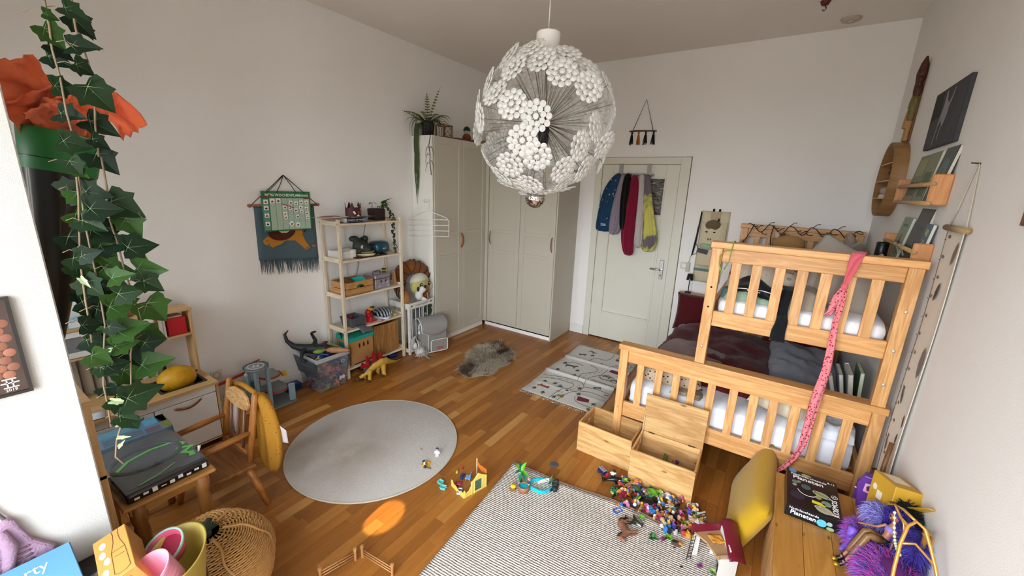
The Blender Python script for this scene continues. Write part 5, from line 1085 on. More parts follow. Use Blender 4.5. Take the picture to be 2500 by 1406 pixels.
for x, y in ((-3.245, 1.26), (-3.245, 1.35), (-3.39, 1.26)): G().bb(x-.004, x+.004, y-.004, y+.004, .012, .112).build('post', og, ga)
G().bb(-3.40, -3.30, 1.14, 1.25, .19, .20).build('deck', M('#bfc0bd', .5), ga); G().ell((-3.325, 1.285, .345), (.012, .016, .016)).build('tower_lamp', M('#d9d9d6', .3), ga)
G().box((-3.30, 1.335, .15), (.05, .045, .26), RZ(25)).build('lift_shaft', M('#3f5a6d', .3, var=.3), ga, bevel=.002)
t_ = thing('wooden_block_box', 'plain brown wooden box standing behind the small armchair', 'box', (-3.02, 1.12, 0), 12)
G().bb(-.07, .07, -.06, .06, 0, .22).build('box', WOOD('#a5713c', '#84552a', 2, 5), t_, bevel=.004); G().bb(.0702, .072, -.05, .05, .09, .098).build('slot', M('#4a2b14', .8), t_)
t_ = thing('blue_toy_track', 'dark blue flat toy box lying on the floor under the baseboard past the garage', 'toy', (-3.455, 1.70, 0))
G().bb(-.045, .045, -.075, .06, 0, .06).build('body', M('#17386f', .4), t_, bevel=.004); G().bb(-.03, .03, -.05, .04, .06, .064).build('lid', M('#21498a', .4), t_, bevel=.001)
# ================================================================ white-washed shelf along the left wall
wash = WOOD('#e0d2bb', '#c9b596', 2, 5, .5, 10); wash_y = WOOD('#e2d6c2', '#cdbb9f', 1, 5, .5, 10)
sh = thing('shelf_unit', 'white-washed pine shelf unit with five boards against the left wall', 'shelf', (0, 0, 0))
SX0, SX1, SY0, SY1 = -3.515, -3.232, 2.112, 2.832
LV = [.105, .485, .815, 1.155, 1.49]
for x0 in (SX0, SX1-.026):
 for y0 in (SY0, SY1-.026): G().bb(x0, x0+.026, y0, y0+.026, 0, 1.525).build('leg', wash, sh, bevel=.002)
for z in LV:
 G().bb(SX0+.004, SX1, SY0+.027, SY1-.027, z-.018, z).build('board', wash_y, sh, bevel=.0015)
 for y0 in (SY0, SY1-.026): G().bb(SX0+.026, SX1-.026, y0+.004, y0+.022, z-.022, z+.020).build('end_rail', WOOD('#e0d2bb', '#c9b596', 0, 5, .5, 10), sh, bevel=.0015)
 for x in (SX0+.013, SX1-.013): G().ell((x, SY0-.001, z-.004), (.005, .003, .005), nu=8, nv=6).build('bolt', M('#7d7466', .4, .5), sh)
g = G(); g.tube([(SX0, SY0+.5, 1.46), (SX0, SY0+.35, .90)], .004, 5); g.build('back_wire', M('#b9a77f', .5, .5), sh)
# --- top board
t_ = thing('magic_book', 'thick black book lettered SECRETS OF MAGIC lying on the top shelf board', 'book', (-3.335, 2.32, 1.4905), 1)
G().bb(-.09, .088, -.105, .108, .003, .042).build('pages', M('#c9c0ae', .8), t_)
g = G(); g.bb(-.092, .092, -.108, .11, 0, .003); g.bb(-.092, .092, -.108, .11, .042, .045); g.bb(.088, .092, -.108, .11, .003, .042); g.build('cover', M('#15151f', .35), t_, bevel=.001)
sp = T(.0922, 0, 0) @ FACE_X; ivory = M('#d8d5cf', .5)
text('lettering', 'SECRETS OF MAGIC', .020, ivory, t_, sp @ T(-.01, .027, 0)); G().bb(.0921, .0925, -.075, .055, .0145, .0155).build('printed_line', ivory, t_)
for y0, y1, c in ((-.107, -.09, '#3f4a6a'), (.062, .108, '#6b6f8a')): G().bb(.0921, .0926, y0, y1, .004, .042).build('spine_band', M(c, .4), t_)
t_ = thing('loose_papers', 'red and white loose papers spread over the top board of the shelf unit', 'papers', (-3.36, 2.28, 1.537));
for k, (x, y, a, c) in enumerate(((.0, -.18, 12, '#b5a59a'), (-.03, -.10, 25, '#a5434e'), (.04, .10, 6, '#d9d3cb'), (.0, .17, -5, '#cfc7b9'), (.02, -.05, 40, '#d5cbc4'))):
 G(T(x, y, .001*k) @ RZ(a)).sheet(lambda u, v: (-.075+.15*u, -.11+.22*v, .002+.004*math.sin(u*4+k)+.003*math.sin(v*5)), 6, 8, .0008).build('sheet', M(c, .7, var=.25, vs=20), t_)
t_ = thing('paper_crown', 'dark red paper crown with stuck-on letters on the papers of the top shelf', 'crown', (-3.315, 2.335, 1.546), 8)
N_ = 72
def crown_top(a): return .075 + .05*max(0, math.sin(a*5-1.0))**1.5
g = G(); vs = []
for i in range(N_):
 a = 2*math.pi*i/N_
 for r_, z in ((.078, 0), (.078, crown_top(a)), (.0765, crown_top(a)), (.0765, 0)): vs.append((r_*math.cos(a)*.75, r_*math.sin(a), z))
g.add(vs, [(i*4+k, ((i+1) % N_)*4+k, ((i+1) % N_)*4+(k+1) % 4, i*4+(k+1) % 4) for i in range(N_) for k in range(4)], False); g.build('band', M('#48201f', .6, var=.25, vs=20), t_)
def on_crown(a, z): return T(.0795*.75*math.cos(R(a)), .0795*math.sin(R(a)), z) @ RZ(a*1.02) @ FACE_X
for ch_, a, z, c in (('R', 8, .035, '#c03a2a'), ('I', 32, .036, '#c9b6a5'), ('C', 55, .037, '#c9952e'), ('8', 30, .065, '#b9a5a0'), ('A', 32, .105, '#b32f35')): text('letter', ch_, .034 if z < .06 else .024, M(c, .5), t_, on_crown(a, z), .001, bold=.0006)
g = G(on_crown(-28, .035) @ RZ(35)); g.prism([(-.008, -.015), (.008, -.015), (.008, .015), (-.008, .015)], .001); g.build('sticker', M('#d8cfc6', .5), t_)
G(on_crown(-5, .088)).prism([(.006*math.cos(i*.4), .006*math.sin(i*.4)) for i in range(16)], .001).build('white_dot', M('#e2ddd4', .5), t_); G(on_crown(0, .008)).prism([(-.022, -.006), (.022, -.006), (.0, .012)], .001).build('paper_patch', M('#e2ddd4', .5), t_)
def leaf_blade(L, W_, fold=.2, curl=.3, n=6, heart=0):
 def fn(u, v):
  w_ = W_*(math.sin(math.pi*min(1, u*1.02))**.8)*(1-.35*u)*1.3 if not heart else W_*(1-u)**.55*min(1, u*9+.15)*1.15
  s = 2*v-1; return (L*u, w_*s, fold*w_*abs(s) - curl*L*u*u)
 return G().sheet(fn, n, 4)
pt = M('#3c5c1d', .4, var=.35, vs=25); pd = M('#22381a', .45, var=.35, vs=25)
t_ = thing('potted_plant', 'dark square pot with a trailing leafy plant on the top shelf board', 'plant', (-3.385, 2.665, 1.4905))
g = G(); g.box((0, -.02, .055), (.12, .115, .11), None, 0, (1.06, 1.06)); g.build('pot', M('#2b1d18', .6, bmp=.3), t_, bevel=.006, seg=2); G().bb(-.055, .055, -.07, .03, .108, .113).build('soil', M('#1a130d', .9), t_)
rr = random.Random(8); lm = [leaf_blade(.062, .022, .25, .3, 6, 1).mesh('leaf', pt), leaf_blade(.05, .018, .3, .5, 6, 1).mesh('leaf', pd), leaf_blade(.05, .011, .2, .5).mesh('leaf', pd)]
g = G(); P1 = [(0, .01, .11), (.03, .045, .16), (.05, .065, .19)]; P2 = [(.0, .02, .11), (.06, .07, .13), (.10, .09, .06), (.105, .095, -.05), (.10, .10, -.20), (.105, .12, -.33)]; P3 = [(-.01, -.06, .11), (-.005, -.062, .15), (0, -.066, .172)]
for P in (P1, P2, P3): g.tube(P, .003, 5)
g.tube([(0, 0, .11), (.02, -.02, .135), (.03, .01, .128), (.02, .04, .12)], .004, 5); g.build('stem', M('#3d4a22', .6), t_)
def along(P, s): k = min(len(P)-2, int(s*(len(P)-1))); f = s*(len(P)-1)-k; return Vector(P[k]).lerp(Vector(P[k+1]), f)
for i in range(15): q = along(P1, .3+.7*rr.random()); inst('leaf', lm[0], t_, T(*q) @ RZ(rr.uniform(-40, 130)) @ RY(rr.uniform(-60, 55)) @ SC(*(rr.uniform(.8, 1.25),)*3))
for i in range(20): q = along(P2, .2+.8*i/19); inst('leaf', lm[1], t_, T(*q) @ RZ(90+(70 if i % 2 else -70)+rr.uniform(-25, 25)) @ RY(rr.uniform(15, 70)) @ SC(*(rr.uniform(.75, 1.1),)*3))
for a in (80, -75, 170): inst('leaf', lm[2], t_, T(0, -.066, .17) @ RZ(a) @ RY(-8))
t_ = thing('gold_bell', 'small golden bell figurine at the front of the top shelf board', 'figurine', (-3.25, 2.655, 1.4905)); G().lathe([(0, .034), (.003, .03), (.003, .02), (.011, .010), (.014, 0), (0, 0)], 16).build('bell', M('#c9b06a', .3, .6), t_)
# --- second board
t_ = thing('white_tray_box', 'white open paper box with folded sheets on the second shelf board', 'box', (-3.40, 2.245, 1.1555), 4)
g = G(); g.bb(-.08, .09, -.09, .09, 0, .003); g.bb(-.08, .09, -.09, -.087, 0, .075); g.bb(-.08, .09, .087, .09, 0, .075); g.bb(.087, .09, -.09, .09, 0, .07); g.bb(-.08, -.077, -.09, .09, 0, .075); g.build('carton', M('#d5d0c8', .6), t_)
G().sheet(lambda u, v: (-.07+.15*u, -.08+.16*v, .072+.014*math.sin(3*u)*v), 8, 8, .001).build('sheet', M('#e0dcd6', .7), t_); G().box((.094, .05, .04), (.003, .05, .08), RX(8)).build('paper_flap', M('#ebe8e3', .7), t_)
t_ = thing('chess_board', 'dark and light wooden chess board lying on the second shelf board', 'board', (-3.355, 2.47, 1.1555), 0)
G().bb(-.115, .115, -.17, .17, 0, .010).build('frame', M('#3a1d12', .5), t_, bevel=.001)
g = G();
for i in range(8):
 for j in range(8):
  if (i+j) % 2: g.bb(-.112+.028*i, -.084+.028*i, -.112+.028*j, -.084+.028*j, .010, .0104)
o = g.build('light_squares', M('#b58a5c', .5), t_); o['kind'] = 'stuff'
t_ = thing('dinosaur_mask', 'dark green dinosaur head mask resting on the chess board', 'mask', (-3.36, 2.42, 1.1665), -8)
g = G(); g.tube([(-.02, -.05, .105), (.0, -.03, .10), (.03, .0, .085), (.07, .035, .058), (.095, .06, .05)], [.055, .07, .066, .05, .036], 14); g.ell((-.02, .035, .10), (.05, .055, .07)); g.ell((-.01, .06, .155), (.035, .03, .03)); g.ell((.0, -.06, .16), (.04, .05, .03)); g.tube([(.04, -.04, .125), (.07, -.0, .12), (.085, .03, .085)], .016, 8); g.ell((.01, .0, .045), (.075, .08, .045))
mk = M('#232b22', .55, var=.35, vs=20, bmp=.5, bs=90); baked('head', g, mk, t_, .006, 2)
G().tube([(.03, -.05, .035), (.085, .0, .03), (.115, .055, .035), (.105, .085, .045)], [.014, .018, .018, .010], 9, flat=.7).build('upper_jaw', M('#6b6a35', .5, var=.3, vs=30), t_); G().tube([(.035, -.05, .012), (.09, .0, .010), (.12, .06, .014), (.10, .095, .018)], [.010, .012, .012, .008], 9).build('pale_lip', M('#c3b8a0', .5), t_)
e_ = Vector((.083, -.022, .088)); G().ell(e_, (.010, .016, .018), nu=12, nv=8).build('eye', M('#c9cbc6', .2), t_); G().ell(e_+Vector((.0065, .006, -.002)), (.006, .008, .012), nu=10, nv=7).build('pupil', M('#0b0c0b', .2), t_)
t_ = thing('cd_radio', 'metallic blue rounded portable radio on the second shelf board beside the dinosaur mask', 'radio', (-3.36, 2.635, 1.1555), 6)
G().ell((0, 0, .068), (.085, .108, .066), nu=24, nv=14, fn=lambda q: 1/max(.001, (abs(q.x)**3+abs(q.y)**3+abs(q.z)**3))**(1/3)).build('body', M('#24566f', .22, .55, coat=.5), t_)
G(T(.048, .0, .125) @ RY(35)).lathe([(.024, 0), (.026, .003), (.018, .004), (.016, .001), (0, .001)], 20).build('dial', M('#9fb0b5', .25, .6), t_); G().ell((.012, -.095, .068), (.055, .024, .048)).build('speaker', M('#12222f', .6, bmp=.4, bs=300), t_)
for k in range(2): G().bb(.088, .091, -.03+.02*k, -.016+.02*k, .060, .067).build('button', M('#d5dadb', .3), t_)
g = G(); rr = random.Random(3)
for k in range(5): g.tube([(.0, -.10, .03), (.03, -.13-.02*rr.random(), .02+.04*rr.random()), (.05+.02*rr.random(), -.155, .03+.05*rr.random()), (.03, -.15, .08), (.0, -.12, .09-.03*rr.random()), (.02, -.14, .02)], .0035, 5)
g.build('power_cable', M('#111214', .6), t_)
# --- third board
t_ = thing('wooden_crate', 'small slatted pine crate holding turquoise things on the third shelf board', 'crate', (-3.352, 2.305, .8155), 3)
cp = WOOD('#c4935c', '#a87440', 1, 6, .5, 10, knots=9); cpx = WOOD('#c4935c', '#a87440', 0, 6, .5, 10)
G().bb(-.115, .115, -.15, .15, .004, .012).build('base', cp, t_)
for x in (-.115, .107):
 for z0, z1 in ((.006, .064), (.070, .128)):
  g = G()
  if z0 > .05 and x > 0:
   n_ = 14; pts = [(-.15, .070), (-.045, .070)] + [(-.045+.09*i/n_, .070+.028*math.sin(math.pi*min(1, max(0, i/n_*1.0)))**.5) for i in range(n_+1)] + [(.15, .070), (.15, .128), (-.15, .128)]
   g.prism(pts, .008, T(x, 0, 0) @ FACE_X)
  else: g.bb(x, x+.008, -.15, .15, z0, z1)
  g.build('slat', cp, t_)
for y in (-.15, .142):
 for z0, z1 in ((.006, .064), (.070, .128)): G().bb(-.107, .107, y, y+.008, z0, z1).build('slat', cpx, t_)
for x in (-.106, .091):
 for y in (-.141, .126): G().bb(x, x+.015, y, y+.015, .012, .12).build('corner_post', cp, t_)
t_ = thing('turquoise_bowl', 'turquoise plastic bowl lying in the slatted crate', 'bowl', (-3.335, 2.345, .885), rot=(R(12), R(8), 0)); G().lathe([(0, .004), (.05, .0), (.085, .04), (.09, .048), (.083, .046), (.05, .008), (0, .008)], 26).build('bowl', M('#2fa59c', .4), t_)
t_ = thing('green_ball', 'small grass-green ball inside the slatted crate', 'ball', (-3.28, 2.30, .865)); G().ell((0, 0, 0), .036, nu=16, nv=12).build('ball', M('#4d7a22', .5), t_)
t_ = thing('wicker_plate', 'round brown wicker plate propped in the far side of the slatted crate', 'plate', (-3.40, 2.27, .925), rot=(0, R(18), 0)); G().lathe([(0, .012), (.06, .010), (.07, 0), (.066, -.004), (0, -.0)], 24).build('lid', M('#7d5b34', .7, bmp=.4), t_)
t_ = thing('silver_case', 'silver holographic vanity case with a cat face on the third shelf board', 'case', (-3.352, 2.588, .8155), 4)
G().bb(-.085, .085, -.095, .095, 0, .10).build('body', M('#a8a0ac', .25, .5, var=.3, vs=18), t_, bevel=.004); G().bb(-.088, .088, -.098, .098, .103, .145).build('lid', M('#9a949f', .25, .5, var=.3, vs=18), t_, bevel=.006)
G().bb(-.089, .089, -.099, .099, .098, .106).build('metal_rim', M('#77747a', .3, .8), t_); g = G(); g.tube([(.0, -.05, .146), (.0, -.045, .165), (.0, .045, .165), (.0, .05, .146)], .006, 7); g.build('handle', M('#77747a', .3, .8), t_)
fm_ = T(.0856, .01, .055) @ FACE_X; pk = M('#c58fa5', .4)
for s in (-1, 1): G(fm_ @ T(.03*s, .018, 0)).prism([(.010*math.cos(i*.5), .013*math.sin(i*.5)) for i in range(13)], .001).build('printed_eye', M('#2a1e2e', .4), t_); G(fm_ @ T(.036*s, .036, 0) @ RZ(-25*s)).prism([(-.011, 0), (.011, 0), (0, .004)], .001).build('printed_brow', M('#2a1e2e', .4), t_)
G(fm_ @ T(0, -.002, 0)).prism([(-.006, .004), (.006, .004), (0, -.006)], .001).build('printed_nose', pk, t_); G(fm_ @ T(0, .06, 0)).prism([(-.008, -.01), (.008, -.01), (0, .012)], .001).build('printed_horn', pk, t_)
for x, y, c in ((-.055, -.03, '#b5a3c9'), (.06, -.035, '#a3bcc9'), (.05, .0, '#c9a9bd')): G(fm_ @ T(x, y, 0)).prism([(.018*math.cos(i*.6), .014*math.sin(i*.6)) for i in range(11)], .0006).build('printed_cloud', M(c, .3, .3), t_)
t_ = thing('toy_easel', 'small folding wooden toy easel at the far end of the third shelf board', 'easel', (-3.30, 2.765, .8155), 10)
for s in (-1, 1): G().box((.012*s, 0, .075), (.006, .04, .15), RY(-7*s), 0, (1, .6)).build('board', WOOD('#b58a63', '#97704a', 2, 6), t_, bevel=.002)
t_ = thing('dangling_bee', 'small yellow and black bee toy dangling on a string under the second board', 'toy', (-3.36, 2.70, 1.135))
G().tube([(0, 0, 0), (.004, -.005, -.08), (0, -.01, -.135)], .0015, 4).build('string', M('#221c18', .8), t_)
for k, c in enumerate(('#1b1a14', '#b2b32e', '#1b1a14', '#a9a52a')): G().lathe([(0, 0), (.018+.006*(k == 1), .002), (.024-.003*k, .007), (.02-.003*k, .013), (0, .013)], 14, T(0, -.012, -.155-.0125*k)).build('body_ring', M(c, .6), t_)
t_ = thing('small_figures', 'dark bundle of small figurines between the silver case and the toy easel', 'figurines', (-3.37, 2.70, .8155)); g = G(); rr = random.Random(5)
for k in range(5): x, y = rr.uniform(-.03, .03), rr.uniform(-.012, .03); g.tube([(x, y, 0), (x, y, .05), (x, y, .085)], [.010, .009, .006], 8); g.ell((x, y, .09+.02*rr.random()), .010, nu=8, nv=6)
g.build('figures', M('#2b2528', .5, var=.5, vs=60), t_); g = G(); g.tube([(-.03, 0, .12), (.0, .03, .115), (.05, .02, .11)], .004, 5); g.build('arm', M('#3b3f52', .5), t_)
# --- fourth board
t_ = thing('grey_basket', 'translucent grey plastic basket of bits at the near end of the fourth shelf board', 'basket', (-3.345, 2.285, .4855), 3)
G().lathe([(.0, .004), (.095, .004), (.115, .095), (.118, .095), (.098, 0), (0, 0)], 4, RZ(45) @ SC(1.05, .95, 1), smooth=False).build('tub', M('#565a60', .35, alpha=.75), t_)
rr = random.Random(14)
for k, c in enumerate(('#8c1f24', '#2c3a52', '#7d8791', '#5d2230', '#33373d', '#24506b', '#71211f')):
 G().box((rr.uniform(-.06, .06), rr.uniform(-.06, .06), rr.uniform(.03, .085)), (.05, .03, .025), Euler((rr.random()*3, rr.random()*3, 0)).to_matrix().to_4x4()).build('brick_toy', M(c, .4), t_, bevel=.003)
t_ = thing('plastic_sheet', 'translucent grey plastic sheet drooping over the front of the fourth shelf board', 'sheet', (-3.225, 2.335, .478), 5)
G().sheet(lambda u, v: (-.05+.09*v, -.07+.14*u, .012-.055*v*v+.008*math.sin(u*5)), 10, 8, .003).build('flap', M('#5f6266', .35, alpha=.8), t_)
t_ = thing('red_dragon_toy', 'red and yellow plastic toy robot standing on the fourth shelf board', 'toy', (-3.30, 2.44, .4855), 15); rdm = M('#b3161d', .35); yl = M('#d3a31d', .35)
G().box((0, 0, .03), (.06, .055, .06), RZ(10), 0, (.8, .8)).build('base', rdm, t_, bevel=.006, seg=2)
G().box((-.005, -.005, .085), (.05, .065, .055), RZ(-14), 0, (.8, .7)).build('torso', rdm, t_, bevel=.010, seg=2); G().ell((.01, -.03, .115), (.026, .026, .022)).build('shoulder', rdm, t_); G().box((0, .015, .132), (.045, .03, .022), RX(14)).build('crest', yl, t_, bevel=.004)
G().tube([(-.01, .03, .11), (-.03, .075, .125), (-.04, .12, .12)], [.013, .016, .012], 8).build('arm', M('#6b1222', .4), t_); G().tube([(.02, .0, .10), (.035, .02, .075)], [.012, .010], 8).build('arm', M('#2a2427', .4), t_)
t_ = thing('bike_helmet', 'grey and silver child bicycle helmet on the fourth shelf board', 'helmet', (-3.345, 2.63, .4855), -15)
hm = M('#8b8f93', .3, .3)
for k in range(6):
 y = -.078+.031*k; w_ = math.sqrt(max(.05, 1-(y/.105)**2)); G().tube([(-.10*w_, y*.9, .035), (-.075*w_, y, .075), (0, y*1.05, .10*w_), (.075*w_, y, .075), (.115*w_, y*.9, .03)], .0115, 8, flat=.8).build('shell_rib', hm, t_)
G().lathe([(.098, .0), (.112, .02), (.104, .034), (.096, .02), (.094, 0)], 26, SC(1.06, .88, 1)).build('rim', M('#b4b7ba', .3, .2), t_); G().ell((-.005, 0, .028), (.088, .07, .056)).build('liner', M('#141518', .8), t_); G().tube([(.095, -.04, .012), (.118, .0, .010), (.10, .045, .012)], [.010, .013, .010], 8).build('visor', M('#c9cdd1', .3), t_); G().box((.105, -.022, .03), (.012, .05, .014), RZ(-14)).build('trim', M('#1d2a6b', .3), t_, bevel=.002)
t_ = thing('maroon_ball', 'maroon woolly ball behind the helmet on the fourth shelf board', 'ball', (-3.44, 2.545, .53)); G().ell((0, 0, 0), .045, nu=16, nv=12).build('ball', FAB('#5b1420'), t_)
t_ = thing('red_booklet', 'small red booklet lying in front of the helmet on the fourth shelf board', 'booklet', (-3.27, 2.53, .4855), 25); G().bb(-.045, .045, -.03, .03, 0, .004).build('cover', M('#b02a2c', .4), t_); G().bb(-.02, .03, -.02, .01, .004, .0046).build('white_label', M('#dfdad3', .5), t_)
t_ = thing('black_gloves', 'black child gloves behind the bicycle helmet on the fourth shelf board', 'gloves', (-3.45, 2.69, .4855), 10); g = G(); g.ell((0, 0, .03), (.04, .05, .03))
for k in range(4): g.tube([(.0, -.03+.02*k, .04), (.05, -.035+.024*k, .045), (.075, -.035+.026*k, .03)], [.011, .010, .006], 7)
g.build('glove', FAB('#151517'), t_)
t_ = thing('lemon_slice', 'little yellow crumpled wrapper at the far end of the fourth shelf board', 'wrapper', (-3.29, 2.755, .4855)); G().ell((0, 0, .006), (.02, .03, .007), fn=lambda q: 1+.3*math.sin(9*q.y)).build('wrapper', M('#d6cf6b', .5), t_)
# --- bottom board
t_ = thing('storage_carton', 'kraft cardboard box with turquoise lid and three slots on the bottom shelf board', 'box', (-3.375, 2.31, .1055), 2)
G().box((0, 0, .125), (.22, .26, .25), None, 0, (1.0, 1.0)).build('carton', M('#b1814c', .7, var=.12, bmp=.1, bs=90), t_, bevel=.003); G().bb(-.115, .118, -.138, .138, .245, .285).build('lid', M('#23a08e', .5), t_, bevel=.004)
for k in range(3): G(T(.1102, -.035+.05*k, .185) @ FACE_X).prism([(.009*math.cos(a), (.014 if math.sin(a) > 0 else -.014)+.009*math.sin(a)) for a in [R(15+30*i) for i in range(12)]], .001).build('slot', M('#17110b', .9), t_)
G(T(.1102, .0, .0) @ FACE_X).prism([(-.10, 0), (.10, 0), (.10, .012), (-.10, .012)], .0008).build('dark_gap', M('#3a2513', .9), t_); G().box((0, -.131, .16), (.15, .003, .12)).build('turquoise_print', M('#2f8f86', .6, var=.4, vs=30), t_)
t_ = thing('woven_bin', 'brown ribbed bamboo bin with bowed front on the bottom shelf board', 'bin', (-3.365, 2.615, .1055), 0)
bamb = WOOD('#a97c48', '#7a5228', 2, 7, .5, 12)
for k in range(20):
 s = -1+2*(k+.5)/20; y = .152*s; x = .098+.022*(1-s*s)
 G().box((x, y, .165), (.006, .0148, .33), RZ(-12*s)).build('slat', bamb, t_)
g = G(); g.bb(-.10, .094, -.152, -.146, 0, .33); g.bb(-.10, .094, .146, .152, 0, .33); g.bb(-.10, -.094, -.146, .146, 0, .33); g.bb(-.094, .09, -.146, .146, 0, .006); g.build('tub', bamb, t_)
t_ = thing('black_cable_loop', 'black cable loop beside the turquoise lid on the bottom shelf board', 'cable', (-3.36, 2.165, .40)); G().tube([(-.02, 0, -.03), (-.01, -.012, .03), (.01, -.01, .055), (.04, .0, .06)], .005, 6).build('cable', M('#141416', .6), t_)
t_ = thing('blue_dish', 'royal blue plastic dish on the floor under the shelf', 'dish', (-3.36, 2.735, 0)); G().lathe([(0, .012), (.06, .012), (.072, .04), (.076, .04), (.064, 0), (0, 0)], 22).build('dish', M('#1a3f9c', .35), t_)
t_ = thing('dark_shoe', 'dark flat toy lying in the shadow under the shelf', 'toy', (-3.33, 2.33, 0), 30); G().ell((0, 0, .022), (.09, .04, .022)).build('body', M('#1d1514', .5), t_); G().ell((.05, 0, .035), (.03, .03, .02)).build('hump', M('#2a1a1a', .5), t_)
# ================================================================ planner and lion tapestry on the left wall
t_ = thing('tapestry', 'slate-blue woven wall hanging with an orange lion and fringe behind the planner', 'wall hanging', (XL, 1.83, 0))
blu = FAB('#4d5f66', '#3f5057', 200, .5, 6)
G().sheet(lambda u, v: (.006+.003*math.sin(u*11), -.252+.504*u+.012*(1-v)*(u-.5), 1.20+.44*v-.045*u*(1-v)), 14, 14, .004).build('weave', blu, t_)
G().tube([(.012, -.285, 1.645), (.012, .285, 1.642)], .010, 8).build('rod', M('#86543f', .5), t_);
for s in (-1, 1): G().ell((.012, .285*s, 1.643), (.014, .016, .014), nu=10, nv=8).build('rod_knob', M('#8f5a45', .5), t_);
g = G();
for s in (-1, 1): g.tube([(.012, .272*s, 1.648), (.02, .10*s, 1.80), (.01, .004*s, 1.885)], .003, 5)
g.build('cord', M('#2a3a33', .8), t_)
g = G(); rr = random.Random(19)
for k in range(90):
 y = -.25+.5*k/89; z = 1.205-.045*k/89; L_ = .10+.04*rr.random()-.05*(rr.random() < .12)
 if .36 < k/89 < .42: L_ *= .45
 g.tube([(.006, y, z), (.010, y+.004*rr.uniform(-1, 1), z-L_*.5), (.008, y+.008*rr.uniform(-1, 1), z-L_)], [.0028, .0024, .0012], 3)
o = g.build('fringe', blu, t_); o['kind'] = 'stuff'
LW = T(.0085, 0, 0) @ FACE_X; orange = FAB('#b0772c', '#8f5c1e', 250, .5, 8)
G(LW).prism([(-.185, 1.385), (-.13, 1.40), (-.10, 1.44), (.10, 1.455), (.13, 1.40), (.185, 1.44), (.19, 1.452), (.12, 1.385), (.15, 1.31), (.185, 1.265), (.14, 1.245), (.105, 1.285), (.05, 1.34), (-.03, 1.345), (-.07, 1.318), (-.14, 1.295), (-.165, 1.315), (-.20, 1.325), (-.215, 1.355)], .004).build('lion_body', orange, t_)
G(LW @ T(0, 0, .003)).prism([(-.17, 1.42), (-.16, 1.385), (-.135, 1.365), (-.10, 1.352), (-.06, 1.348), (-.02, 1.355), (.01, 1.37), (.045, 1.395), (.06, 1.43), (.0, 1.445), (-.12, 1.445)], .005).build('lion_mane', FAB('#4a2414', '#311409', 180, .9, 20), t_)
G(LW @ T(0, 0, .005)).prism([(-.09, 1.435), (-.06, 1.412), (-.02, 1.41), (.015, 1.43), (.0, 1.445), (-.08, 1.445)], .005).build('lion_muzzle', FAB('#c9b79a'), t_)
for x, z in ((-.18, 1.355), (-.17, 1.325), (.145, 1.262), (.165, 1.268)): G(LW @ T(x, z, .004) @ RZ(20)).prism([(-.012, -.002), (.012, -.002), (.012, .002), (-.012, .002)], .0008).build('claw_line', M('#4a2a16', .8), t_)
G().bb(.010, .012, .20, .235, 1.268, 1.285).build('leather_label', M('#8f6248', .6), t_)
t_ = thing('week_planner', 'green magnetic week planner board titled MEIN WOCHENPLAN hung over the tapestry', 'planner', (XL+.030, 1.83, 1.594), rot=(R(-.6), 0, 0))
gr1 = M('#2e6d45', .45, var=.15); gr2 = M('#9db49d', .45, var=.06)
G().bb(0, .006, -.203, .203, -.163, .163).build('board', gr1, t_, bevel=.002)
PW = T(.0062, 0, 0) @ FACE_X
def card(x0, x1, z0, z1, col, nm='printed_field', z=0): return G(PW @ T(0, 0, z)).prism([(x0, z0), (x1, z0), (x1, z1), (x0, z1)], .0006).build(nm, M(col, .4), t_)
for k in range(7): card(-.142+.048*k, -.097+.048*k, -.152, .108, '#a3b7a2', 'day_column')
card(-.195, -.150, -.15, .10, '#5f8f7d', 'side_column'); card(.085, .185, .122, .138, '#a9bda6')
text('lettering', 'MEIN WOCHENPLAN', .030, M('#e4e8e0', .4), t_, PW @ T(-.03, .131, .0), .0006, bold=.0005)
rr = random.Random(33); icons = ['#a3262c', '#1d1d20', '#8f2f35', '#2a2a2e']
spots = [(-.172, .078), (-.172, .028), (-.172, -.032), (-.172, -.10), (-.12, .083), (-.072, .088), (-.025, -.02), (-.022, .035), (.022, .028), (.03, .072), (.075, .066), (.12, .075), (.165, .073), (.112, .03), (.118, -.005), (.165, -.02), (.168, -.055), (.08, -.045), (.022, -.105), (.078, -.115), (-.02, -.05), (.068, .008), (.16, .02)]
for i, (x, z) in enumerate(spots):
 s = .017 if i < 6 or i in (18, 19) else .014; a = rr.uniform(-14, 14) if i > 5 else 0
 if i == 18: a = 40
 m_ = PW @ T(x, z, .0007) @ RZ(a); G(m_).prism([(-s, -s), (s, -s), (s, s), (-s, s)], .001).build('magnet', M('#e5e3de', .35), t_)
 c = icons[i % 4]; G(m_ @ T(0, -.002, .001)).prism([(-s*.6, -s*.5), (s*.6, -s*.4), (s*.5, s*.1), (s*.15, s*.2), (0, s*.7), (-s*.3, s*.2), (-s*.6, s*.0)], .0005).build('magnet_picture', M(c, .4), t_)
G(PW @ T(-.0, .035, .001) @ RZ(-12)).prism([(-.05, .012), (.05, .0), (.055, .006), (-.045, .02)], .001).build('red_label', M('#9a2c30', .4), t_)
for x, z, w_ in ((-.185, .118, .05), (-.14, .125, .02), (.165, .108, .05)): G(PW @ T(x, z, .0005)).prism([(-w_/2, -.008), (w_/2, -.008), (w_/2, .006), (0, .012), (-w_/2, .004)], .0006).build('printed_animal', M('#6f4430', .5), t_)
g = G()
for y0 in (-.155, -.08, .085, .155): g.tube([(.006, y0, .150), (.0, y0*.5, .22), (-.018, 0, .293)], .0028, 5)
g.build('cord', M('#1d2a22', .8), t_); G().tube([(-.03, 0, .290), (-.012, 0, .294)], .003, 6).build('nail', M('#2c2723', .4, .6), t_)
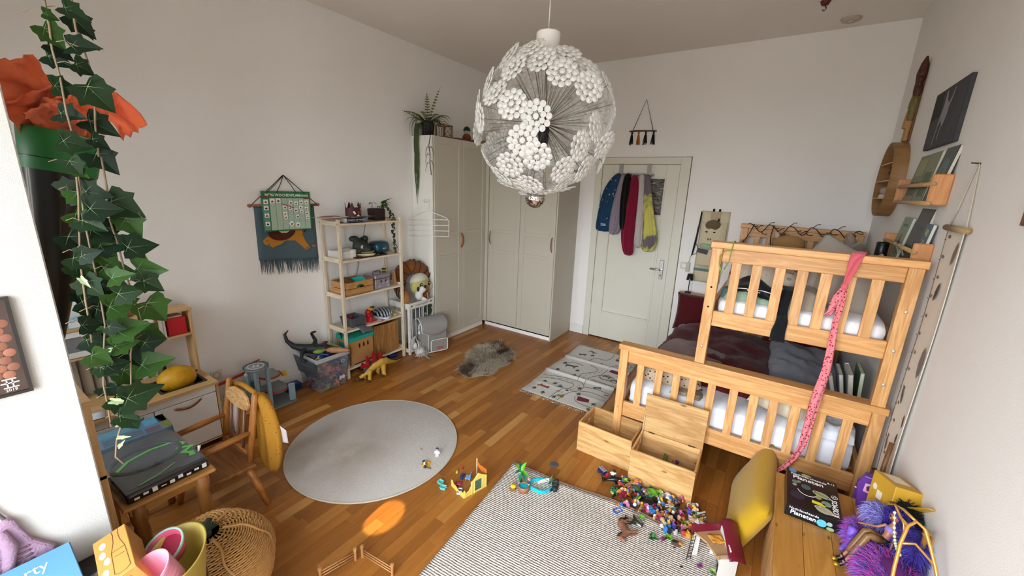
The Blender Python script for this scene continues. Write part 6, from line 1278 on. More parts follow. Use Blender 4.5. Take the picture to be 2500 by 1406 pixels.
# ================================================================ toy storage box with dinosaurs
t_ = thing('storage_box', 'clear plastic toy box with open grey folding lids beside the shelf', 'storage box', (0, 0, 0))
BX0, BX1, BY0, BY1 = -3.495, -3.165, 1.775, 2.085
cl = M('#a9aeb6', .15, alpha=.30, var=0); cl2 = M('#c3c8ce', .2, alpha=.62, var=0)
g = G(); i_ = .028
def wallq(a, b): g.add([(a[0]+(.0), a[1], .30), (b[0], b[1], .30), (b[2], b[3], .006), (a[2], a[3], .006)], [(0, 1, 2, 3)])
cs = [(BX0, BY0, BX0+i_, BY0+i_), (BX1, BY0, BX1-i_, BY0+i_), (BX1, BY1, BX1-i_, BY1-i_), (BX0, BY1, BX0+i_, BY1-i_)]
for a, b in zip(cs, cs[1:]+cs[:1]): wallq(a, b)
g.add([(c[2], c[3], .006) for c in cs], [(0, 1, 2, 3)]); g.build('tub', cl, t_)
g = G()
for q in ((BX0-.01, BX1+.01, BY0-.01, BY0+.006), (BX0-.01, BX1+.01, BY1-.006, BY1+.01), (BX0-.01, BX0+.006, BY0+.006, BY1-.006), (BX1-.006, BX1+.01, BY0+.006, BY1-.006)): g.bb(q[0], q[1], q[2], q[3], .298, .335)
g.build('rim', cl2, t_, bevel=.004)
lidm = M('#4c5157', .4, alpha=.92)
def flap(y, s):
 g = G(T((BX0+BX1)/2, y, .315) @ RX(-s*12)); g.bb(-.165, .165, -.004, .004, -.175, 0);
 for k in range(3): g.bb(-.13, .13, -.009 if s < 0 else .004, -.004 if s < 0 else .009, -.15+.045*k, -.142+.045*k)
 return g.build('folding_lid', lidm, t_, bevel=.002)
flap(BY0-.022, -1); flap(BY1+.022, 1)
G(T(BX1+.0005, BY1-.06, .25) @ FACE_X).lathe([(.018, 0), (.018, .0008), (.013, .0008), (.013, 0)], 18).build('printed_icon', M('#c9c3c6', .4), t_)
G(T(BX1-.008, BY1-.075, .10) @ FACE_X).prism([(-.03, -.03), (-.01, -.035), (0, -.02), (.02, -.035), (.035, -.01), (.02, .01), (.0, .0), (-.02, .012)], .0008).build('printed_icon', M('#d3d0d0', .4), t_)
# contents: one toy each
rr = random.Random(77); cols = ['#233a7a', '#7a1d2c', '#1e2430', '#8f4a2a', '#3a2f66', '#5c6a2a', '#a4384a', '#24324a', '#c9b7a6', '#1c1c22', '#4a2a5c', '#a56a4a']
def toy_figure(kind, c, c2, s=1):
 g = G()
 if kind == 0:       # little standing figure
  g.tube([(0, 0, 0), (0, 0, .018)], [.010, .011], 8); g.tube([(0, 0, .018), (0, 0, .042)], [.011, .008], 8); g.ell((0, 0, .053), (.0095, .0095, .010), nu=10, nv=7); g.tube([(0, -.009, .038), (.004, -.019, .028), (.012, -.021, .020)], .0038, 6); g.tube([(0, .009, .038), (.004, .019, .028), (.012, .021, .020)], .0038, 6)
 elif kind == 1:     # plank-like vehicle body with wheels
  g.box((0, 0, .018), (.075, .035, .02), None, 0, (.85, .8)); g.box((-.005, 0, .034), (.035, .028, .016), None, 0, (.7, .8))
  for x in (-.024, .024):
   for y in (-.018, .018): g.cyl((x, y-.004, .009), (x, y+.004, .009), .009, n=10)
 else:               # animal
  g.tube([(-.035, 0, .028), (-.015, 0, .034), (.015, 0, .034), (.032, 0, .044), (.045, 0, .050), (.058, 0, .046)], [.008, .014, .014, .009, .010, .005], 9)
  for x in (-.018, .016):
   for y in (-.008, .008): g.tube([(x, y, .03), (x, y*1.2, .014), (x+.002, y*1.2, 0)], [.006, .0045, .005], 6)
  g.tube([(-.035, 0, .03), (-.05, 0, .022), (-.056, 0, .012)], [.004, .003, .001], 5)
 for v in g.v: v *= s
 return g
tm = [[toy_figure(k, 0, 0, 1.25).mesh('body', M(c, .4)) for c in cols] for k in range(3)]
knd = ['toy figure', 'toy car', 'toy animal']; nmk = ['toy_figure', 'toy_car', 'toy_animal']
cname = {'#233a7a': 'blue', '#7a1d2c': 'wine red', '#1e2430': 'black', '#8f4a2a': 'rust brown', '#3a2f66': 'purple', '#5c6a2a': 'olive', '#a4384a': 'pinkish red', '#24324a': 'navy', '#c9b7a6': 'cream', '#1c1c22': 'charcoal', '#4a2a5c': 'violet', '#a56a4a': 'tan'}
n_in = {}
for i in range(70):
 lay = i//14; k = rr.randrange(3); ci = rr.randrange(12)
 x = rr.uniform(BX0+.075, BX1-.075); y = rr.uniform(BY0+.075, BY1-.075); z = .012+.052*lay+rr.uniform(0, .02)
 if i % 3 == 0: x = BX1-.07-.006*0
 elif i % 3 == 1: y = BY0+.075
 c = cname[cols[ci]]; o = thing(nmk[k], '%s %s jumbled inside the clear toy box' % (c, knd[k]), knd[k].split()[1] if k != 0 else 'figure', (x, y, z), rot=(rr.uniform(-1.5, 1.5), rr.uniform(-1, 1), rr.uniform(0, 6.3)), group='%s %ss inside the clear toy box' % (c, knd[k]))
 inst('body', tm[k][ci], o)
# dinosaurs on top
t_ = thing('black_dinosaur', 'large black toy dinosaur with lime belly lying on its side on the toy box', 'toy dinosaur', (0, 0, 0))
g = G(); g.tube([(-3.50, 1.735, .555), (-3.505, 1.70, .52), (-3.49, 1.705, .46), (-3.45, 1.74, .41), (-3.39, 1.80, .385), (-3.33, 1.86, .375), (-3.28, 1.93, .37), (-3.25, 1.98, .355), (-3.225, 2.01, .345)], [.004, .012, .017, .026, .04, .048, .045, .032, .02], 12); g.ell((-3.22, 2.0, .35), (.045, .03, .028))
g.tube([(-3.33, 1.86, .385), (-3.375, 1.90, .44), (-3.385, 1.875, .505), (-3.37, 1.87, .52)], [.03, .018, .013, .012], 9); g.ell((-3.365, 1.885, .522), (.016, .028, .010)); g.tube([(-3.37, 1.81, .375), (-3.33, 1.745, .375), (-3.30, 1.72, .345), (-3.29, 1.725, .32)], [.03, .02, .014, .014], 9); g.ell((-3.285, 1.735, .315), (.022, .024, .012)); g.tube([(-3.27, 1.93, .36), (-3.23, 1.92, .345), (-3.22, 1.94, .34)], [.012, .009, .006], 7)
baked('body', g, M('#1e2022', .45, var=.3, vs=20, bmp=.3, bs=120), t_, .006, 2); G().ell((-3.295, 1.875, .362), (.045, .058, .026), RZ(-50)).build('lime_belly', M('#6f8f2a', .45), t_, label='lime green belly patch')
t_ = thing('tan_dinosaur', 'tan toy dinosaur lying on the heap in the toy box', 'toy dinosaur', (-3.235, 2.0, .345), rot=(R(70), R(10), R(60))); o = inst('body', toy_figure(2, 0, 0, 2.0).mesh('body', M('#a97a52', .45, var=.2)), t_)
t_ = thing('lime_dinosaur', 'lime green toy dinosaur at the back of the heap in the toy box', 'toy dinosaur', (-3.32, 2.02, .335), rot=(R(-60), R(15), R(200))); inst('body', toy_figure(2, 0, 0, 1.9).mesh('body', M('#6f9428', .45, var=.2)), t_)
t_ = thing('red_action_figure', 'red and blue toy action figure lying at the back of the toy box heap', 'figure', (-3.40, 2.02, .355), rot=(R(90), 0, R(30)))
g = G(); g.tube([(0, 0, .05), (0, 0, .09), (0, 0, .105)], [.018, .024, .010], 9); g.ell((0, 0, .125), (.017, .017, .02)); g.tube([(0, -.024, .095), (.01, -.045, .07), (.02, -.04, .045)], .009, 7); g.tube([(0, .024, .095), (.01, .045, .075), (.03, .05, .06)], .009, 7); g.build('body', M('#9c1626', .4), t_); g = G()
for s in (-1, 1): g.tube([(0, .011*s, .05), (.004, .016*s, .02), (0, .018*s, -.01)], [.013, .010, .010], 8)
g.build('legs', M('#23285e', .4), t_)
t_ = thing('blue_toy_plane', 'dark blue toy aeroplane on the heap in the toy box', 'toy plane', (-3.25, 1.88, .318), 40); g = G(); g.tube([(-.06, 0, .015), (0, 0, .02), (.05, 0, .015), (.065, 0, .012)], [.006, .014, .012, .004], 9); g.build('fuselage', M('#1d2c6b', .35), t_); G().box((.005, 0, .014), (.03, .12, .005)).build('wing', M('#24377f', .35), t_, bevel=.001); G().box((-.052, 0, .03), (.018, .004, .03)).build('tail', M('#24377f', .35), t_, bevel=.001)
# stegosaurus on the floor
t_ = thing('stegosaurus', 'yellow toy stegosaurus with red back plates standing in front of the shelf', 'toy dinosaur', (0, 0, 0))
yb = M('#c29a3c', .5, var=.25, vs=25, bmp=.3, bs=100); g = G(); D0, D1 = Vector((-3.08, 2.20, .06)), Vector((-3.075, 2.40, .125)); d = (D1-D0).normalized()
sp_ = [(-3.10, 2.145, .045), (-3.09, 2.175, .06), (-3.085, 2.22, .09), (-3.08, 2.29, .13), (-3.075, 2.36, .145), (-3.078, 2.42, .13), (-3.09, 2.49, .095), (-3.115, 2.58, .06), (-3.14, 2.68, .045), (-3.155, 2.72, .042)]
g.tube(sp_, [.016, .020, .030, .048, .052, .044, .026, .016, .010, .004], 12)
for (x, y), (lx, ly), r_ in (((-3.055, 2.23), (-3.035, 2.205), .018), ((-3.11, 2.23), (-3.125, 2.205), .018), ((-3.05, 2.38), (-3.025, 2.37), .022), ((-3.105, 2.38), (-3.125, 2.365), .022)): g.tube([(x, y, .11), ((x+lx)/2, (y+ly)/2, .06), (lx, ly, .0)], [r_*1.35, r_, r_*.95], 10)
baked('body', g, yb, t_, .006, 2)
G().tube([(x, y, z+.020-.002*i) for i, (x, y, z) in enumerate(sp_[1:])], [.014, .022, .038, .040, .034, .020, .013, .009, .004], 10).build('dark_back', M('#222a28', .5, var=.4, vs=30), t_, label='dark grey-green back')
pm_ = G().prism([(-.5, 0), (-.45, .5), (0, 1), (.42, .55), (.5, 0)], .09, T(0, 0, -.045)).mesh('back_plate', M('#9c1420', .4, var=.25, vs=25))
for i, (s, y, h) in enumerate(((-1, 2.19, .035), (1, 2.21, .045), (-1, 2.25, .06), (1, 2.285, .068), (-1, 2.32, .078), (1, 2.355, .075), (-1, 2.39, .065))):
 z = .10+.05*math.sin((y-2.16)/.30*math.pi)*.9+.018; inst('back_plate', pm_, t_, T(-3.08+.016*s, y, z) @ RY(16*s) @ FACE_X @ SC(.05, h+.02, .12))
for i in range(7): inst('back_plate', pm_, t_, T(-3.085-.010*i, 2.46+.034*i, .105-.010*i) @ FACE_X @ SC(.018, .018, .05))
for k in ((-3.035, 2.198), (-3.125, 2.198), (-3.025, 2.362), (-3.125, 2.357)): G().ell((k[0], k[1], .012), (.019, .022, .014)).build('foot', M('#3a2416', .5), t_)
G().tube([(-3.10, 2.155, .042), (-3.104, 2.125, .032), (-3.106, 2.11, .028)], [.018, .014, .008], 9).build('snout', M('#4a2f28', .5), t_)
# ================================================================ plush stand, school bag
t_ = thing('plush_stand', 'white wooden crate stand with elastic cords between shelf and wardrobe', 'stand', (0, 0, 0))
wp = WOOD('#d8d5cd', '#c2beb4', 1, 5, .5, 8)
PX0, PX1, PY0, PY1 = -3.50, -3.20, 2.865, 3.235
for x in (PX0, PX1-.024):
 for y in (PY0, PY1-.024): G().bb(x, x+.024, y, y+.024, 0, .585).build('leg', wp, t_, bevel=.002)
for z0, z1 in ((.53, .595), (.03, .075)):
 for x in (PX0-.008, PX1): G().bb(x, x+.008, PY0-.006, PY1+.006, z0, z1).build('board', wp, t_, bevel=.0015)
 for y in (PY0-.008, PY1): G().bb(PX0, PX1, y, y+.008, z0, z1).build('board', wp, t_, bevel=.0015)
for k in range(6): y = PY0+.04+.058*k; G().cyl((PX1+.002, y, .07), (PX1+.002, y, .535), .003, n=6).build('elastic_cord', M('#d9d4c8', .8), t_)
for k in range(4): x = PX0+.05+.065*k; G().cyl((x, PY0-.003, .07), (x, PY0-.003, .535), .003, n=6).build('elastic_cord', M('#d9d4c8', .8), t_)
text('lettering', 'Lieblingsfreunde', .030, M('#6d665b', .7), t_, T(PX1+.0082, 3.05, .562) @ FACE_X)
for y in (2.90, 3.19): G(T(PX1+.0084, y, .562) @ FACE_X).prism([(-.016, -.008), (.016, -.004), (.012, .01), (-.004, .012)], .0006).build('printed_bear', M('#4b453a', .7), t_)
tig = FAB('#7a4a20', '#5c3414', 260, .8, 8); drk = FAB('#241409', None, 260, .8)
t_ = thing('tiger_plush', 'big brown tiger plush with dark stripes slumped at the back of the stand', 'plush toy', (0, 0, 0))
g = G(); P = [(-3.42, 2.96, .66), (-3.44, 2.93, .80), (-3.42, 2.99, .91), (-3.38, 3.08, .955), (-3.34, 3.17, .92), (-3.33, 3.23, .83), (-3.36, 3.22, .75)]
g.tube(P, [.06, .085, .085, .085, .08, .075, .05], 14); g.ell((-3.32, 3.235, .88), (.05, .04, .05)); baked('body', g, tig, t_, .01, 3)
def st_(P, i, r_): q = Vector(P[i]); d = (Vector(P[min(i+1, len(P)-1)])-Vector(P[max(i-1, 0)])).normalized(); a = d.orthogonal().normalized(); b = d.cross(a); return [q+(a*math.cos(t)+b*math.sin(t))*r_ for t in [k*.349 for k in range(18)]]
for i in range(9):
 s = .12+.8*i/8; k = min(5, int(s*6)); f = s*6-k; q = Vector(P[k]).lerp(Vector(P[k+1]), f); d = (Vector(P[k+1])-Vector(P[k])).normalized(); a = d.orthogonal().normalized(); b = d.cross(a)
 G().tube([q+(a*math.cos(t)+b*math.sin(t))*.083 for t in [j*.349 for j in range(18)]], .007, 5, closed=True, flat=.5).build('stripe', drk, t_)
t_ = thing('tiger_cub_plush', 'striped brown and white tiger paw hanging over the stand beside the shelf leg', 'plush toy', (0, 0, 0))
g = G(); g.tube([(-3.38, 2.93, .70), (-3.32, 2.90, .68), (-3.26, 2.885, .64)], [.06, .06, .05], 12); g.ell((-3.245, 2.88, .63), (.035, .05, .045)); baked('paw', g, FAB('#9a6a38', '#7a4c22', 260, .8), t_, .009, 2)
for k in range(3): G().tube([(-3.37+.04*k+.02*0, 2.90-.008*k+.055*math.cos(t), .695-.012*k+.058*math.sin(t)) for t in [j*.349 for j in range(18)]], .006, 5, closed=True).build('stripe', drk, t_)
t_ = thing('yellow_chick_plush', 'round yellow bird plush with big black eyes and orange beak on the stand', 'plush toy', (-3.27, 3.105, .755), 4)
G().ell((0, 0, 0), (.085, .135, .115), nu=22, nv=14).build('head', FAB('#b7b06e', '#a39c58', 260, .7), t_); G().ell((-.01, 0, .035), (.084, .125, .10), nu=20, nv=12).build('white_cap', FAB('#cfc9b8', None, 260, .7), t_)
for s in (-1, 1):
 G().ell((.074, .062*s, .018), (.014, .020, .024), nu=14, nv=10).build('eye', M('#0e0d0c', .15), t_); G().ell((.086, .062*s-.006, .027), (.004, .006, .006), nu=8, nv=6).build('eye_glint', M('#e8e8e6', .2), t_)
G().ell((.086, 0, -.015), (.026, .036, .026), nu=14, nv=10).build('beak', FAB('#a5672a'), t_); G().ell((.03, .125, -.03), (.035, .025, .045)).build('wing', FAB('#c9bfa8'), t_)
t_ = thing('spaniel_plush', 'rust-brown floppy plush below the yellow bird on the stand', 'plush toy', (-3.205, 3.10, .645))
g = G(); g.ell((0, 0, 0), (.04, .05, .06)); g.ell((.0, .045, .0), (.022, .022, .06)); baked('body', g, FAB('#7a4420', '#5c3014', 260, .8), t_, .008, 2); G().tube([(.038, .015, .04), (.042, .018, -.04)], .008, 8).build('pale_stripe', FAB('#b58a5c'), t_)
t_ = thing('white_dog_plush', 'white dog plush with black nose leaning over the front of the stand', 'plush toy', (-3.19, 3.01, .67))
g = G(); g.ell((0, 0, 0), (.045, .045, .055)); g.tube([(.02, .0, .04), (.045, .02, .075), (.05, .03, .09)], [.035, .036, .030], 12); g.tube([(.01, .02, -.03), (.04, .04, -.05), (.05, .06, -.055)], [.022, .022, .02], 9); baked('body', g, FAB('#d3d0cb', '#bcb8b2', 260, .8), t_, .007, 2); G().ell((.072, .022, .105), (.014, .018, .014), nu=12, nv=8).build('nose', M('#121212', .4), t_); G().ell((.02, -.03, .075), (.016, .014, .028)).build('ear', FAB('#2a2826'), t_)
t_ = thing('cow_plush', 'white and black cow plush hanging by a cord below the stand', 'plush toy', (-3.17, 3.03, .24))
g = G(); g.ell((0, 0, .05), (.04, .055, .06)); g.tube([(.01, .02, .0), (.02, .03, -.05), (.03, .04, -.085)], [.035, .03, .028], 10); g.tube([(.0, -.03, .02), (.01, -.06, -.01)], [.022, .018], 8); baked('body', g, FAB('#dcdad6', '#c7c4bf', 260, .8), t_, .007, 2);
for q, r_ in (((.034, .035, .005), .016), ((.03, -.02, .075), .018), ((.028, .05, -.06), .012)): G().ell(q, (.014, r_, r_*1.1)).build('black_patch', FAB('#171616'), t_)
G().cyl((.0, .0, .10), (0, 0, .33), .003, n=6).build('cord', M('#d5d0c6', .8), t_)
t_ = thing('grey_elephant_plush', 'dark grey plush hanging behind the cords of the stand', 'plush toy', (-3.27, 3.08, .36)); g = G(); g.ell((0, 0, .04), (.07, .07, .09)); g.ell((.05, .055, .02), (.03, .035, .06)); g.tube([(.05, -.01, .02), (.07, -.01, -.05), (.065, 0, -.10)], [.03, .022, .018], 9); baked('body', g, FAB('#5a5c62', '#45474c', 260, .8), t_, .008, 2); G().ell((.068, .03, .07), (.006, .007, .008)).build('eye', M('#c9c7c2', .2), t_)
t_ = thing('lilac_unicorn_plush', 'small lilac plush between the grey plush and the cow plush', 'plush toy', (-3.165, 3.055, .345)); g = G(); g.ell((0, 0, 0), (.025, .03, .04)); g.tube([(.01, .01, .02), (.03, .02, .035)], [.02, .014], 8); g.tube([(.0, 0, -.03), (.01, .01, -.06)], [.014, .012], 8); baked('body', g, FAB('#b3a3c9', '#9a89b5', 260, .8), t_, .006, 2); G().lathe([(.006, 0), (0, .03)], 8, T(.0, .0, .035)).build('horn', M('#d9c78a', .4), t_)
t_ = thing('frog_plush', 'dark green plush with a pale eye under the right end of the stand rim', 'plush toy', (-3.23, 3.18, .45)); g = G(); g.ell((0, 0, 0), (.05, .045, .07)); g.ell((.03, .0, .06), (.025, .03, .025)); baked('body', g, FAB('#2c3320', '#1e2416', 260, .8), t_, .008, 2); G().ell((.045, .02, .03), (.008, .010, .010)).build('eye', M('#b9bf8a', .3), t_)
t_ = thing('penguin_plush', 'black and white plush in the far corner of the stand behind the rust plush', 'plush toy', (-3.29, 3.205, .64)); G().ell((0, 0, 0), (.045, .03, .05)).build('body', FAB('#1a1a1c'), t_); G().ell((.035, .01, .02), (.02, .024, .022)).build('face', FAB('#cdcac4'), t_)
t_ = thing('mop_plush', 'grey and white shaggy plush lying on the floor between stand and school bag', 'plush toy', (-3.11, 2.925, .035)); rr = random.Random(12)
g = G(); g.ell((0, 0, .02), (.06, .05, .045)); g.ell((.03, .035, -.005), (.04, .045, .03)); pts = surf_pts(g, 420, rr); g.build('body', FAB('#c9c5be'), t_); o = fur(G(), pts, .045, .0022, rr, .3).build('shag', [M('#d5d2cc', .9), M('#8d8984', .9), M('#b3afa9', .9)], t_); o['kind'] = 'stuff'
t_ = thing('bunny_plush', 'pale grey plush with a white muzzle propped at the shelf leg on the floor', 'plush toy', (-3.19, 2.90, .13)); g = G(); g.ell((0, 0, 0), (.035, .035, .065)); g.tube([(.0, .01, .05), (.01, .04, .08)], [.018, .014], 8); baked('body', g, FAB('#a9a5a0', None, 260, .8), t_, .007, 2); G().ell((.025, .01, -.02), (.022, .026, .04)).build('belly', FAB('#d9d6d1'), t_)
t_ = thing('grey_strap', 'loose grey strap trailing on the floor beside the school bag', 'strap', (-3.03, 2.915, 0)); G().sheet(lambda u, v: (-.03+.11*v-.02*math.sin(v*3), .03-.02*v+.024*(u-.5), .11*(1-v)**2+.004), 3, 12, .003).build('strap', FAB('#8d8a85'), t_)
# backpack
t_ = thing('school_bag', 'grey felt school bag with white piping and a pink cherry patch on the floor', 'backpack', (-3.125, 3.125, 0), -21)
felt = FAB('#8f8b86', '#6c6864', 130, .6, 60, .6); pipe = M('#e6e1d4', .6);
def rprof(w_, h, r, n=6):
 out = []
 for cx, cy, a0 in ((w_/2-r, r, -90), (w_/2-r, h-r, 0), (-w_/2+r, h-r, 90), (-w_/2+r, r, 180)):
  for i in range(n+1): a = R(a0+90*i/n); out.append((cx+r*math.cos(a), cy+r*math.sin(a)))
 return out
G().prism(rprof(.30, .34, .045), .165, T(-.085, 0, .005) @ FACE_X, smooth=False).build('body', felt, t_, bevel=.006, seg=2)
def lidf(u, v):     # v along the lid from the back top over to the front
 a = R(150-165*v); y = -.155+.31*u; return (-.012+.105*math.cos(a)+.01*v, y*(1+.02*math.sin(math.pi*v)), .315+.085*math.sin(a) if a > 0 else .315+.17*math.sin(a)-.055*math.sin(math.pi*u)*v)
G().sheet(lidf, 18, 18, .008).build('lid', felt, t_)
g = G(); g.sheet(lambda u, v: (lambda q: (q[0]+.002, q[1], q[2]))(lidf(u, .995+.006*v)), 18, 1, .008)
g = G(); g.tube([lidf(u/18, 1.0) for u in range(19)], .006, 6)
for u in (0, 1): g.tube([lidf(u, v/14) for v in range(15)], .005, 6)
g.build('piping', pipe, t_)
def pocket3(y0, y1, z0, z1, x, d, r=.025):
 w_ = y1-y0; m = T(x, (y0+y1)/2, z0) @ FACE_X; o = G().prism(rprof(w_, z1-z0, r), d, m).build('pocket', felt, t_, bevel=.006, seg=2)
 p = G(m @ T(0, 0, d+.001)); p.tube([(a, b, 0) for a, b in rprof(w_, z1-z0, r)], .0042, 6, closed=True); p.build('piping', pipe, o)
 return o
pk_ = pocket3(-.055, .148, .025, .165, .080, .035)
G(T(.1175, .055, .065) @ FACE_X).prism([(-.04, -.015), (-.01, -.022), (.01, -.015), (.035, -.02), (.042, .0), (.03, .014), (.008, .008), (-.01, .016), (-.035, .012)], .002).build('cherry_patch', FAB('#a5555c'), pk_, label='pink patch')
G().bb(-.078, .078, -.182, -.15, .03, .16).build('side_pocket', felt, t_, bevel=.012, seg=2); g = G(); g.tube([(.06, -.184, .035), (.066, -.184, .12), (.04, -.184, .158), (-.04, -.184, .158), (-.066, -.184, .12)], .004, 6); g.build('piping', pipe, t_)
G().tube([(.082, -.075, .012), (.084, -.075, .25)], .0045, 6).build('piping', pipe, t_); G().tube([(.084, -.148, .012), (.084, .148, .012), (-.08, .15, .012)], .006, 6).build('base_piping', pipe, t_)
G().bb(.082, .098, .0, .028, .225, .25).build('buckle', M('#8d8a86', .3, .4), t_, bevel=.002); G().tube([(-.085, -.03, .35), (-.09, -.02, .39), (-.09, .03, .39), (-.085, .04, .35)], .007, 7).build('carry_handle', felt, t_)
# ================================================================ rugs
def rug_mat(c1, c2, sc_=90, fine=300, stain=None):
 m, t, p = base('rug wool', .95, 0, .1); v = coords(t); a = noise_tex(t, v, sc_, 3, .7); b = noise_tex(t, v, 5, 4, .6); f = noise_tex(t, v, fine, 2, .6)
 c = mixc(t, a, lin(c1), lin(c2)); c = mixc(t, .35, c, mixc(t, b, dk(lin(c1), 1.05), dk(lin(c2), .92)))
 if stain:
  mp = N(t, 'ShaderNodeMapping'); mp.inputs[1].default_value = stain[0]; mp.inputs[3].default_value = stain[1]; cc = N(t, 'ShaderNodeTexCoord'); t.links.new(cc.outputs['Object'], mp.inputs[0])
  gr = N(t, 'ShaderNodeTexGradient', gradient_type='SPHERICAL'); t.links.new(mp.outputs[0], gr.inputs[0]); ml = N(t, 'ShaderNodeMath', operation='MULTIPLY'); t.links.new(gr.outputs['Fac'], ml.inputs[0]); t.links.new(noise_tex(t, v, 7, 4), ml.inputs[1])
  c = mixc(t, ml.outputs[0], c, lin(stain[2]))
 t.links.new(c, p.inputs['Base Color']); bump(t, p, mixc(t, .5, a, f), .7, .006); return m
t_ = thing('round_rug', 'round pale grey rug with a brownish worn patch in the middle of the floor', 'rug', (-2.218, 1.635, 0))
G().lathe([(.588, .0), (.59, .010), (.58, .013), (0, .013)], 80).build('pile', rug_mat('#cbc6c1', '#aba59f', 60, 260, ((.15, .45, 0), (2.2, 2.0, 2), '#8d7a62')), t_)
g = G(); g.tube([(.589*math.cos(a), .589*math.sin(a), .008) for a in [2*math.pi*i/90 for i in range(90)]], .0065, 6, closed=True); g.build('binding', FAB('#bfb5a5', '#a59a88'), t_)
t_ = thing('large_rug', 'large rectangular grey flat-weave wool rug in the front of the room', 'rug', (-1.265, 2.035, 0), 4.6)
def weave():
 m, t, p = base('flat weave', .95, 0, .1); v = coords(t); w_ = N(t, 'ShaderNodeTexWave', wave_type='BANDS', bands_direction='Y'); w_.inputs['Scale'].default_value = 24; w_.inputs['Distortion'].default_value = 1.2; t.links.new(v, w_.inputs['Vector'])
 vx = coords(t, (70, 42, 1)); vo = N(t, 'ShaderNodeTexVoronoi'); vo.inputs['Scale'].default_value = 2; t.links.new(vx, vo.inputs['Vector']); st = noise_tex(t, coords(t, (3, 40, 1)), 2.2, 4, .7); n = noise_tex(t, v, 4, 3)
 sp = N(t, 'ShaderNodeSeparateColor'); t.links.new(vo.outputs['Color'], sp.inputs[0])
 c = mixc(t, sp.outputs[0], lin('#a59c93'), lin('#ccc5bd')); c = mixc(t, ramp(t, st, [(.56, (0, 0, 0, 1)), (.74, (1, 1, 1, 1))]), c, lin('#7d736a')); c = mixc(t, .25, c, mixc(t, n, lin('#a79e95'), lin('#cfc8c1')))
 t.links.new(c, p.inputs['Base Color']); h = mixc(t, .5, w_.outputs['Fac'], vo.outputs['Distance']); bump(t, p, h, .8, .008); return m
wv_ = weave(); RW, RL = 1.27, 1.9
G().sheet(lambda u, v: (RW*u, -RL*v-.012*math.sin(u*9)*max(0, 1-v*12)+.01*math.sin(v*9)*(u < .02), .009+.016*max(0, 1-v*26)*(.4+.6*math.sin(u*7+.6)**2)+.002*math.sin(u*13)*math.sin(v*11)), 60, 60, .007).build('pile', wv_, t_)
g = G(); g.tube([(RW*i/50, .002-.012*math.sin(i/50*9), .010+.016*(.4+.6*math.sin(i/50*7+.6)**2)) for i in range(51)], .006, 6); g.build('hem', FAB('#b3aa9c'), t_)
for k, (x, y, a) in enumerate(((.55, -.35, 10), (.35, -.75, 60), (.62, -.62, 20), (.72, -.9, 50), (.2, -.55, 0), (.8, -.52, 30), (.95, -.83, 15), (.45, -1.0, 40))): G(T(x, y, .0115) @ RZ(a)).prism([(-.010, -.003), (.006, -.004), (.011, .002), (-.004, .004)], .0015).build('dark_fluff', M('#2f2a27', .9), t_)
# sheepskin
t_ = thing('sheepskin', 'shaggy cream and brown sheepskin lying in front of the wardrobes', 'rug', (-2.46, 3.32, 0), 18); rr = random.Random(31)
def skin_r(a): return 1+.14*math.cos(2*a+.4)*0 + .10*math.sin(3*a+1)+.07*math.sin(5*a)+.05*math.sin(8*a+2)
g = G(); pts_ = [(.235*skin_r(a)*math.cos(a), .46*skin_r(a)*math.sin(a)) for a in [2*math.pi*i/64 for i in range(64)]]; g.prism(pts_, .012); g.build('hide', FAB('#8d8170'), t_)
fm_ = []; cols_ = [M('#d9cfbc', .9, var=.2), M('#ac9a82', .9, var=.25), M('#6b523f', .9, var=.25)]
g = G()
for i in range(7500):
 a = rr.uniform(0, 2*math.pi); q = math.sqrt(rr.random()); k = skin_r(a)*q; x, y = .235*k*math.cos(a), .46*k*math.sin(a)
 n_ = wob(x*5+3, y*4, 1)+.25*wob(x*14, y*14, 2); mi = 2 if n_ > .33-.16*(q > .85) else (1 if n_ > .05 and rr.random() < .6 else 0)
 d = Vector((.5*math.cos(a)*q+.35*wob(x*9, y*9, 5)+rr.uniform(-.3, .3), .5*math.sin(a)*q-.45+.35*wob(x*9, y*9, 9)+rr.uniform(-.3, .3), .55)).normalized(); L_ = rr.uniform(.04, .075); s = d.cross(Vector((0, 0, 1))).normalized()*.0016; b = Vector((x, y, .011)); m_ = b+d*L_*.6; e_ = b+d*L_+Vector((d.x, d.y, -.9))*L_*.35
 k_ = len(g.v); g.v += [b-s, b+s, m_+s*.8, m_-s*.8, e_]; g.f += [[k_, k_+1, k_+2, k_+3], [k_+3, k_+2, k_+4]]; g.sm += [True, True]; g.mi += [mi, mi]
o = g.build('wool', cols_, t_); o['kind'] = 'stuff'
# road rug
t_ = thing('road_play_rug', 'cream play rug printed with roads, animals and houses lying creased beside the bunk bed', 'rug', (-1.44, 3.67, 0), .8)
RRX, RRY = .37, .69
def rz_(y): return .006+.022*math.exp(-((y+.17)/.022)**2)+.019*math.exp(-((y-.27)/.02)**2)+.006*math.exp(-((y+.46)/.03)**2)
G().sheet(lambda u, v: (-RRX+2*RRX*u+.008*math.sin(v*11), -RRY+2*RRY*v, rz_(-RRY+2*RRY*v)), 8, 110, .004).build('cloth', FAB('#c9c5bd', '#b3afa6', 200, .3, 6), t_)
inkm = M('#33322f', .9)
def rline(P, w_=.0042, mt=inkm, nm='printed_line'):
 Q = []
 for a, b in zip(P, P[1:]):
  n_ = max(1, int((Vector((b[0], b[1]))-Vector((a[0], a[1]))).length/.02)); Q += [(a[0]+(b[0]-a[0])*i/n_, a[1]+(b[1]-a[1])*i/n_) for i in range(n_)]
 Q.append(P[-1]); g = G(); g.tube([(x, y, rz_(y)+.0008) for x, y in Q], w_/2, 4, flat=1); return g.build(nm, mt, t_)
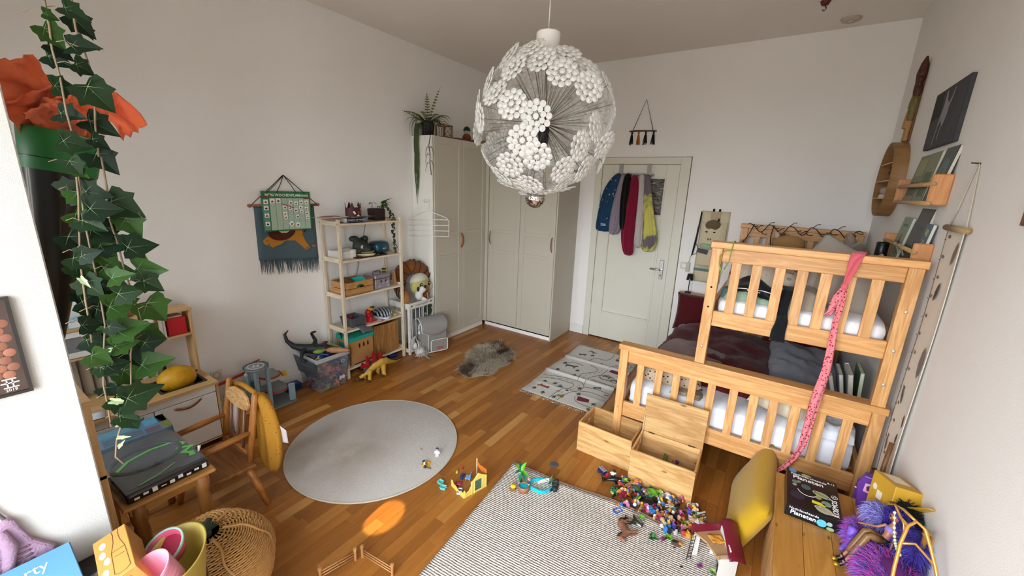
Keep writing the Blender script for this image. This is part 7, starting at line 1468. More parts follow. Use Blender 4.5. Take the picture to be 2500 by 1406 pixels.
def smooth(P, n=6):
 out = []
 for i in range(len(P)-1):
  p0, p1, p2, p3 = (Vector(P[max(0, min(len(P)-1, k))]) for k in (i-1, i, i+1, i+2))
  for j in range(n): s = j/n; out.append(tuple(.5*((2*p1)+(p2-p0)*s+(2*p0-5*p1+4*p2-p3)*s*s+(3*p1-p0-3*p2+p3)*s**3)))
 out.append(tuple(P[-1])); return out
for P in ([(.0, -.68), (.02, -.52), (.08, -.42), (.10, -.30), (.02, -.22), (-.18, -.24), (-.34, -.30)], [(-.08, -.68), (-.06, -.50), (-.0, -.40), (.0, -.31), (-.1, -.30), (-.2, -.31), (-.34, -.37)], [(.0, -.22), (-.03, -.05), (.05, .06), (.07, .15), (-.04, .22)], [(.08, -.25), (.07, -.08), (.14, .05), (.16, .2)], [(.10, -.40), (.2, -.36), (.36, -.38)], [(.10, -.30), (.22, -.27), (.36, -.29)], [(-.10, .30), (-.06, .42), (.05, .44), (.09, .55), (.07, .68)], [(.16, .25), (.2, .38), (.30, .36), (.34, .45), (.24, .52), (.15, .5), (.16, .68)], [(.10, -.1), (.34, -.12)], [(.14, -.02), (.34, -.04)], [(.1, -.5), (.16, -.6), (.36, -.62)], [(-.30, .05), (-.22, .16), (-.10, .15)]): rline(smooth(P))
for P in ([(-.04, -.66), (-.02, -.5), (.04, -.4), (.05, -.28)], [(.03, -.18), (.02, -.03), (.1, .08), (.11, .2)], [(-.3, -.335), (-.15, -.27), (0, -.26)]):
 Q = smooth(P, 5)
 for a, b in zip(Q[::2], Q[1::2]): rline([a, b], .003)
for x0, y0, x1, y1 in ((.19, -.16, .31, -.10), (.31, -.10, .20, -.03), (.20, -.03, .13, -.09), (.13, -.09, .19, -.16)): rline([(x0, y0+.12), (x1, y1+.12)], .008, M('#6d6556', .9))
def shape(P, c, x, y, s=1, a=0, nm='printed_shape'): return G(T(x, y, rz_(y)+.001) @ RZ(a) @ SC(s, s, 1)).prism(P, .0008).build(nm, M(c, .9, var=.2), t_)
beast = [(-.06, .01), (-.05, .03), (.03, .032), (.045, .045), (.065, .04), (.06, .022), (.045, .015), (.042, -.03), (.03, -.03), (.028, .0), (-.03, .0), (-.035, -.03), (-.047, -.03), (-.048, .005)]
house = [(-.05, -.04), (.05, -.04), (.05, .02), (.06, .02), (0, .06), (-.06, .02), (-.05, .02)]; tree = [(-.004, -.03), (.004, -.03), (.004, -.01), (.03, -.008), (.006, .004), (.022, .012), (.004, .02), (0, .04), (-.004, .02), (-.022, .012), (-.006, .004), (-.03, -.008), (-.004, -.01)]
for P, c, x, y, s, a in ((beast, '#5a5f5c', -.20, .05, 1.15, 5), (beast, '#6d5f45', .21, .04, .8, -10), (beast, '#4c4a42', -.22, .42, .75, 20), (beast, '#6a5c3a', -.16, .56, .8, -30), (beast, '#8d4a33', -.22, -.50, 1.0, 175), (house, '#6d2634', .19, -.52, 1.1, 12), (house, '#742c3c', .24, .21, 1.05, -8), ([(-.04, -.03), (.04, -.01), (.0, .05)], '#4f6a78', -.09, -.44, .9, 10), ([(-.05, -.02), (.04, -.03), (.03, .05)], '#8c7a35', .02-.03, -.585, .9, 0), ([(-.025, -.008), (.03, -.006), (.012, .014)], '#8c2f3a', -.07, -.52, .9, 20), ([(-.03, -.01), (.02, -.02), (.03, .02), (-.01, .03)], '#47505a', .0, -.47, .6, 0), (beast, '#3f5a63', .22, -.245, .7, 30), (beast, '#8a3640', .34, -.33, .4, 0), ([(-.012, -.05), (.012, -.05), (.03, .0), (.02, .045), (-.02, .045), (-.03, 0)], '#6f6a34', .30, -.66, .6, 40), (beast, '#3d3f3d', .30, .0, .7, 15), (beast, '#4b4d49', .33, .12, .7, 5)): shape(P, c, x, y, s, a)
for x, y in ((-.28, -.60), (-.17, -.63), (-.05, -.64), (-.26, -.42), (-.16, -.40), (.12, -.47), (-.29, .10), (.30, -.55), (-.10, .0), (-.12, .47), (.28, .6), (.05, .30), (.28, .42), (-.08, -.12), (-.28, -.1), (.16, .52), (.08, -.35)): shape(tree, '#45453f', x, y, 1, random.Random(int(x*1e3+y*1e2)).uniform(-20, 20))
g = G(); rr = random.Random(8)
for e_ in (-1, 1):
 for k in range(52):
  x = -RRX+2*RRX*k/51; g.tube([(x, e_*RRY, .006), (x+rr.uniform(-.01, .01), e_*(RRY+.02), .004), (x+rr.uniform(-.02, .02), e_*(RRY+rr.uniform(.03, .055)), .003)], [.0022, .002, .0012], 4)
o = g.build('fringe', M('#c3bcae', .9), t_); o['kind'] = 'stuff'
# ================================================================ the two pine crates
cw_x = WOOD('#d6ad74', '#a97a44', 0, 4, .5, 9, knots=5); cw_y = WOOD('#d2a870', '#a97a44', 1, 4, .5, 9)
def pine_crate(label, x, y, rz, lid=False):
 t_ = thing('pine_crate', label, 'crate', (x, y, 0), rz); W2, D2, Hh, th = .197, .137, .232, .012
 for y_ in (-D2, D2-th):
  for z0, z1 in ((.0, .118), (.1185, Hh)): G().bb(-W2, W2, y_, y_+th, z0, z1).build('side_board', cw_x, t_, bevel=.0012)
 for x_ in (-W2, W2-th):
  for q in ((-D2+th, D2-th, 0, .150), (-D2+th, -.045, .150, .185), (.045, D2-th, .150, .185), (-D2+th, D2-th, .185, Hh)): G().bb(x_, x_+th, q[0], q[1], q[2], q[3]).build('end_board', cw_y, t_)
 G().bb(-W2+th, W2-th, -D2+th, D2-th, .006, .014).build('base', cw_x, t_)
 g = G()
 for k in range(12):
  for s in (-1, 1): g.bb(s*W2-.0006 if s > 0 else -W2-.0004, s*W2+.0004 if s > 0 else -W2+.0006, -D2-.0005, -D2+th, .006+.019*k, .015+.019*k)
 o = g.build('finger_joints', M('#8a6236', .6), t_); o['kind'] = 'stuff'
 if lid:
  G().box((0, D2+.006, Hh+.140), (.394, .012, .276), RX(-3)).build('lid', cw_x, t_, bevel=.002)
  for x_ in (-.13, .13): G().bb(x_-.022, x_+.022, D2-.014, D2+.001, Hh-.0, Hh+.006).build('hinge', M('#5c4a30', .4, .6), t_)
  G().tube([(-.188, D2, Hh+.15), (-.189, D2-.02, Hh+.06), (-.187, D2-.06, Hh-.01), (-.18, D2-.10, Hh-.05)], .0025, 5).build('lid_cord', M('#c9b9a0', .8), t_)
 return t_
pine_crate('open pine crate without a lid standing left of the lidded one', -.788, 2.592, -1.5)
pine_crate('pine crate with its lid folded up, toys inside, in front of the bed', -.382, 2.510, 1.2, True)
rr = random.Random(41)
for i, (c, k) in enumerate(((3, 1), (0, 0), (8, 2), (2, 1), (10, 1), (5, 2), (6, 0), (1, 1), (7, 2), (9, 1), (4, 0), (11, 2), (2, 0), (0, 1))):
 x = -.382-.15+.30*(i+.5)/14+rr.uniform(-.01, .01); y = 2.51+rr.uniform(-.07, .06); cn = cname[cols[c]]; place = ['at the left end', 'in the middle', 'at the right end'][min(2, i//5)]
 o = thing(nmk[k], '%s %s lying %s inside the lidded pine crate' % (cn, knd[k], place), 'toy', (x, y, .018+rr.uniform(.0, .05)), rot=(rr.uniform(-.7, .7), rr.uniform(-.6, .6), rr.uniform(0, 6.3))); inst('body', tm[k][c], o)
# ================================================================ small toys on the floor
skinm = M('#d9a582', .45); skin2 = M('#8a5a3c', .45)
def mini(name, label, x, y, z, rot, legs, top, hair, skin=None, s=1.0, hat=None):
 t_ = thing(name, label, 'toy figure', (x, y, z), rot=tuple(R(a) for a in rot)); skin = skin or skinm
 k = ('mini', legs, top, hair, skin.name)
 def part(nm, g, m):
  kk = (nm, m.name)
  if kk not in _mini: _mini[kk] = g.mesh(nm, m)
  return inst(nm, _mini[kk], t_, SC(s, s, s))
 g = G()
 for q in (-1, 1): g.box((0, .0062*q, .0105), (.011, .0105, .021), None, 0, (.95, .95)); g.box((.003, .0062*q, .002), (.016, .0105, .004))
 part('legs', g, M(legs, .4)); part('torso', G().box((0, 0, .031), (.013, .026, .021), None, 0, (.8, .72)), M(top, .4))
 g = G()
 for q in (-1, 1): g.tube([(0, .0115*q, .038), (.003, .017*q, .030), (.011, .0175*q, .024)], [.0042, .0042, .0034], 7)
 part('arms', g, M(top, .4)); part('head', G().ell((0, 0, .050), (.0095, .0095, .0105), nu=12, nv=8), skin)
 part('hair', G().ell((-.0025, 0, .0535), (.0105, .0112, .0095), nu=12, nv=7), M(hair, .5))
 if hat: part('hat', G().lathe([(.016, .057), (.016, .0585), (.009, .060), (.008, .067), (0, .068)], 14), M(hat, .4))
 return t_
_mini = {}
def leafplant(name, label, x, y, z, col, n=6, L=.032, rot=(0, 0, 0), W_=.0085):
 t_ = thing(name, label, 'toy plant', (x, y, z), rot=tuple(R(a) for a in rot)); k = ('lf', col, L, W_)
 if k not in _mini: _mini[k] = leaf_blade(L, W_, .25, .25, 5).mesh('leaf', M(col, .35, var=.25, vs=60))
 for i in range(n): inst('leaf', _mini[k], t_, T(0, 0, .004) @ RZ(360*i/n+13*(i % 2)) @ RY(-32-22*(i % 2)))
 G().lathe([(0, 0), (.008, 0), (.006, .008), (0, .009)], 9).build('root', M('#3f5a1d', .5), t_); return t_
rugz = .012
# --- paddling pool set
t_ = thing('toy_pool', 'turquoise toy pool with a white slide on the large rug', 'toy pool', (-1.0, 1.955, rugz), 35)
aq = M('#1bb3c4', .3, var=.08)
pl_ = [(.075*math.cos(a)*(1+.12*math.cos(2*a)), .058*math.sin(a)*(1+.1*math.sin(3*a))) for a in [2*math.pi*i/40 for i in range(40)]]
def scl(P, k): return [(x*k, y*k) for x, y in P]
G().prism(scl(pl_, .93), .004).build('floor', M('#1590ab', .2), t_)
g = G(); n = 40; A = scl(pl_, 1.0); B_ = scl(pl_, .90)
g.add([(x, y, 0) for x, y in A]+[(x, y, .026) for x, y in A]+[(x, y, .026) for x, y in B_]+[(x, y, .004) for x, y in B_], [(k*n+i, k*n+(i+1) % n, (k+1)*n+(i+1) % n, (k+1)*n+i) for k in range(3) for i in range(n)], False); g.build('rim', aq, t_)
G().sheet(lambda u, v: (.05-.07*v, .012*(2*u-1)+.025*v, .052-.045*v**1.4+.006*(2*u-1)**2), 6, 12, .0025).build('slide', M('#e3e6e4', .3), t_)
t_ = thing('toy_rocks', 'dark grey toy rock pile behind the turquoise toy pool', 'toy rocks', (-.925, 2.0, rugz)); rk = M('#23282b', .6, var=.3, vs=40, bmp=.4)
for q, r_ in (((0, 0, .022), .024), ((.012, -.028, .018), .020), ((-.012, .026, .016), .018), ((.004, .006, .048), .017), ((-.012, -.04, .010), .013)): G().ell(q, r_, nu=9, nv=6, fn=lambda d: 1+.12*math.sin(5*d.x+7*d.y+3*d.z)).build('rock', rk, t_)
leafplant('toy_reed', 'narrow green toy reed plant between slide and toy rocks', -.955, 1.985, .045, '#4f7a4a', 5, .05, (0, -10, 0), .005)
t_ = thing('toy_tub', 'brown round toy hot tub with turquoise water beside the toy pool', 'toy tub', (-1.075, 1.862, rugz))
G().lathe([(.0, .002), (.034, 0), (.034, .040), (.029, .040), (.029, .034)], 28).build('tub', M('#94623f', .5), t_); G().lathe([(.029, .034), (0, .034)], 28).build('water', M('#1ba3bd', .1), t_)
for a in (30, 200): G().tube([(.031*math.cos(R(a)), .031*math.sin(R(a)), .04), (.034*math.cos(R(a)), .034*math.sin(R(a)), .052), (.024*math.cos(R(a)), .024*math.sin(R(a)), .05)], .0018, 6).build('hand_rail', M('#d9d9d6', .3), t_)
t_ = thing('toy_stool', 'brown toy crate with a yellow round cushion left of the toy hot tub', 'toy stool', (-1.13, 1.825, rugz), 20)
G().bb(-.016, .016, -.016, .016, 0, .026).build('crate', M('#7d5236', .6), t_, bevel=.001); G().lathe([(0, .026), (.017, .027), (.019, .033), (.016, .039), (0, .040)], 18).build('cushion', M('#e3c313', .4), t_)
t_ = thing('toy_palm', 'green toy palm tree standing behind the toy hot tub', 'toy palm', (-1.125, 1.905, rugz))
G().tube([(0, 0, 0), (.003, 0, .03), (-.002, .002, .06), (.002, .004, .088)], [.008, .006, .0055, .005], 9).build('trunk', M('#4a3226', .6), t_)
fmA = leaf_blade(.060, .012, .3, .45, 8).mesh('frond', M('#62b52f', .4, var=.2)); fmB = leaf_blade(.062, .0125, .3, .6, 8).mesh('frond', M('#136b45', .4, var=.2))
for a, m_, e_ in ((75, fmA, -75), (165, fmA, -38), (-15, fmA, -22), (195, fmB, 6), (-25, fmB, 10), (130, fmB, -45), (-90, fmB, 48)): inst('frond', m_, t_, T(.002, .004, .088) @ RZ(a) @ RY(e_))
t_ = thing('toy_flower_parasol', 'pink and white paper-like toy flower by the toy hot tub', 'toy flower', (-1.07, 1.915, rugz+.02))
for i in range(5): G(RZ(72*i) @ RY(-25)).prism([(0, -.002), (.012, -.008), (.024, 0), (.012, .008)], .0012, T(0, 0, .03)).build('petal', M('#c32a5c' if i % 2 else '#e6dfe2', .5), t_)
G().cyl((0, 0, -.02), (0, 0, .03), .002, n=6).build('stem', M('#3a5a2a', .6), t_)
for x, y, lb in ((-.862, 2.055, 'red and pink toy starfish on the rug edge beyond the toy rocks'), (-.679, 2.07, 'red toy crab on the rug edge near the toy heap')):
 t_ = thing('toy_starfish', lb, 'toy starfish', (x, y, rugz+.004), 20); G().prism([((.014 if i % 2 else .006)*math.cos(i*math.pi/5), (.014 if i % 2 else .006)*math.sin(i*math.pi/5)) for i in range(10)], .004).build('body', M('#c0474a', .5), t_); G().ell((0, 0, .005), .004, nu=8, nv=6).build('centre', M('#d98a8a', .5), t_)
t_ = thing('slate_piece', 'flat blue-grey slate piece lying on the floor left of the crates', 'stone', (-1.039, 2.204, 0), 25); G().prism([(-.03, -.015), (.0, -.03), (.028, -.014), (.03, .014), (.004, .026), (-.024, .02)], .010).build('stone', M('#4c525c', .6, var=.25), t_, bevel=.002)
# --- yellow stable playset on the floor
t_ = thing('toy_stable', 'yellow toy stable wall with window and low fence on the floor beside the round rug', 'toy stable', (-1.345, 1.60, 0), 0)
ylw = M('#d9c25c', .4); yl2 = M('#c9b04a', .5)
ex = Vector((.048, .163, 0)); a_ = math.degrees(math.atan2(ex.y, ex.x)); W_ = T(0, 0, 0) @ RZ(a_) @ Matrix(((1, 0, 0, 0), (0, 0, -1, 0), (0, 1, 0, 0), (0, 0, 0, 1)))
g = G(W_)
for P in ([(0, 0), (.008, 0), (.008, .05), (0, .052)], [(.008, 0), (.06, 0), (.06, .058), (.05, .055), (.04, .035), (.02, .03), (.008, .034)], [(.06, 0), (.078, 0), (.078, .10), (.06, .088)], [(.078, 0), (.135, 0), (.135, .012), (.078, .012)], [(.135, 0), (.17, 0), (.17, .09), (.135, .11)], [(.078, .085), (.135, .085), (.135, .11), (.108, .132), (.078, .10)]): g.prism(P, .006, T(0, 0, -.003))
g.build('front_wall', ylw, t_, bevel=.0008)
G(W_).prism([(.078, .012), (.135, .012), (.135, .085), (.078, .085)], .002, T(0, 0, -.001)).build('window_panel', M('#4d6a5c', .3, var=.6, vs=60), t_)
for x in (.008, .058, .079, .136, .168): G(W_).bb(x-.002, x+.002, 0, .05 if x < .05 else .09, -.0045, .0045).build('trim_post', M('#e3d27c', .4), t_)
g = G(RZ(164) @ Matrix(((1, 0, 0, 0), (0, 0, -1, 0), (0, 1, 0, 0), (0, 0, 0, 1)))); P = [(0, 0), (.14, 0), (.14, .045), (.13, .048), (.115, .03), (.09, .032), (.07, .022), (.045, .022), (.03, .035), (.01, .036), (0, .045)]; g.prism(P, .005, T(0, 0, -.0025)); g.build('low_fence', ylw, t_, bevel=.0008)
g = G(T(.048, .163, 0) @ RZ(158) @ Matrix(((1, 0, 0, 0), (0, 0, -1, 0), (0, 1, 0, 0), (0, 0, 0, 1)))); g.prism([(0, .10), (.06, .075), (.12, .09), (.12, .115), (.085, .105), (.05, .118), (.0, .125)], .005, T(0, 0, -.0025)); g.build('orange_garland', M('#d9772a', .4), t_); g = G(T(.048, .163, 0) @ RZ(158)); g.cyl((.12, 0, 0), (.12, 0, .13), .004, n=8); g.build('garland_post', M('#d9b99a', .5), t_)
for x, y, lb, a in ((-1.548, 1.612, 'turquoise toy feed tub nearest the round rug', 0), (-1.502, 1.588, 'turquoise toy feed tub touching the yellow toy stable fence', 20)):
 t_ = thing('toy_feed_tub', lb, 'toy tub', (x, y, 0), a); g = G(); g.add([(sx_*w_, sy*d_, z) for z, w_, d_ in ((0, .014, .012), (.018, .019, .016), (.018, .016, .013), (.003, .012, .010)) for sx_, sy in ((-1, -1), (1, -1), (1, 1), (-1, 1))], [(k*4+i, k*4+(i+1) % 4, (k+1)*4+(i+1) % 4, (k+1)*4+i) for k in range(3) for i in range(4)]+[(12, 13, 14, 15), (3, 2, 1, 0)]); g.build('tub', M('#6fc3bd', .4), t_); G().tube([(.019, -.006, .015), (.024, 0, .017), (.019, .006, .015)], .0015, 5).build('handle', M('#8fd3cd', .4), t_)
t_ = thing('toy_armchair', 'light blue toy chair inside the yellow toy stable', 'toy chair', (-1.425, 1.742, 0), 200); lbm = M('#6f9ad0', .4); G().bb(-.018, .018, -.018, .018, .016, .024).build('seat', lbm, t_, bevel=.001); G().bb(-.020, -.014, -.018, .018, .024, .055).build('backrest', lbm, t_, bevel=.002)
for x in (-.014, .014):
 for y in (-.014, .014): G().cyl((x, y, 0), (x*.8, y*.8, .017), .0025, n=7).build('leg', lbm, t_)
t_ = thing('toy_footstool', 'navy toy bench beside the light blue toy chair', 'toy bench', (-1.47, 1.735, 0), 15); G().bb(-.011, .011, -.022, .022, .012, .02).build('seat', M('#22366f', .4), t_, bevel=.002); G().bb(-.009, .009, -.02, -.015, 0, .012).build('leg', M('#22366f', .4), t_); G().bb(-.009, .009, .015, .02, 0, .012).build('leg', M('#22366f', .4), t_)
t_ = thing('toy_bale', 'yellow-green toy roll lying left of the navy toy bench', 'toy bale', (-1.53, 1.752, .008), rot=(R(90), 0, R(30))); G().lathe([(0, -.018), (.007, -.018), (.008, 0), (.007, .018), (0, .018)], 14).build('roll', M('#b3b33c', .5), t_); G().lathe([(.0083, -.004), (.0083, .004)], 14).build('band', M('#8f8f2a', .5), t_)
t_ = thing('toy_blanket', 'magenta toy saddle pad inside the yellow toy stable', 'toy pad', (-1.445, 1.672, 0), 30); G().sheet(lambda u, v: (-.02+.04*u, -.016+.032*v, .008+.006*math.sin(math.pi*u)), 8, 4, .003).build('pad', M('#b02a5a', .5), t_); G().tube([(-.018, -.012, .008), (0, -.012, .0155), (.018, -.012, .008)], .0015, 5).build('edge', M('#d05a82', .5), t_)
t_ = thing('toy_bed', 'small white and blue toy bed at the corner of the yellow toy stable', 'toy bed', (-1.40, 1.628, 0), 30); G().bb(-.016, .016, -.024, .024, 0, .010).build('frame', M('#c9cdd6', .4), t_, bevel=.001); G().bb(-.013, .013, -.02, .008, .010, .014).build('blanket', M('#5068b5', .5), t_, bevel=.001); G().bb(-.011, .011, .011, .021, .010, .015).build('pillow', M('#e6e6ea', .5), t_, bevel=.002)
t_ = thing('toy_flag_red', 'small red toy piece leaning at the orange garland post', 'toy', (-1.525, 1.80, 0), 40); G().box((0, 0, .012), (.004, .018, .022), RX(18)).build('panel', M('#b8372a', .5), t_); G().bb(-.006, .006, -.006, .006, 0, .003).build('foot', M('#8f2a20', .5), t_)
# --- on the round rug
t_ = thing('toy_sunbed', 'yellow toy mat on the round rug', 'toy mat', (-1.745, 1.678, .0132), 25); G().bb(-.028, .028, -.024, .024, 0, .004).build('mat', M('#c9a81e', .5), t_, bevel=.001); G().ell((.012, .014, .006), (.014, .010, .006)).build('cushion', M('#d98a1e', .5), t_)
mini('toy_figure', 'dark-haired white-shirted toy figure lying on the yellow toy mat', -1.765, 1.672, .025, (90, 0, 60), '#2e2a22', '#d8d2c6', '#4a1a1c')
mini('toy_figure', 'white toy figure with blue cap on the round rug above the yellow mat', -1.745, 1.785, .0132, (0, 0, -60), '#d8d8da', '#e0e0e0', '#24357d')
t_ = thing('toy_crumb', 'tiny pink toy bead on the round rug', 'toy bead', (-1.886, 1.767, .0132)); G().ell((0, 0, .005), (.006, .005, .005)).build('bead', M('#b56a5c', .5), t_); G().ell((.006, .003, .003), .003, nu=8, nv=6).build('knob', M('#a3584a', .5), t_)
t_ = thing('toy_twig', 'small grey-brown toy log on the round rug below the yellow mat', 'toy log', (-1.70, 1.652, .0175), rot=(0, 0, R(20))); G().tube([(-.02, 0, 0), (0, .002, .001), (.02, 0, 0)], [.004, .0045, .0035], 8).build('log', M('#6d6253', .8), t_); G().tube([(.004, 0, .002), (.01, .01, .006)], .002, 5).build('branch', M('#6d6253', .8), t_)
# --- toy barn
t_ = thing('toy_barn', 'toy barn with maroon tiled roof, tan upper floor and white walls on the rug corner', 'toy house', (0, 0, 0))
mr = M('#6d1428', .4, var=.15); tn = M('#a88460', .6, var=.12, vs=40); wh_ = M('#dcdad6', .4)
pf = [(-.116, 1.984), (-.004, 2.078), (.05, 1.94), (.014, 1.884), (-.052, 1.955)]
G().prism(pf, .010, T(0, 0, .158)).build('upper_floor', tn, t_, bevel=.001)
def wallp(a, b, z0, z1, m, nm, th=.006):
 a, b = Vector((*a, 0)), Vector((*b, 0)); d = (b-a); L_ = d.length; return G(basis(a, d, Vector((-d.y, d.x, 0)))).bb(0, L_, -th/2, th/2, z0, z1).build(nm, m, t_, bevel=.0008)
wallp((-.124, 1.975), (.0, 2.082), .160, .212, mr, 'back_parapet'); wallp((.0, 2.075), (.058, 1.93), .0, .20, wh_, 'gable_wall'); wallp((.02, 1.888), (.094, 1.95), 0, .160, wh_, 'front_wall'); wallp((-.11, 1.99), (-.085, 2.012), 0, .158, wh_, 'side_wall'); wallp((-.03, 2.06), (.0, 2.082), 0, .158, wh_, 'back_wall')
r0 = [Vector((-.004, 2.085, .225)), Vector((.05, 2.125, .215)), Vector((.112, 2.045, .19)), Vector((.122, 1.938, .155)), Vector((.05, 1.885, .165)), Vector((.025, 1.945, .205))]
A0, A1 = Vector((-.006, 2.088, .222)), Vector((.058, 1.884, .176)); B0, B1 = Vector((.060, 2.128, .205)), Vector((.124, 1.940, .150))
G().sheet(lambda u, v: A0.lerp(A1, v).lerp(B0.lerp(B1, v), u)+Vector((0, 0, .014*math.sin(math.pi*u)*(1-.3*v))), 8, 10, .006).build('roof', mr, t_)
for i in range(6):
 for j in range(8):
  q = A0.lerp(A1, (j+.5)/8).lerp(B0.lerp(B1, (j+.5)/8), (i+.5)/6)+Vector((0, 0, .0025+.014*math.sin(math.pi*(i+.5)/6)*(1-.3*(j+.5)/8))); G(basis(q, B0-A0, A1-A0)).box((0, 0, 0), (.010, .021, .003), None, 0, (.9, .9)).build('roof_tile', M('#7c1a30', .4, var=.15), t_)
g = G(); g.sheet(lambda u, v: (-.055+.055*u+.035*v, 1.995+.035*u-.035*v, .1685+.004+.004*math.sin(u*9)*math.sin(v*8)), 12, 8, .005); g.build('straw_mat', M('#c98a2e', .6, var=.3, vs=80), t_, label='orange straw mat')
lm_ = M('#2b1d1a', .5); la, lb_2 = Vector((-.125, 1.945, .0)), Vector((-.118, 1.972, .172)); sd_ = Vector((.016, .016, 0))
for s in (0, 1): G().cyl(la+sd_*s, lb_2+sd_*s, .002, n=6).build('ladder_rail', lm_, t_)
for k in range(9): q = la.lerp(lb_2, (k+.6)/9.2); G().cyl(q, q+sd_, .0016, n=6).build('ladder_rung', lm_, t_)
G().bb(.040, .046, 1.915, 1.921, .10, .106).build('door_knob', M('#8a8a88', .4), t_); wallp((.0, 1.882), (.045, 1.92), .160, .176, tn, 'low_parapet')
leafplant('toy_cabbage', 'pale green toy lettuce under the toy barn floor', .0, 1.945, rugz, '#8fb56a', 8, .022, (0, 0, 0), .012)
t_ = thing('toy_basket', 'purple-pink toy crate bits under the toy barn beside the ladder', 'toy crate', (-.06, 1.945, rugz), 30); G().bb(-.012, .012, -.009, .009, 0, .010).build('crate', M('#7d2a5c', .5), t_, bevel=.001); G().tube([(-.008, 0, .010), (.0, .006, .02), (.009, 0, .012)], .002, 5).build('ribbon', M('#5a3a8a', .5), t_)
leafplant('toy_grass', 'small green toy grass tuft in front of the white toy barn wall', .0, 1.86, rugz, '#6a9a3a', 6, .026, (0, 0, 0), .004)
# --- heap of small toys: things that stand out
t_ = thing('toy_truck', 'navy and grey toy trailer with a red driver left of the lidded crate', 'toy vehicle', (-.735, 2.325, 0), -28); G().bb(-.03, .03, -.016, .016, .008, .034).build('body', M('#1f2350', .4), t_, bevel=.002); G().bb(-.026, .03, -.014, .014, .034, .042).build('roof', M('#8b8386', .4), t_, bevel=.002); G().bb(-.0305, -.0295, -.014, .014, .024, .032).build('stripe', M('#d9d9de', .4), t_); G().box((.048, 0, .022), (.02, .018, .03), RY(25)).build('red_driver', M('#a3202c', .4), t_, bevel=.003)
for x in (-.016, .018):
 for y in (-.017, .017): G().cyl((x, y-.003, .009), (x, y+.003, .009), .009, n=12).build('wheel', M('#2c2c2e', .6), t_)
t_ = thing('toy_orca', 'black and white toy orca at the left tip of the toy heap', 'toy orca', (-.635, 2.285, .012), 28); g = G(); g.tube([(-.066, 0, .008), (-.04, 0, .012), (-.01, 0, .018), (.025, 0, .018), (.045, 0, .013), (.055, 0, .008)], [.004, .010, .018, .018, .012, .004], 12); g.add([(-.01, -.003, .032), (.008, 0, .032), (-.008, 0, .056), (-.01, .003, .032)], [(0, 1, 2), (1, 3, 2), (3, 0, 2), (0, 3, 1)]); g.box((-.072, 0, .010), (.018, .044, .004), None, 0, (.4, .9)); g.build('body', M('#121316', .3), t_)
for s in (-1, 1): G().ell((.028, .0145*s, .022), (.009, .004, .004), nu=8, nv=6).build('white_patch', M('#e6e6e4', .4), t_); G().box((.008, .022*s, .008), (.016, .018, .003), RZ(-25*s)).build('flipper', M('#121316', .3), t_)
G().ell((.0, 0, .004), (.03, .011, .006)).build('white_belly', M('#e6e6e4', .4), t_)
mini('toy_figure', 'dark-haired toy figure sitting on the back of the toy orca', -.655, 2.292, .030, (10, 0, 120), '#20232c', '#dcdcdc', '#17181b')
t_ = thing('toy_turtle', 'green toy tree crown on a pale base at the front left of the toy heap', 'toy tree', (-.605, 2.20, .0), 20); rr = random.Random(2); G().lathe([(0, 0), (.022, 0), (.025, .006), (.02, .010), (0, .011)], 18).build('base', M('#a8c46a', .5), t_); g = G()
for k in range(14): g.ell((rr.uniform(-.018, .018), rr.uniform(-.018, .018), .018+rr.uniform(0, .012)), .009, nu=8, nv=6)
o = g.build('crown', M('#1f5c33', .5, var=.3, vs=60), t_)
for x, y, z, rz_a, L_, W2_, c, lb, t2 in ((-.50, 2.285, .035, -35, .105, .020, '#1f5a4c', 'long dark green toy palm leaf across the toy heap', 4), (-.40, 2.30, .04, 160, .07, .03, '#5a9a2c', 'bright green curved toy leaf against the lidded crate', -6), (-.465, 2.215, .03, 70, .06, .028, '#7dbb3c', 'light lime rounded toy leaf at the front of the toy heap', -20)):
 t_ = thing('toy_palm_leaf', lb, 'toy leaf', (x, y, z), rot=(R(t2), R(-8), R(rz_a))); G().sheet(lambda u, v: (L_*(u-.5), W2_*(math.sin(math.pi*min(1, u+.04))**.6)*(2*v-1), .25*W2_*abs(2*v-1)-.012*(2*u-1)**2), 10, 4, .002).build('blade', M(c, .4, var=.2), t_); G().tube([(-L_*.62, 0, -.012), (-L_*.4, 0, -.002), (L_*.35, 0, .0)], .0018, 5).build('midrib', M('#3f7a2c', .4), t_)
def horse(label, x, y, z, rot, c, mane, s=1):
 t_ = thing('toy_horse', label, 'toy horse', (x, y, z), rot=tuple(R(a) for a in rot)); g = G()
 g.tube([(-.042, 0, .058), (-.028, 0, .062), (0, 0, .058), (.028, 0, .062), (.042, 0, .078), (.052, 0, .096)], [.012, .018, .017, .018, .012, .010], 10); g.tube([(.050, 0, .098), (.064, 0, .092), (.076, 0, .082)], [.011, .009, .006], 9)
 for q in (-1, 1):
  g.tube([(.03, .009*q, .056), (.032, .010*q, .030), (.029, .010*q, .0)], [.009, .0055, .006], 8); g.tube([(-.033, .009*q, .058), (-.028, .010*q, .040), (-.039, .010*q, .024), (-.036, .010*q, 0)], [.012, .008, .0055, .006], 8); g.ell((.052, .006*q, .112), (.003, .003, .008), nu=6, nv=5)
 for v in g.v: v *= s
 baked('body', g, M(c, .45, var=.2, vs=40), t_, .003*s, 1)
 g = G(); g.tube([(.046, 0, .112), (.036, 0, .096), (.024, 0, .078)], [.004, .007, .003], 7); g.tube([(-.044, 0, .066), (-.056, 0, .05), (-.058, 0, .02)], [.004, .007, .003], 7)
 for v in g.v: v *= s
 g.build('mane_and_tail', M(mane, .6), t_); return t_
horse('brown toy horse lying on its side on the large rug', -.405, 1.975, rugz+.018, (86, 0, -48), '#7a523c', '#3a2418', 1.15)
horse('white toy horse lying on the floor right of the toy heap, farther one', -.118, 2.36, .018, (88, 0, -42), '#d5d5d3', '#e3e3e0')
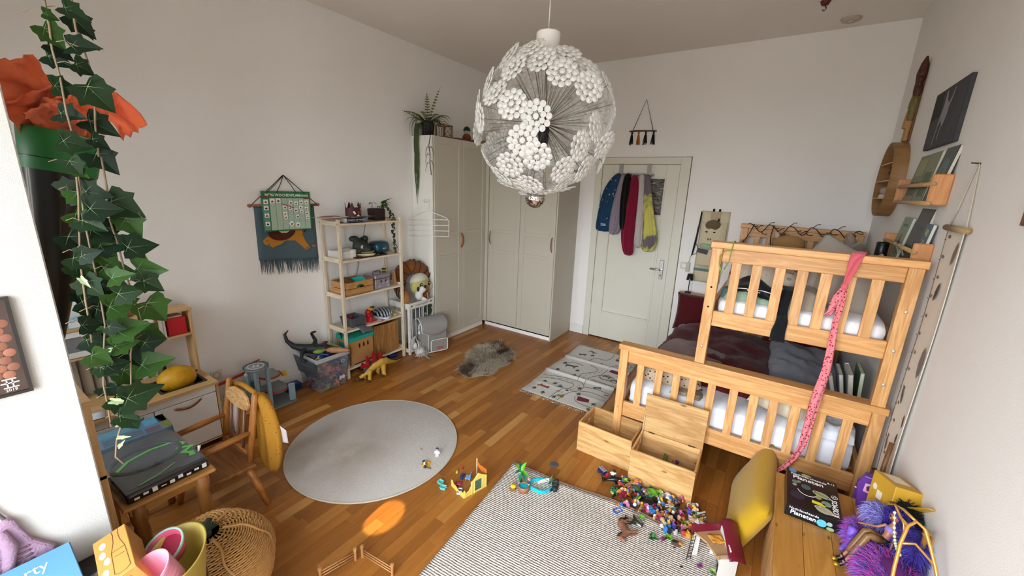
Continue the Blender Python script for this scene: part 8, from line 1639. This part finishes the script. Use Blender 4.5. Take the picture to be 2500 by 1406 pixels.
horse('pale grey toy horse lying nearest the toy barn roof', -.06, 2.285, .018, (-88, 0, 150), '#c0bdb9', '#d9d7d2')
horse('black and white patched toy foal on the large rug by the blue toy bath', -.458, 2.045, rugz+.014, (88, 0, 40), '#22221f', '#d3d1cb', .75)
t_ = thing('toy_bath', 'bright blue toy trough on the large rug left of the toy heap', 'toy trough', (-.53, 2.045, rugz), 60); g = G(); g.add([(sx_*w_, sy*d_, z) for z, w_, d_ in ((0, .022, .012), (.014, .027, .016), (.014, .023, .012), (.003, .020, .010)) for sx_, sy in ((-1, -1), (1, -1), (1, 1), (-1, 1))], [(k*4+i, k*4+(i+1) % 4, (k+1)*4+(i+1) % 4, (k+1)*4+i) for k in range(3) for i in range(4)]+[(12, 13, 14, 15), (3, 2, 1, 0)]); g.build('trough', M('#1d55b5', .35), t_); G().cyl((.026, -.008, .014), (.026, .008, .014), .002, n=7).build('rim_bar', M('#2a66c9', .35), t_)
for x, y, z, c, n, lb, L_ in ((-.395, 2.075, rugz, '#5fae2a', 9, 'bright green toy bush on the rug left of the grey tarp', .026), (-.315, 2.145, rugz, '#4f8f2a', 8, 'mid green toy bush on the rug beside the blue-haired figure', .028), (-.178, 2.185, rugz, '#5a9a2c', 8, 'green toy bush on the rug nearest the toy barn parapet', .026), (-.305, 1.975, rugz, '#2a6b33', 6, 'dark green toy palm sapling on the rug right of the brown horse', .034), (-.232, 2.03, rugz, '#6fae35', 7, 'lime toy tuft on the rug left of the toy barn ladder', .026), (-.145, 2.275, .02, '#2f7a35', 6, 'emerald toy leaf cluster in the right half of the toy heap', .03), (-.57, 2.30, .03, '#86b53c', 6, 'yellow-green toy tuft beside the toy orca', .026), (-.53, 2.24, .02, '#1d5a3a', 7, 'deep green toy fern in the left half of the toy heap', .03), (-.36, 2.32, .03, '#79a532', 5, 'spiky yellow-green toy plant under the curved leaf', .03)): leafplant('toy_bush', lb, x, y, z, c, n, L_)
t_ = thing('toy_tarp', 'blue-grey toy tarp cloth standing on the rug edge', 'toy cloth', (-.435, 2.11, rugz), 40); G().sheet(lambda u, v: (-.025+.05*u, .012*(2*v-1)*(1-u*.3)+.006*math.sin(u*5), .03*(1-v)*(1-.5*u)+.003), 8, 6, .0015).build('cloth', M('#6f8790', .3, var=.3), t_)
t_ = thing('toy_ring', 'small black toy ring on the rug below the heap, beside the teal-trousered figure', 'toy ring', (-.275, 2.075, rugz+.004)); G().tube([(.008*math.cos(a), .008*math.sin(a), .003) for a in [i*.4189 for i in range(15)]], .004, 7, closed=True).build('ring', M('#1b1b1c', .7), t_); G().lathe([(0, .004), (.005, .004), (.005, .001), (0, .001)], 10).build('hub', M('#8f8f8c', .4), t_)
t_ = thing('toy_cup_yellow', 'pale lemon toy cup on the rug left of the brown horse', 'toy cup', (-.478, 1.965, rugz), 30); G().lathe([(0, .001), (.007, 0), (.009, .02), (.0075, .02), (.006, .003)], 14).build('cup', M('#d3d360', .4), t_); G().tube([(.009, 0, .016), (.014, 0, .010), (.009, 0, .005)], .0014, 5).build('handle', M('#d3d360', .4), t_)
t_ = thing('toy_cart', 'wine red toy wheelbarrow frame on the rug near the lime toy tuft', 'toy cart', (-.255, 2.0, rugz), 60);
for s in (-1, 1): G().tube([(-.03, .007*s, .010), (.0, .009*s, .012), (.02, .004*s, .008)], .0018, 6).build('shaft', M('#5a1c3c', .4), t_)
G().bb(-.012, .012, -.008, .008, .010, .016).build('tray', M('#7a2a4c', .4), t_, bevel=.001); G().cyl((.02, -.002, .007), (.02, .002, .007), .007, n=12).build('wheel', M('#2a1a20', .6), t_)
t_ = thing('toy_brown_box', 'brown and black toy gear pile on the rug left of the toy barn ladder', 'toy gear', (-.19, 2.015, rugz), 15); G().box((0, 0, .010), (.05, .03, .02), None, 0, (.8, .7)).build('saddle', M('#4a3226', .6), t_, bevel=.004); G().ell((.02, -.01, .024), (.012, .012, .006)).build('straw_hat', M('#b5781e', .5), t_); G().bb(-.02, .0, -.014, .006, .018, .024).build('black_bag', M('#17181a', .5), t_, bevel=.002)
for x, y, c, lb in ((-.138, 1.885, '#16171c', 'tiny black toy block on the bare rug nearest the camera'), (-.194, 1.985, '#1b1b1f', 'tiny black toy block on the rug below the brown toy gear'), (-.244, 1.831, '#e3e2de', 'tiny white toy bone on the bare rug')):
 t_ = thing('toy_block', lb, 'toy block', (x, y, rugz), 35); G().bb(-.006, .006, -.004, .004, 0, .006).build('block', M(c, .5), t_, bevel=.001); G().bb(.004, .009, -.002, .002, .001, .004).build('peg', M(c, .5), t_)
t_ = thing('toy_stick', 'thin dark toy rifle-like stick lying on the brown toy horse', 'toy stick', (-.375, 2.0, rugz+.05), rot=(0, R(8), R(-35))); G().tube([(-.045, 0, 0), (.045, 0, 0)], .0018, 6).build('stick', M('#4a3c4a', .5), t_); G().ell((.046, 0, 0), (.005, .003, .003), nu=8, nv=6).build('tip', M('#a89aa5', .5), t_)
t_ = thing('toy_cap_white', 'white toy bucket at the right corner of the lidded crate', 'toy bucket', (-.168, 2.345, .0), rot=(R(50), 0, R(20))); G().lathe([(0, .001), (.012, 0), (.017, .026), (.015, .026), (.011, .003)], 18).build('bucket', M('#e3e1dc', .4), t_); G().tube([(.016, 0, .024), (0, .0, .04), (-.016, 0, .024)], .0012, 5).build('handle', M('#cfcdc8', .4), t_)
t_ = thing('toy_ball_white', 'white toy ball among the dark toys in the middle of the heap', 'toy ball', (-.315, 2.255, .02)); G().ell((0, 0, 0), .014, nu=14, nv=10).build('ball', M('#e3e1dd', .4), t_); G().lathe([(.0143, -.002), (.0143, .002)], 14).build('seam', M('#b5b3ae', .5), t_)
t_ = thing('toy_flowerpot', 'orange-red toy flower at the rug edge of the toy heap', 'toy flower', (-.37, 2.165, rugz));
for i in range(6): G(RZ(60*i) @ RY(-40)).prism([(0, -.003), (.012, -.007), (.019, 0), (.012, .007)], .002).build('petal', M('#b8411f', .4), t_)
G().ell((0, 0, .006), .006, nu=8, nv=6).build('centre', M('#c9702a', .5), t_)
t_ = thing('black_toy_pile', 'black toy car tent in the centre of the toy heap', 'toy tent', (-.40, 2.225, .0), 25); G().ell((0, 0, .018), (.05, .038, .024), fn=lambda q: 1+.12*math.sin(7*q.x+4*q.y)).build('shell', M('#111113', .4), t_); G().lathe([(.012, 0), (.012, .003), (.008, .003), (.008, 0)], 14, T(.02, -.03, .022) @ RX(60)).build('wheel', M('#232327', .5), t_)
# --- heap of small toys: the little people and animals
rr = random.Random(100)
heap_pts = []
def inpoly(x, y): return y < 2.345-.02*(x+.57) and y > 2.125+.42*max(0, -.45-x)*1.2 - .0 and -.70 < x < -.085 and not (x > -.2 and y > 2.35)
tries = 0
while len(heap_pts) < 92 and tries < 12000:
 tries += 1; x, y = rr.uniform(-.58, -.10), rr.uniform(2.11, 2.35)
 if inpoly(x, y) and all((x-a)**2+(y-b)**2 > .0155**2 for a, b in heap_pts): heap_pts.append((x, y))
for q in ((-.50, 2.10), (-.312, 2.118), (-.285, 2.125), (-.255, 2.10), (-.205, 2.07), (-.18, 2.09), (-.21, 2.22), (-.245, 2.165), (-.155, 2.225), (-.10, 2.245), (-.13, 2.19), (-.225, 2.045)): heap_pts.append(q)
tops = [('#5d4fb0', 'purple'), ('#c96a9a', 'pink'), ('#a32228', 'red'), ('#2f6fae', 'blue'), ('#1c1d22', 'black'), ('#d8d5cf', 'white'), ('#c98a2c', 'orange'), ('#1f6f5a', 'teal'), ('#7a1f3c', 'wine'), ('#7fa8d0', 'light blue'), ('#8a6a4a', 'brown'), ('#d9b93c', 'yellow')]
legs = [('#20222b', 'dark'), ('#d6d3cd', 'white'), ('#6a4a38', 'brown'), ('#35528a', 'blue'), ('#b5443c', 'red'), ('#c9a27e', 'tan')]
hairs = [('#1b1715', 'black'), ('#5a2f1a', 'brown'), ('#d9a92e', 'blond'), ('#a84a1e', 'ginger'), ('#3f6fae', 'blue'), ('#e0ded8', 'white')]
used_l = set()
def zone(x, y):
 h = 'left end' if x < -.46 else 'left half' if x < -.36 else 'middle' if x < -.26 else 'right half' if x < -.17 else 'right end'
 v = 'along the crate' if y > 2.28 else 'on the rug edge' if y < 2.15 else 'on the bare floor'
 return h, v
for i, (x, y) in enumerate(heap_pts):
 h, v = zone(x, y); z = .003+(rugz if y < 2.14 else 0)+rr.choice([0, .006, .016])
 for _ in range(60):
  kind = rr.random(); a, b, c = rr.choice(tops), rr.choice(legs), rr.choice(hairs)
  if i >= 92 or kind < .66: lb = '%s-topped %s-haired toy figure, %s of the toy heap, %s' % (a[1], c[1], h, v); kd = 0
  elif kind < .84: lb = '%s four-legged toy animal, %s of the toy heap, %s' % (b[1], h, v); kd = 1
  else: lb = '%s toy car, %s of the toy heap, %s' % (a[1], h, v); kd = 2
  if lb not in used_l: break
 used_l.add(lb)
 if kd == 0: mini('toy_figure', lb, x, y, z+.012, (rr.choice([84, -84, 80, 95]), rr.uniform(-15, 15), rr.uniform(0, 360)), b[0], a[0], c[0], skin2 if rr.random() < .2 else None, rr.uniform(.9, 1.15))
 else:
  col_ = b[0] if kd == 1 else a[0]; k = ('hp', kd, col_)
  if k not in _mini: _mini[k] = toy_figure(2 if kd == 1 else 1, 0, 0, .75).mesh('body', M(col_, .4, var=.25, vs=60))
  o = thing('toy_animal' if kd == 1 else 'toy_car', lb, 'toy animal' if kd == 1 else 'toy car', (x, y, z+.004), rot=(rr.uniform(-.6, .6)+(1.5 if kd == 1 else 0), rr.uniform(-.4, .4), rr.uniform(0, 6.3))); inst('body', _mini[k], o)
mini('toy_figure', 'pink-shirted brown-haired toy figure standing on the rug beside the blue trough', -.498, 2.112, rugz, (0, 0, -100), '#c98a72', '#c9709a', '#4a2418')
mini('toy_figure', 'teal-trousered toy figure with yellow hat lying on the rug beside the black toy ring', -.245, 2.085, rugz+.012, (84, 0, -130), '#1f6a62', '#d9d6cf', '#d3cf6a')
# --- wooden paddock fence near the camera
wf = WOOD('#b98655', '#99683a', 2, 8);
t_ = thing('toy_paddock', 'two-panel wooden toy paddock fence on the floor at the bottom edge', 'toy fence', (0, 0, 0))
p1, p2, p3, p4_ = Vector((-1.517, .962, 0)), Vector((-1.56, .80, 0)), Vector((-1.502, .992, 0)), Vector((-1.298, 1.012, 0))
for q in (p1, p2, p3, p4_): G(T(*q)).lathe([(0, 0), (.0065, 0), (.0065, .058), (.0095, .062), (.0095, .072), (0, .074)], 8, smooth=False).build('post', wf, t_)
for a, b in ((p1, p2), (p3, p4_)):
 for z in (.018, .034, .050): G().cyl(a+Vector((0, 0, z)), b+Vector((0, 0, z)), .0026, n=7).build('rail', wf, t_)
# ================================================================ chandelier and mirror ball
t_ = thing('chandelier', 'large dandelion-like pendant lamp of white plastic flower discs', 'pendant lamp', (-1.235, 2.155, 2.225))
pf_, t, p = base('white plastic', .25, 0, .5); p.inputs['Base Color'].default_value = lin('#f6f5f2')
_tr = N(t, 'ShaderNodeBsdfTranslucent'); _tr.inputs[0].default_value = lin('#f6f5f2'); _mx = N(t, 'ShaderNodeMixShader'); _mx.inputs[0].default_value = .45
t.links.new(p.outputs[0], _mx.inputs[1]); t.links.new(_tr.outputs[0], _mx.inputs[2]); t.links.new(_mx.outputs[0], t.nodes['Material Output'].inputs[0]); rod = M('#8d857a', .35, .6)
g = G(); rr = random.Random(4)
for n, r_, s, z in ((12, .064, .0140, 0), (8, .037, .0125, .006), (1, 0, .012, .010)):
 for k in range(n):
  a = 2*math.pi*k/n+.2*(n == 8); g.lathe([(s+.0005, .0025), (s+.0028, .0005), (s+.0015, -.002), (s-.0008, .0), (s*.72, .0), (s*.6, .0022), (0, .004)], 12, T(r_*math.cos(a), r_*math.sin(a), z) @ RY(rr.uniform(-6, 6)))
for k in range(12): a = 2*math.pi*k/12; g.cyl((0, 0, 0), (.06*math.cos(a), .06*math.sin(a), -.002), .0016, n=4)
fl_ = g.mesh('flower', pf_); RC = .385
gaps = [(.75, -.62, -.1), (.35, -.9, .28), (-.5, -.7, -.42), (.9, .1, .1), (-.15, -.95, -.22)]
for i in range(92):
 z = 1-2*(i+.5)/92; a = i*2.39996+.6; d = Vector((math.sqrt(1-z*z)*math.cos(a), math.sqrt(1-z*z)*math.sin(a), z))
 if z > .975 or any(d.dot(Vector(q).normalized()) > .965 for q in gaps): continue
 d = (d+Vector((rr.uniform(-.06, .06), rr.uniform(-.06, .06), rr.uniform(-.06, .06)))).normalized(); q = d*(RC+rr.uniform(-.02, .012))
 G().cyl(d*.03, q, .0016, n=5).build('rod', rod, t_); inst('flower', fl_, t_, T(*q) @ (d+Vector((rr.uniform(-.2, .2),)*3)).to_track_quat('Z', 'Y').to_matrix().to_4x4())
for i in range(40):
 d = Vector((rr.gauss(0, 1), rr.gauss(0, 1), rr.gauss(0, .6))).normalized(); G().cyl(d*.02, d*.34, .0013, n=4).build('rod', rod, t_)
G().lathe([(0, .465), (.062, .465), (.066, .458), (.065, .43), (.058, .39), (.042, .365), (.03, .355), (.028, .345), (0, .345)], 28).build('cup', M('#f0efeb', .3, var=.02), t_); G().cyl((0, 0, -.03), (0, 0, .37), .007).build('stem', rod, t_)
G().lathe([(.0, -.12), (.03, -.12), (.034, -.03), (.028, -.01), (0, -.01)], 16).build('socket', M('#17181b', .4), t_); G().lathe([(0, .10), (.012, .095), (.02, .06), (.018, .0), (0, 0)], 14).build('bulb', M('#cbb98f', .1, trans=.6), t_)
g = G(); g.tube([(0, 0, .46), (.002, 0, .8), (0, 0, H-2.225)], .003, 6); g.tube([(.0, 0, .74), (.03, 0, .80), (.06, 0, .85), (.05, 0, H-2.225)], .002, 5); g.tube([(.0, 0, .72), (-.03, 0, .68), (.02, 0, .76)], .002, 5); g.build('cord', M('#e3e0da', .5), t_)
t_ = thing('mirror_ball', 'small silver mirror ball hanging below the flower pendant lamp', 'mirror ball', (-1.268, 2.155, 1.805))
tile = M('#d8d6d2', .06, 1, .02); g = G()
for i in range(20):
 for j in range(30):
  p0, p1 = math.pi*(i+.06)/20, math.pi*(i+.94)/20; a0, a1 = 2*math.pi*(j+.05)/30, 2*math.pi*(j+.95)/30; r_ = .0605
  g.add([(r_*math.sin(p)*math.cos(a)+rr.uniform(-.0006, .0006), r_*math.sin(p)*math.sin(a)+rr.uniform(-.0006, .0006), r_*math.cos(p)) for p, a in ((p0, a0), (p1, a0), (p1, a1), (p0, a1))], [(0, 1, 2, 3)])
o = g.build('mirror_tiles', tile, t_); o['kind'] = 'stuff'; G().ell((0, 0, 0), .0592, nu=24, nv=14).build('core', M('#3a3734', .5), t_); G().cyl((0, 0, .058), (.0, 0, .09), .003, n=6).build('hanger', rod, t_)
# ================================================================ ivy
t_ = thing('ivy_garland', 'long trailing dark green artificial ivy hanging in front of the left wall', 'ivy', (-1.7, .28, 2.4))
iv = [M('#182b14', .5, var=.35, vs=14, spec=.15), M('#122213', .5, var=.35, vs=14, spec=.15), M('#284317', .5, var=.3, vs=14, spec=.15), M('#a9b88c', .5, var=.15)]
vein = M('#6f8560', .6)
def ivy_leaf(m):
 P = [(.0, .0), (-.13, .22), (-.16, .46), (.02, .52), (.16, .47), (.38, .58), (.44, .38), (.70, .21), (1.0, 0)]; n = len(P); g = G()
 for s in (1, -1):
  vs = [(x-.25, s*y, .22*y-.10*x*x) for x, y in P]+[(x-.25, 0, -.10*x*x-.02) for x in (0, .15, .45, .75)]
  f = [(0, 9, 1), (1, 9, 10, 3), (1, 3, 2), (3, 10, 4), (4, 10, 11, 6), (4, 6, 5), (6, 11, 12, 7), (7, 12, 8)]; g.add(vs, f if s < 0 else [tuple(reversed(q)) for q in f], True)
  for b, k in ((.85, 0), (.42, 1), (.3, 2.1)):
   e_ = Vector((math.cos(k), s*math.sin(k), 0)); w_ = Vector((-e_.y, e_.x, 0))*.008; z = Vector((-.2, 0, .012)); g.add([z-w_, z+w_, z+e_*b+Vector((0, 0, .05*k-.10*b*b*(k == 0)))], [(0, 1, 2)], True, 1)
 return g.mesh('leaf', [m, vein])
im = [ivy_leaf(m) for m in iv]; stem = M('#7d6a52', .7, var=.3)
OY = .032
IV = [(-1657,319,2276,54),(-1709,340,2264,62),(-1653,273,2251,31),(-1760,365,2260,35),(-1697,277,2218,60),(-1725,287,2187,57),(-1674,323,2195,68),(-1749,285,2165,54),(-1665,317,2143,48),(-1705,277,2088,54),(-1662,333,2081,88),(-1713,278,2018,64),(-1718,337,2000,75),(-1675,267,1942,64),(-1652,316,1949,46),(-1726,334,1905,77),(-1654,258,1883,49),(-1659,267,1862,35),(-1749,265,1810,76),(-1697,292,1806,69),(-1685,344,1771,92),(-1657,290,1762,76),(-1690,361,1716,74),(-1754,269,1733,71),(-1710,294,1700,91),(-1711,235,1669,72),(-1710,304,1656,93),(-1655,354,1645,82),(-1728,277,1601,86),(-1743,247,1585,81),(-1707,300,1576,75),(-1693,375,1566,86),(-1657,370,1526,65),(-1700,245,1536,68),(-1738,293,1520,77),(-1658,310,1505,71),(-1711,380,1432,99),(-1689,292,1464,84),(-1713,265,1459,71),(-1744,258,1408,73),(-1687,298,1383,87),(-1678,271,1400,46),(-1747,360,1336,85),(-1715,358,1313,64),(-1727,241,1377,54),(-1750,260,1324,61),(-1743,305,1282,77),(-1654,219,1323,62),(-1664,250,1283,60),(-1724,349,1235,95),(-1681,234,1270,54),(-1765,298,1205,85),(-1660,287,1163,105),(-1706,261,1144,83),(-1672,251,1096,58),(-1737,277,1041,58),(-1725,249,1454,76),(-1728,240,1475,75),(-1653,244,1633,53),(-1718,279,1676,72),(-1710,291,1627,73),(-1655,300,1558,61),(-1662,216,1425,56),(-1723,228,1355,64),(-1733,245,1306,66),(-1673,279,1338,65),(-1757,242,1171,55),(-1723,274,1794,69),(-1665,265,1723,66),(-1660,227,1617,57),(-1742,274,1536,76),(-1761,233,1502,69)]
IP = [(-1675,245,1648,30),(-1695,234,1551,36),(-1741,237,1401,41),(-1709,270,1317,34),(-1761,263,1205,47),(-1686,244,1152,46),(-1707,246,1062,36),(-1685,238,1025,31),(-1759,241,961,29)]
IS = [[(282,2313),(278,2228),(277,2181),(280,2113),(275,2021),(281,1959),(272,1883),(262,1794),(251,1703),(238,1598),(228,1489),(227,1413),(224,1355)],[(335,2332),(328,2243),(339,2197),(345,2138),(339,2074),(331,1998),(325,1909)],[(329,1909),(325,1806),(321,1722),(327,1648),(327,1559),(341,1463),(346,1393)],[(273,1861),(263,1702),(265,1532),(260,1404),(238,1303),(227,1211),(226,1140),(220,1070)],[(331,1397),(301,1295),(290,1184),(268,1105)],[(274,1117),(244,1065),(227,1006),(216,955),(229,926)],[(339,2197),(355,2202),(372,2204)]]
def ivl(D, k0):
 for X, Y, Z, s in D:
  k = rr.choice((0, 0, 1, 1, 2)) if k0 is None else k0; o_ = Vector((X/1000+1.7, Y/1000-.28+OY, Z/1000-2.4)); s = s/1000*1.02
  e1 = Vector((rr.uniform(-.2, .5), rr.uniform(.1, 1), rr.uniform(-.9, .25))).normalized(); n_ = Vector((1, rr.uniform(-.5, .3), rr.uniform(-.1, .6)))
  inst('leaf', im[k], t_, basis(o_, e1, n_.cross(e1)) @ SC(s, s*(.95 if k0 is None else .4), s))
ivl(IV, None); ivl(IP, 3)
for P in IS: G().tube([(.0+.01*math.sin(i*2), y/1000-.28+OY, z/1000-2.4) for i, (y, z) in enumerate(P)], .0028, 5).build('vine', stem, t_)
for X, Y, Z, s in IV[::2]: G().tube([(X/1000+1.7, Y/1000-.28+OY, Z/1000-2.4), (.0, Y/1000-.27, Z/1000-2.4+.012), (.0, Y/1000-.285, Z/1000-2.4+.005)], .0014, 4).build('leaf_stalk', stem, t_)
# ================================================================ on and below the pier
t_ = thing('pier_picture', 'dark framed print of orange circles on the white wall pier', 'picture', (-1.85, .02, 1.355))
for y0, y1, z0, z1 in ((-.11, -.102, -.15, .15), (.102, .11, -.15, .15), (-.102, .102, .142, .15), (-.102, .102, -.15, -.142)): G().bb(.0, .016, y0, y1, z0, z1).build('frame_bar', M('#2b2724', .35), t_)
G().bb(.0, .010, -.102, .102, -.142, .142).build('print', M('#4a3a34', .35, var=.3, vs=10), t_)
for i in range(9):
 for j in range(11):
  y, z = -.098+.0245*i+.012*(j % 2), -.13+.0225*j
  if y < .098 and not (y > .03 and j < 2): G(T(.0101, y, z) @ FACE_X).lathe([(.0125, 0), (.0112, .0006), (0, .0005)], 14).build('printed_circle', M('#8a5a48' if (i+j) % 3 else '#9c6650', .4), t_)
wm_ = M('#e8e4de', .5); mk_ = T(.0103, .070, -.112) @ FACE_X
for q in ((-.014, .014, .012, .0155), (-.018, .018, .0, .0035), (-.007, -.004, -.012, .014), (.004, .007, -.012, .014), (-.014, .016, -.014, -.011)): G(mk_).bb(q[0], q[1], q[2], q[3], 0, .0008).build('printed_sign', wm_, t_)
text('lettering', '2019', .012, wm_, t_, mk_ @ T(0, -.021, 0))
t_ = thing('knit_top', 'lilac knitted child top hanging by a strap on the white wall pier', 'knitted top', (-1.85, -.085, 0)); kn = FAB('#a08299', '#85687f', 90, 1.0, 14, .5)
KO = [(-.155, .655), (-.16, .60), (-.12, .585), (.0, .57), (.12, .59), (.165, .625), (.172, .66), (.13, .72), (.115, .775), (.108, .81), (.09, .825), (.07, .80), (.06, .75), (.0, .70), (-.06, .75), (-.09, .825), (-.115, .78)]
G().prism(KO, .022, T(.004, 0, 0) @ FACE_X).build('body', kn, t_, bevel=.009, seg=2);
for k in range(7): G().tube([(.026, -.11+.02*math.sin(k), .60+.018*k), (.031, .0, .588+.018*k), (.027, .12, .61+.016*k)], .004, 5).build('knit_row', kn, t_)
G().tube([(.028, .075, .79), (.032, .085, .73), (.03, .07, .66), (.03, .075, .60)], [.012, .018, .014, .012], 8).build('sleeve_fold', kn, t_)
for s in (-1, 1): G().tube([(.012, .09*s, .82), (.01, .05*s, .93), (.008, .0, 1.06)], .005, 6).build('strap', M('#8f8088', .8), t_)
t_ = thing('low_bench', 'low dark bench against the white wall pier carrying boxes', 'bench', (0, 0, 0)); db = M('#1d1815', .5)
G().bb(-1.845, -1.16, -.56, .235, .52, .545).build('top', db, t_, bevel=.003)
for x in (-1.82, -1.20):
 for y in (-.53, .205): G().bb(x-.02, x+.02, y-.02, y+.02, 0, .52).build('leg', db, t_)
t_ = thing('party_box', 'light blue party kit box with white lettering leaning on the pier', 'box', (0, 0, 0)); t_.matrix_world = basis((-1.79, .112, .675), (0, -1, .0), (.30, 0, -.14)); bl_ = M('#5f97c9', .35, var=.2, vs=9)
G().bb(0, .34, 0, .30, -.045, 0).build('carton', bl_, t_, bevel=.002); G().bb(-.0012, 0, 0, .30, -.040, -.008).build('dark_side', M('#0f1a4a', .4), t_)
wb = M('#e6f0f6', .4)
def bt(s, sz, x, y): return text('lettering', s, sz, wb, t_, Matrix(((-1, 0, 0, x), (0, -1, 0, y), (0, 0, 1, .0006), (0, 0, 0, 1))))
bt('Smoke Party', .045, .17, .042)
for x, y, r_, c in ((.10, .20, .075, '#8fd0e6'), (.245, .21, .07, '#78b9dc')): G(T(x, y, .0004)).lathe([(r_, 0), (r_, .0008), (r_*.88, .0008), (r_*.88, 0)], 36).build('printed_bubble', M('#d3eef6', .3), t_); G(T(x, y, .0002)).lathe([(r_*.88, .0004), (0, .0004)], 36).build('printed_bubble', M(c, .3), t_)
G(T(.165, .13, .0006) @ RZ(-28)).prism([(.06*math.cos(i*.4), .018*math.sin(i*.4)) for i in range(16)], .0008).build('printed_wand', M('#2a2830', .4), t_)
t_ = thing('bottle_carton', 'kraft bottle carton with line-drawn bottle and four white ovals on the low bench', 'box', (0, 0, 0)); C0 = Vector((-1.448, .200, .722)); e1 = Vector((-.99, .122, .071)).normalized()
t_.matrix_world = basis(C0, e1, (-.138, -.939, -.314)); kr = M('#b5853f', .7, var=.18, vs=14, bmp=.1)
G().bb(0, .206, 0, .083, -.1, 0).build('carton', kr, t_, bevel=.0015)
dkb = M('#5f3f1a', .6)
for P in ([(.19, .022), (.15, .020), (.11, .012), (.02, .010)], [(.19, .034), (.15, .037), (.11, .046), (.02, .048)], [(.19, .020), (.205, .020), (.205, .036), (.19, .036)], [(.02, .010), (.012, .02), (.012, .038), (.02, .048)], [(.11, .012), (.112, .046)], [(.085, .016), (.088, .04)]): G().tube([(x, y, .0004) for x, y in P], .0008, 4).build('printed_bottle', dkb, t_)
for x, y in ((.165, .062), (.125, .066), (.09, .058), (.045, .066)): G(T(x, y, .0)).prism([(.015*math.cos(i*.35), .008*math.sin(i*.35)) for i in range(18)], .0006).build('printed_oval', M('#ded3bd', .5), t_)
text('lettering', '0°', .02, dkb, t_, T(-.0004, .03, -.03) @ RY(-90) @ RZ(-90))
t_ = thing('grey_cloth', 'crumpled mauve-grey cloth on the low bench between the blue box and the kraft carton', 'cloth', (0, 0, 0)); heap(-1.72, -1.45, .02, .215, .5455, .085, 3, 20).build('cloth', FAB('#7d7688', '#5f586b'), t_)
t_ = thing('yellow_tub', 'pale yellow oval plastic tub at the end of the low bench', 'tub', (-1.50, .305, .50), -30); yt = M('#b9a550', .45)
G().lathe([(0, .004), (.085, 0), (.105, .14), (.110, .145), (.101, .142), (.08, .01), (0, .01)], 36, SC(1.25, .72, 1)).build('tub', yt, t_); G().tube([(.135, 0, .14), (.155, .0, .15), (.16, .02, .135), (.135, .03, .13)], .008, 8).build('handle', yt, t_)
t_ = thing('tub_stand', 'dark box supporting the yellow tub beside the low bench', 'box', (-1.50, .305, 0), -30); G().bb(-.08, .08, -.05, .05, 0, .499).build('box', db, t_, bevel=.004); G().bb(.08, .084, -.04, .04, .2, .3).build('label', M('#3a3430', .6), t_)
t_ = thing('pink_bucket', 'pink ribbed folding bucket with a small animal face in the yellow tub', 'bucket', (-1.435, .265, .585), rot=(R(26), R(-12), R(20))); pk2 = M('#e08fa6', .45, var=.05)
g = G(); pr = [(0, 0), (.045, 0)]
for k in range(6): z = .012+.017*k; r_ = .046+.0035*k; pr += [(r_, z-.006), (r_+.004, z), (r_+.003, z+.005)]
g.lathe(pr+[(.070, .112), (.066, .112), (.045, .006), (0, .006)], 32); g.build('bucket', pk2, t_)
for a in (-60, -110): G().ell((.069*math.cos(R(a)), .069*math.sin(R(a)), .112), (.012, .006, .013)).build('ear', pk2, t_)
for a, c in ((-75, '#3a2a2e'), (-98, '#3a2a2e')): G().ell((.069*math.cos(R(a)), .069*math.sin(R(a)), .095), (.004, .003, .004), nu=8, nv=6).build('eye', M(c, .4), t_)
t_ = thing('melon_bowl', 'red and pink bowl with pale green rim at the back of the yellow tub', 'bowl', (-1.565, .315, .59), rot=(R(30), R(10), 0));
G().lathe([(.0, .0), (.04, .005), (.062, .06), (.058, .06), (.036, .012), (0, .012)], 28).build('bowl', M('#c24a6a', .4), t_); G().lathe([(.062, .052), (.066, .062), (.060, .064), (.057, .055)], 28).build('green_rim', M('#8fb5a8', .4), t_); G().lathe([(.052, .04), (0, .04)], 24).build('red_flesh', M('#8f1235', .4), t_)
t_ = thing('wicker_pumpkin', 'pumpkin-shaped brown wicker basket with a dark leaf on top, on the floor by the table', 'basket', (-1.785, .465, 0)); wk = M('#b98a50', .5, var=.25, vs=30); wk2 = M('#a3743c', .55, var=.25, vs=30)
def pump(a, t): r_ = .232*(math.sin(math.pi*(.012+.93*t))**.6)*(1+.06*abs(math.sin(3*a))-.03); return Vector((r_*math.cos(a), r_*math.sin(a), .47*(1-t)**.9-.045*math.exp(-(t/.12)**2)))
NB = 54
G().sheet(lambda u, v: pump(2*math.pi*u, .02+.96*v)*.965, 40, 24).build('dark_core', M('#4a2f14', .8), t_)  # solid dark sheet added so the gaps between strands look shaded
for k in range(58):
 t = .03+.95*k/57; G().tube([pump(2*math.pi*i/NB, t)*(1+(.010 if (i+k) % 2 else -.008)) for i in range(NB)], .0042, 5, closed=True).build('withy', wk, t_)
for i in range(27): a = 2*math.pi*(i+.5)/27; G().tube([pump(a, .01+.98*j/16) for j in range(17)], .0035, 5).build('stake', wk2, t_)
for i in range(6): a = math.pi*i/3; G().tube([pump(a+.05*math.sin(j), .02+.96*j/22)*1.012 for j in range(23)], .006, 5).build('rib_braid', wk, t_)
G(T(-.0, -.02, .445)).prism([(-.07, 0), (-.03, .02), (-.03, .05), (.0, .03), (.03, .06), (.035, .02), (.07, .0), (.03, -.02), (.02, -.05), (-.02, -.025)], .012).build('felt_leaf', FAB('#1c2a20'), t_, bevel=.004); G().tube([(0, 0, .41), (.01, .0, .455), (.0, .02, .48)], [.02, .014, .012], 8).build('stalk', FAB('#2a2d20'), t_)
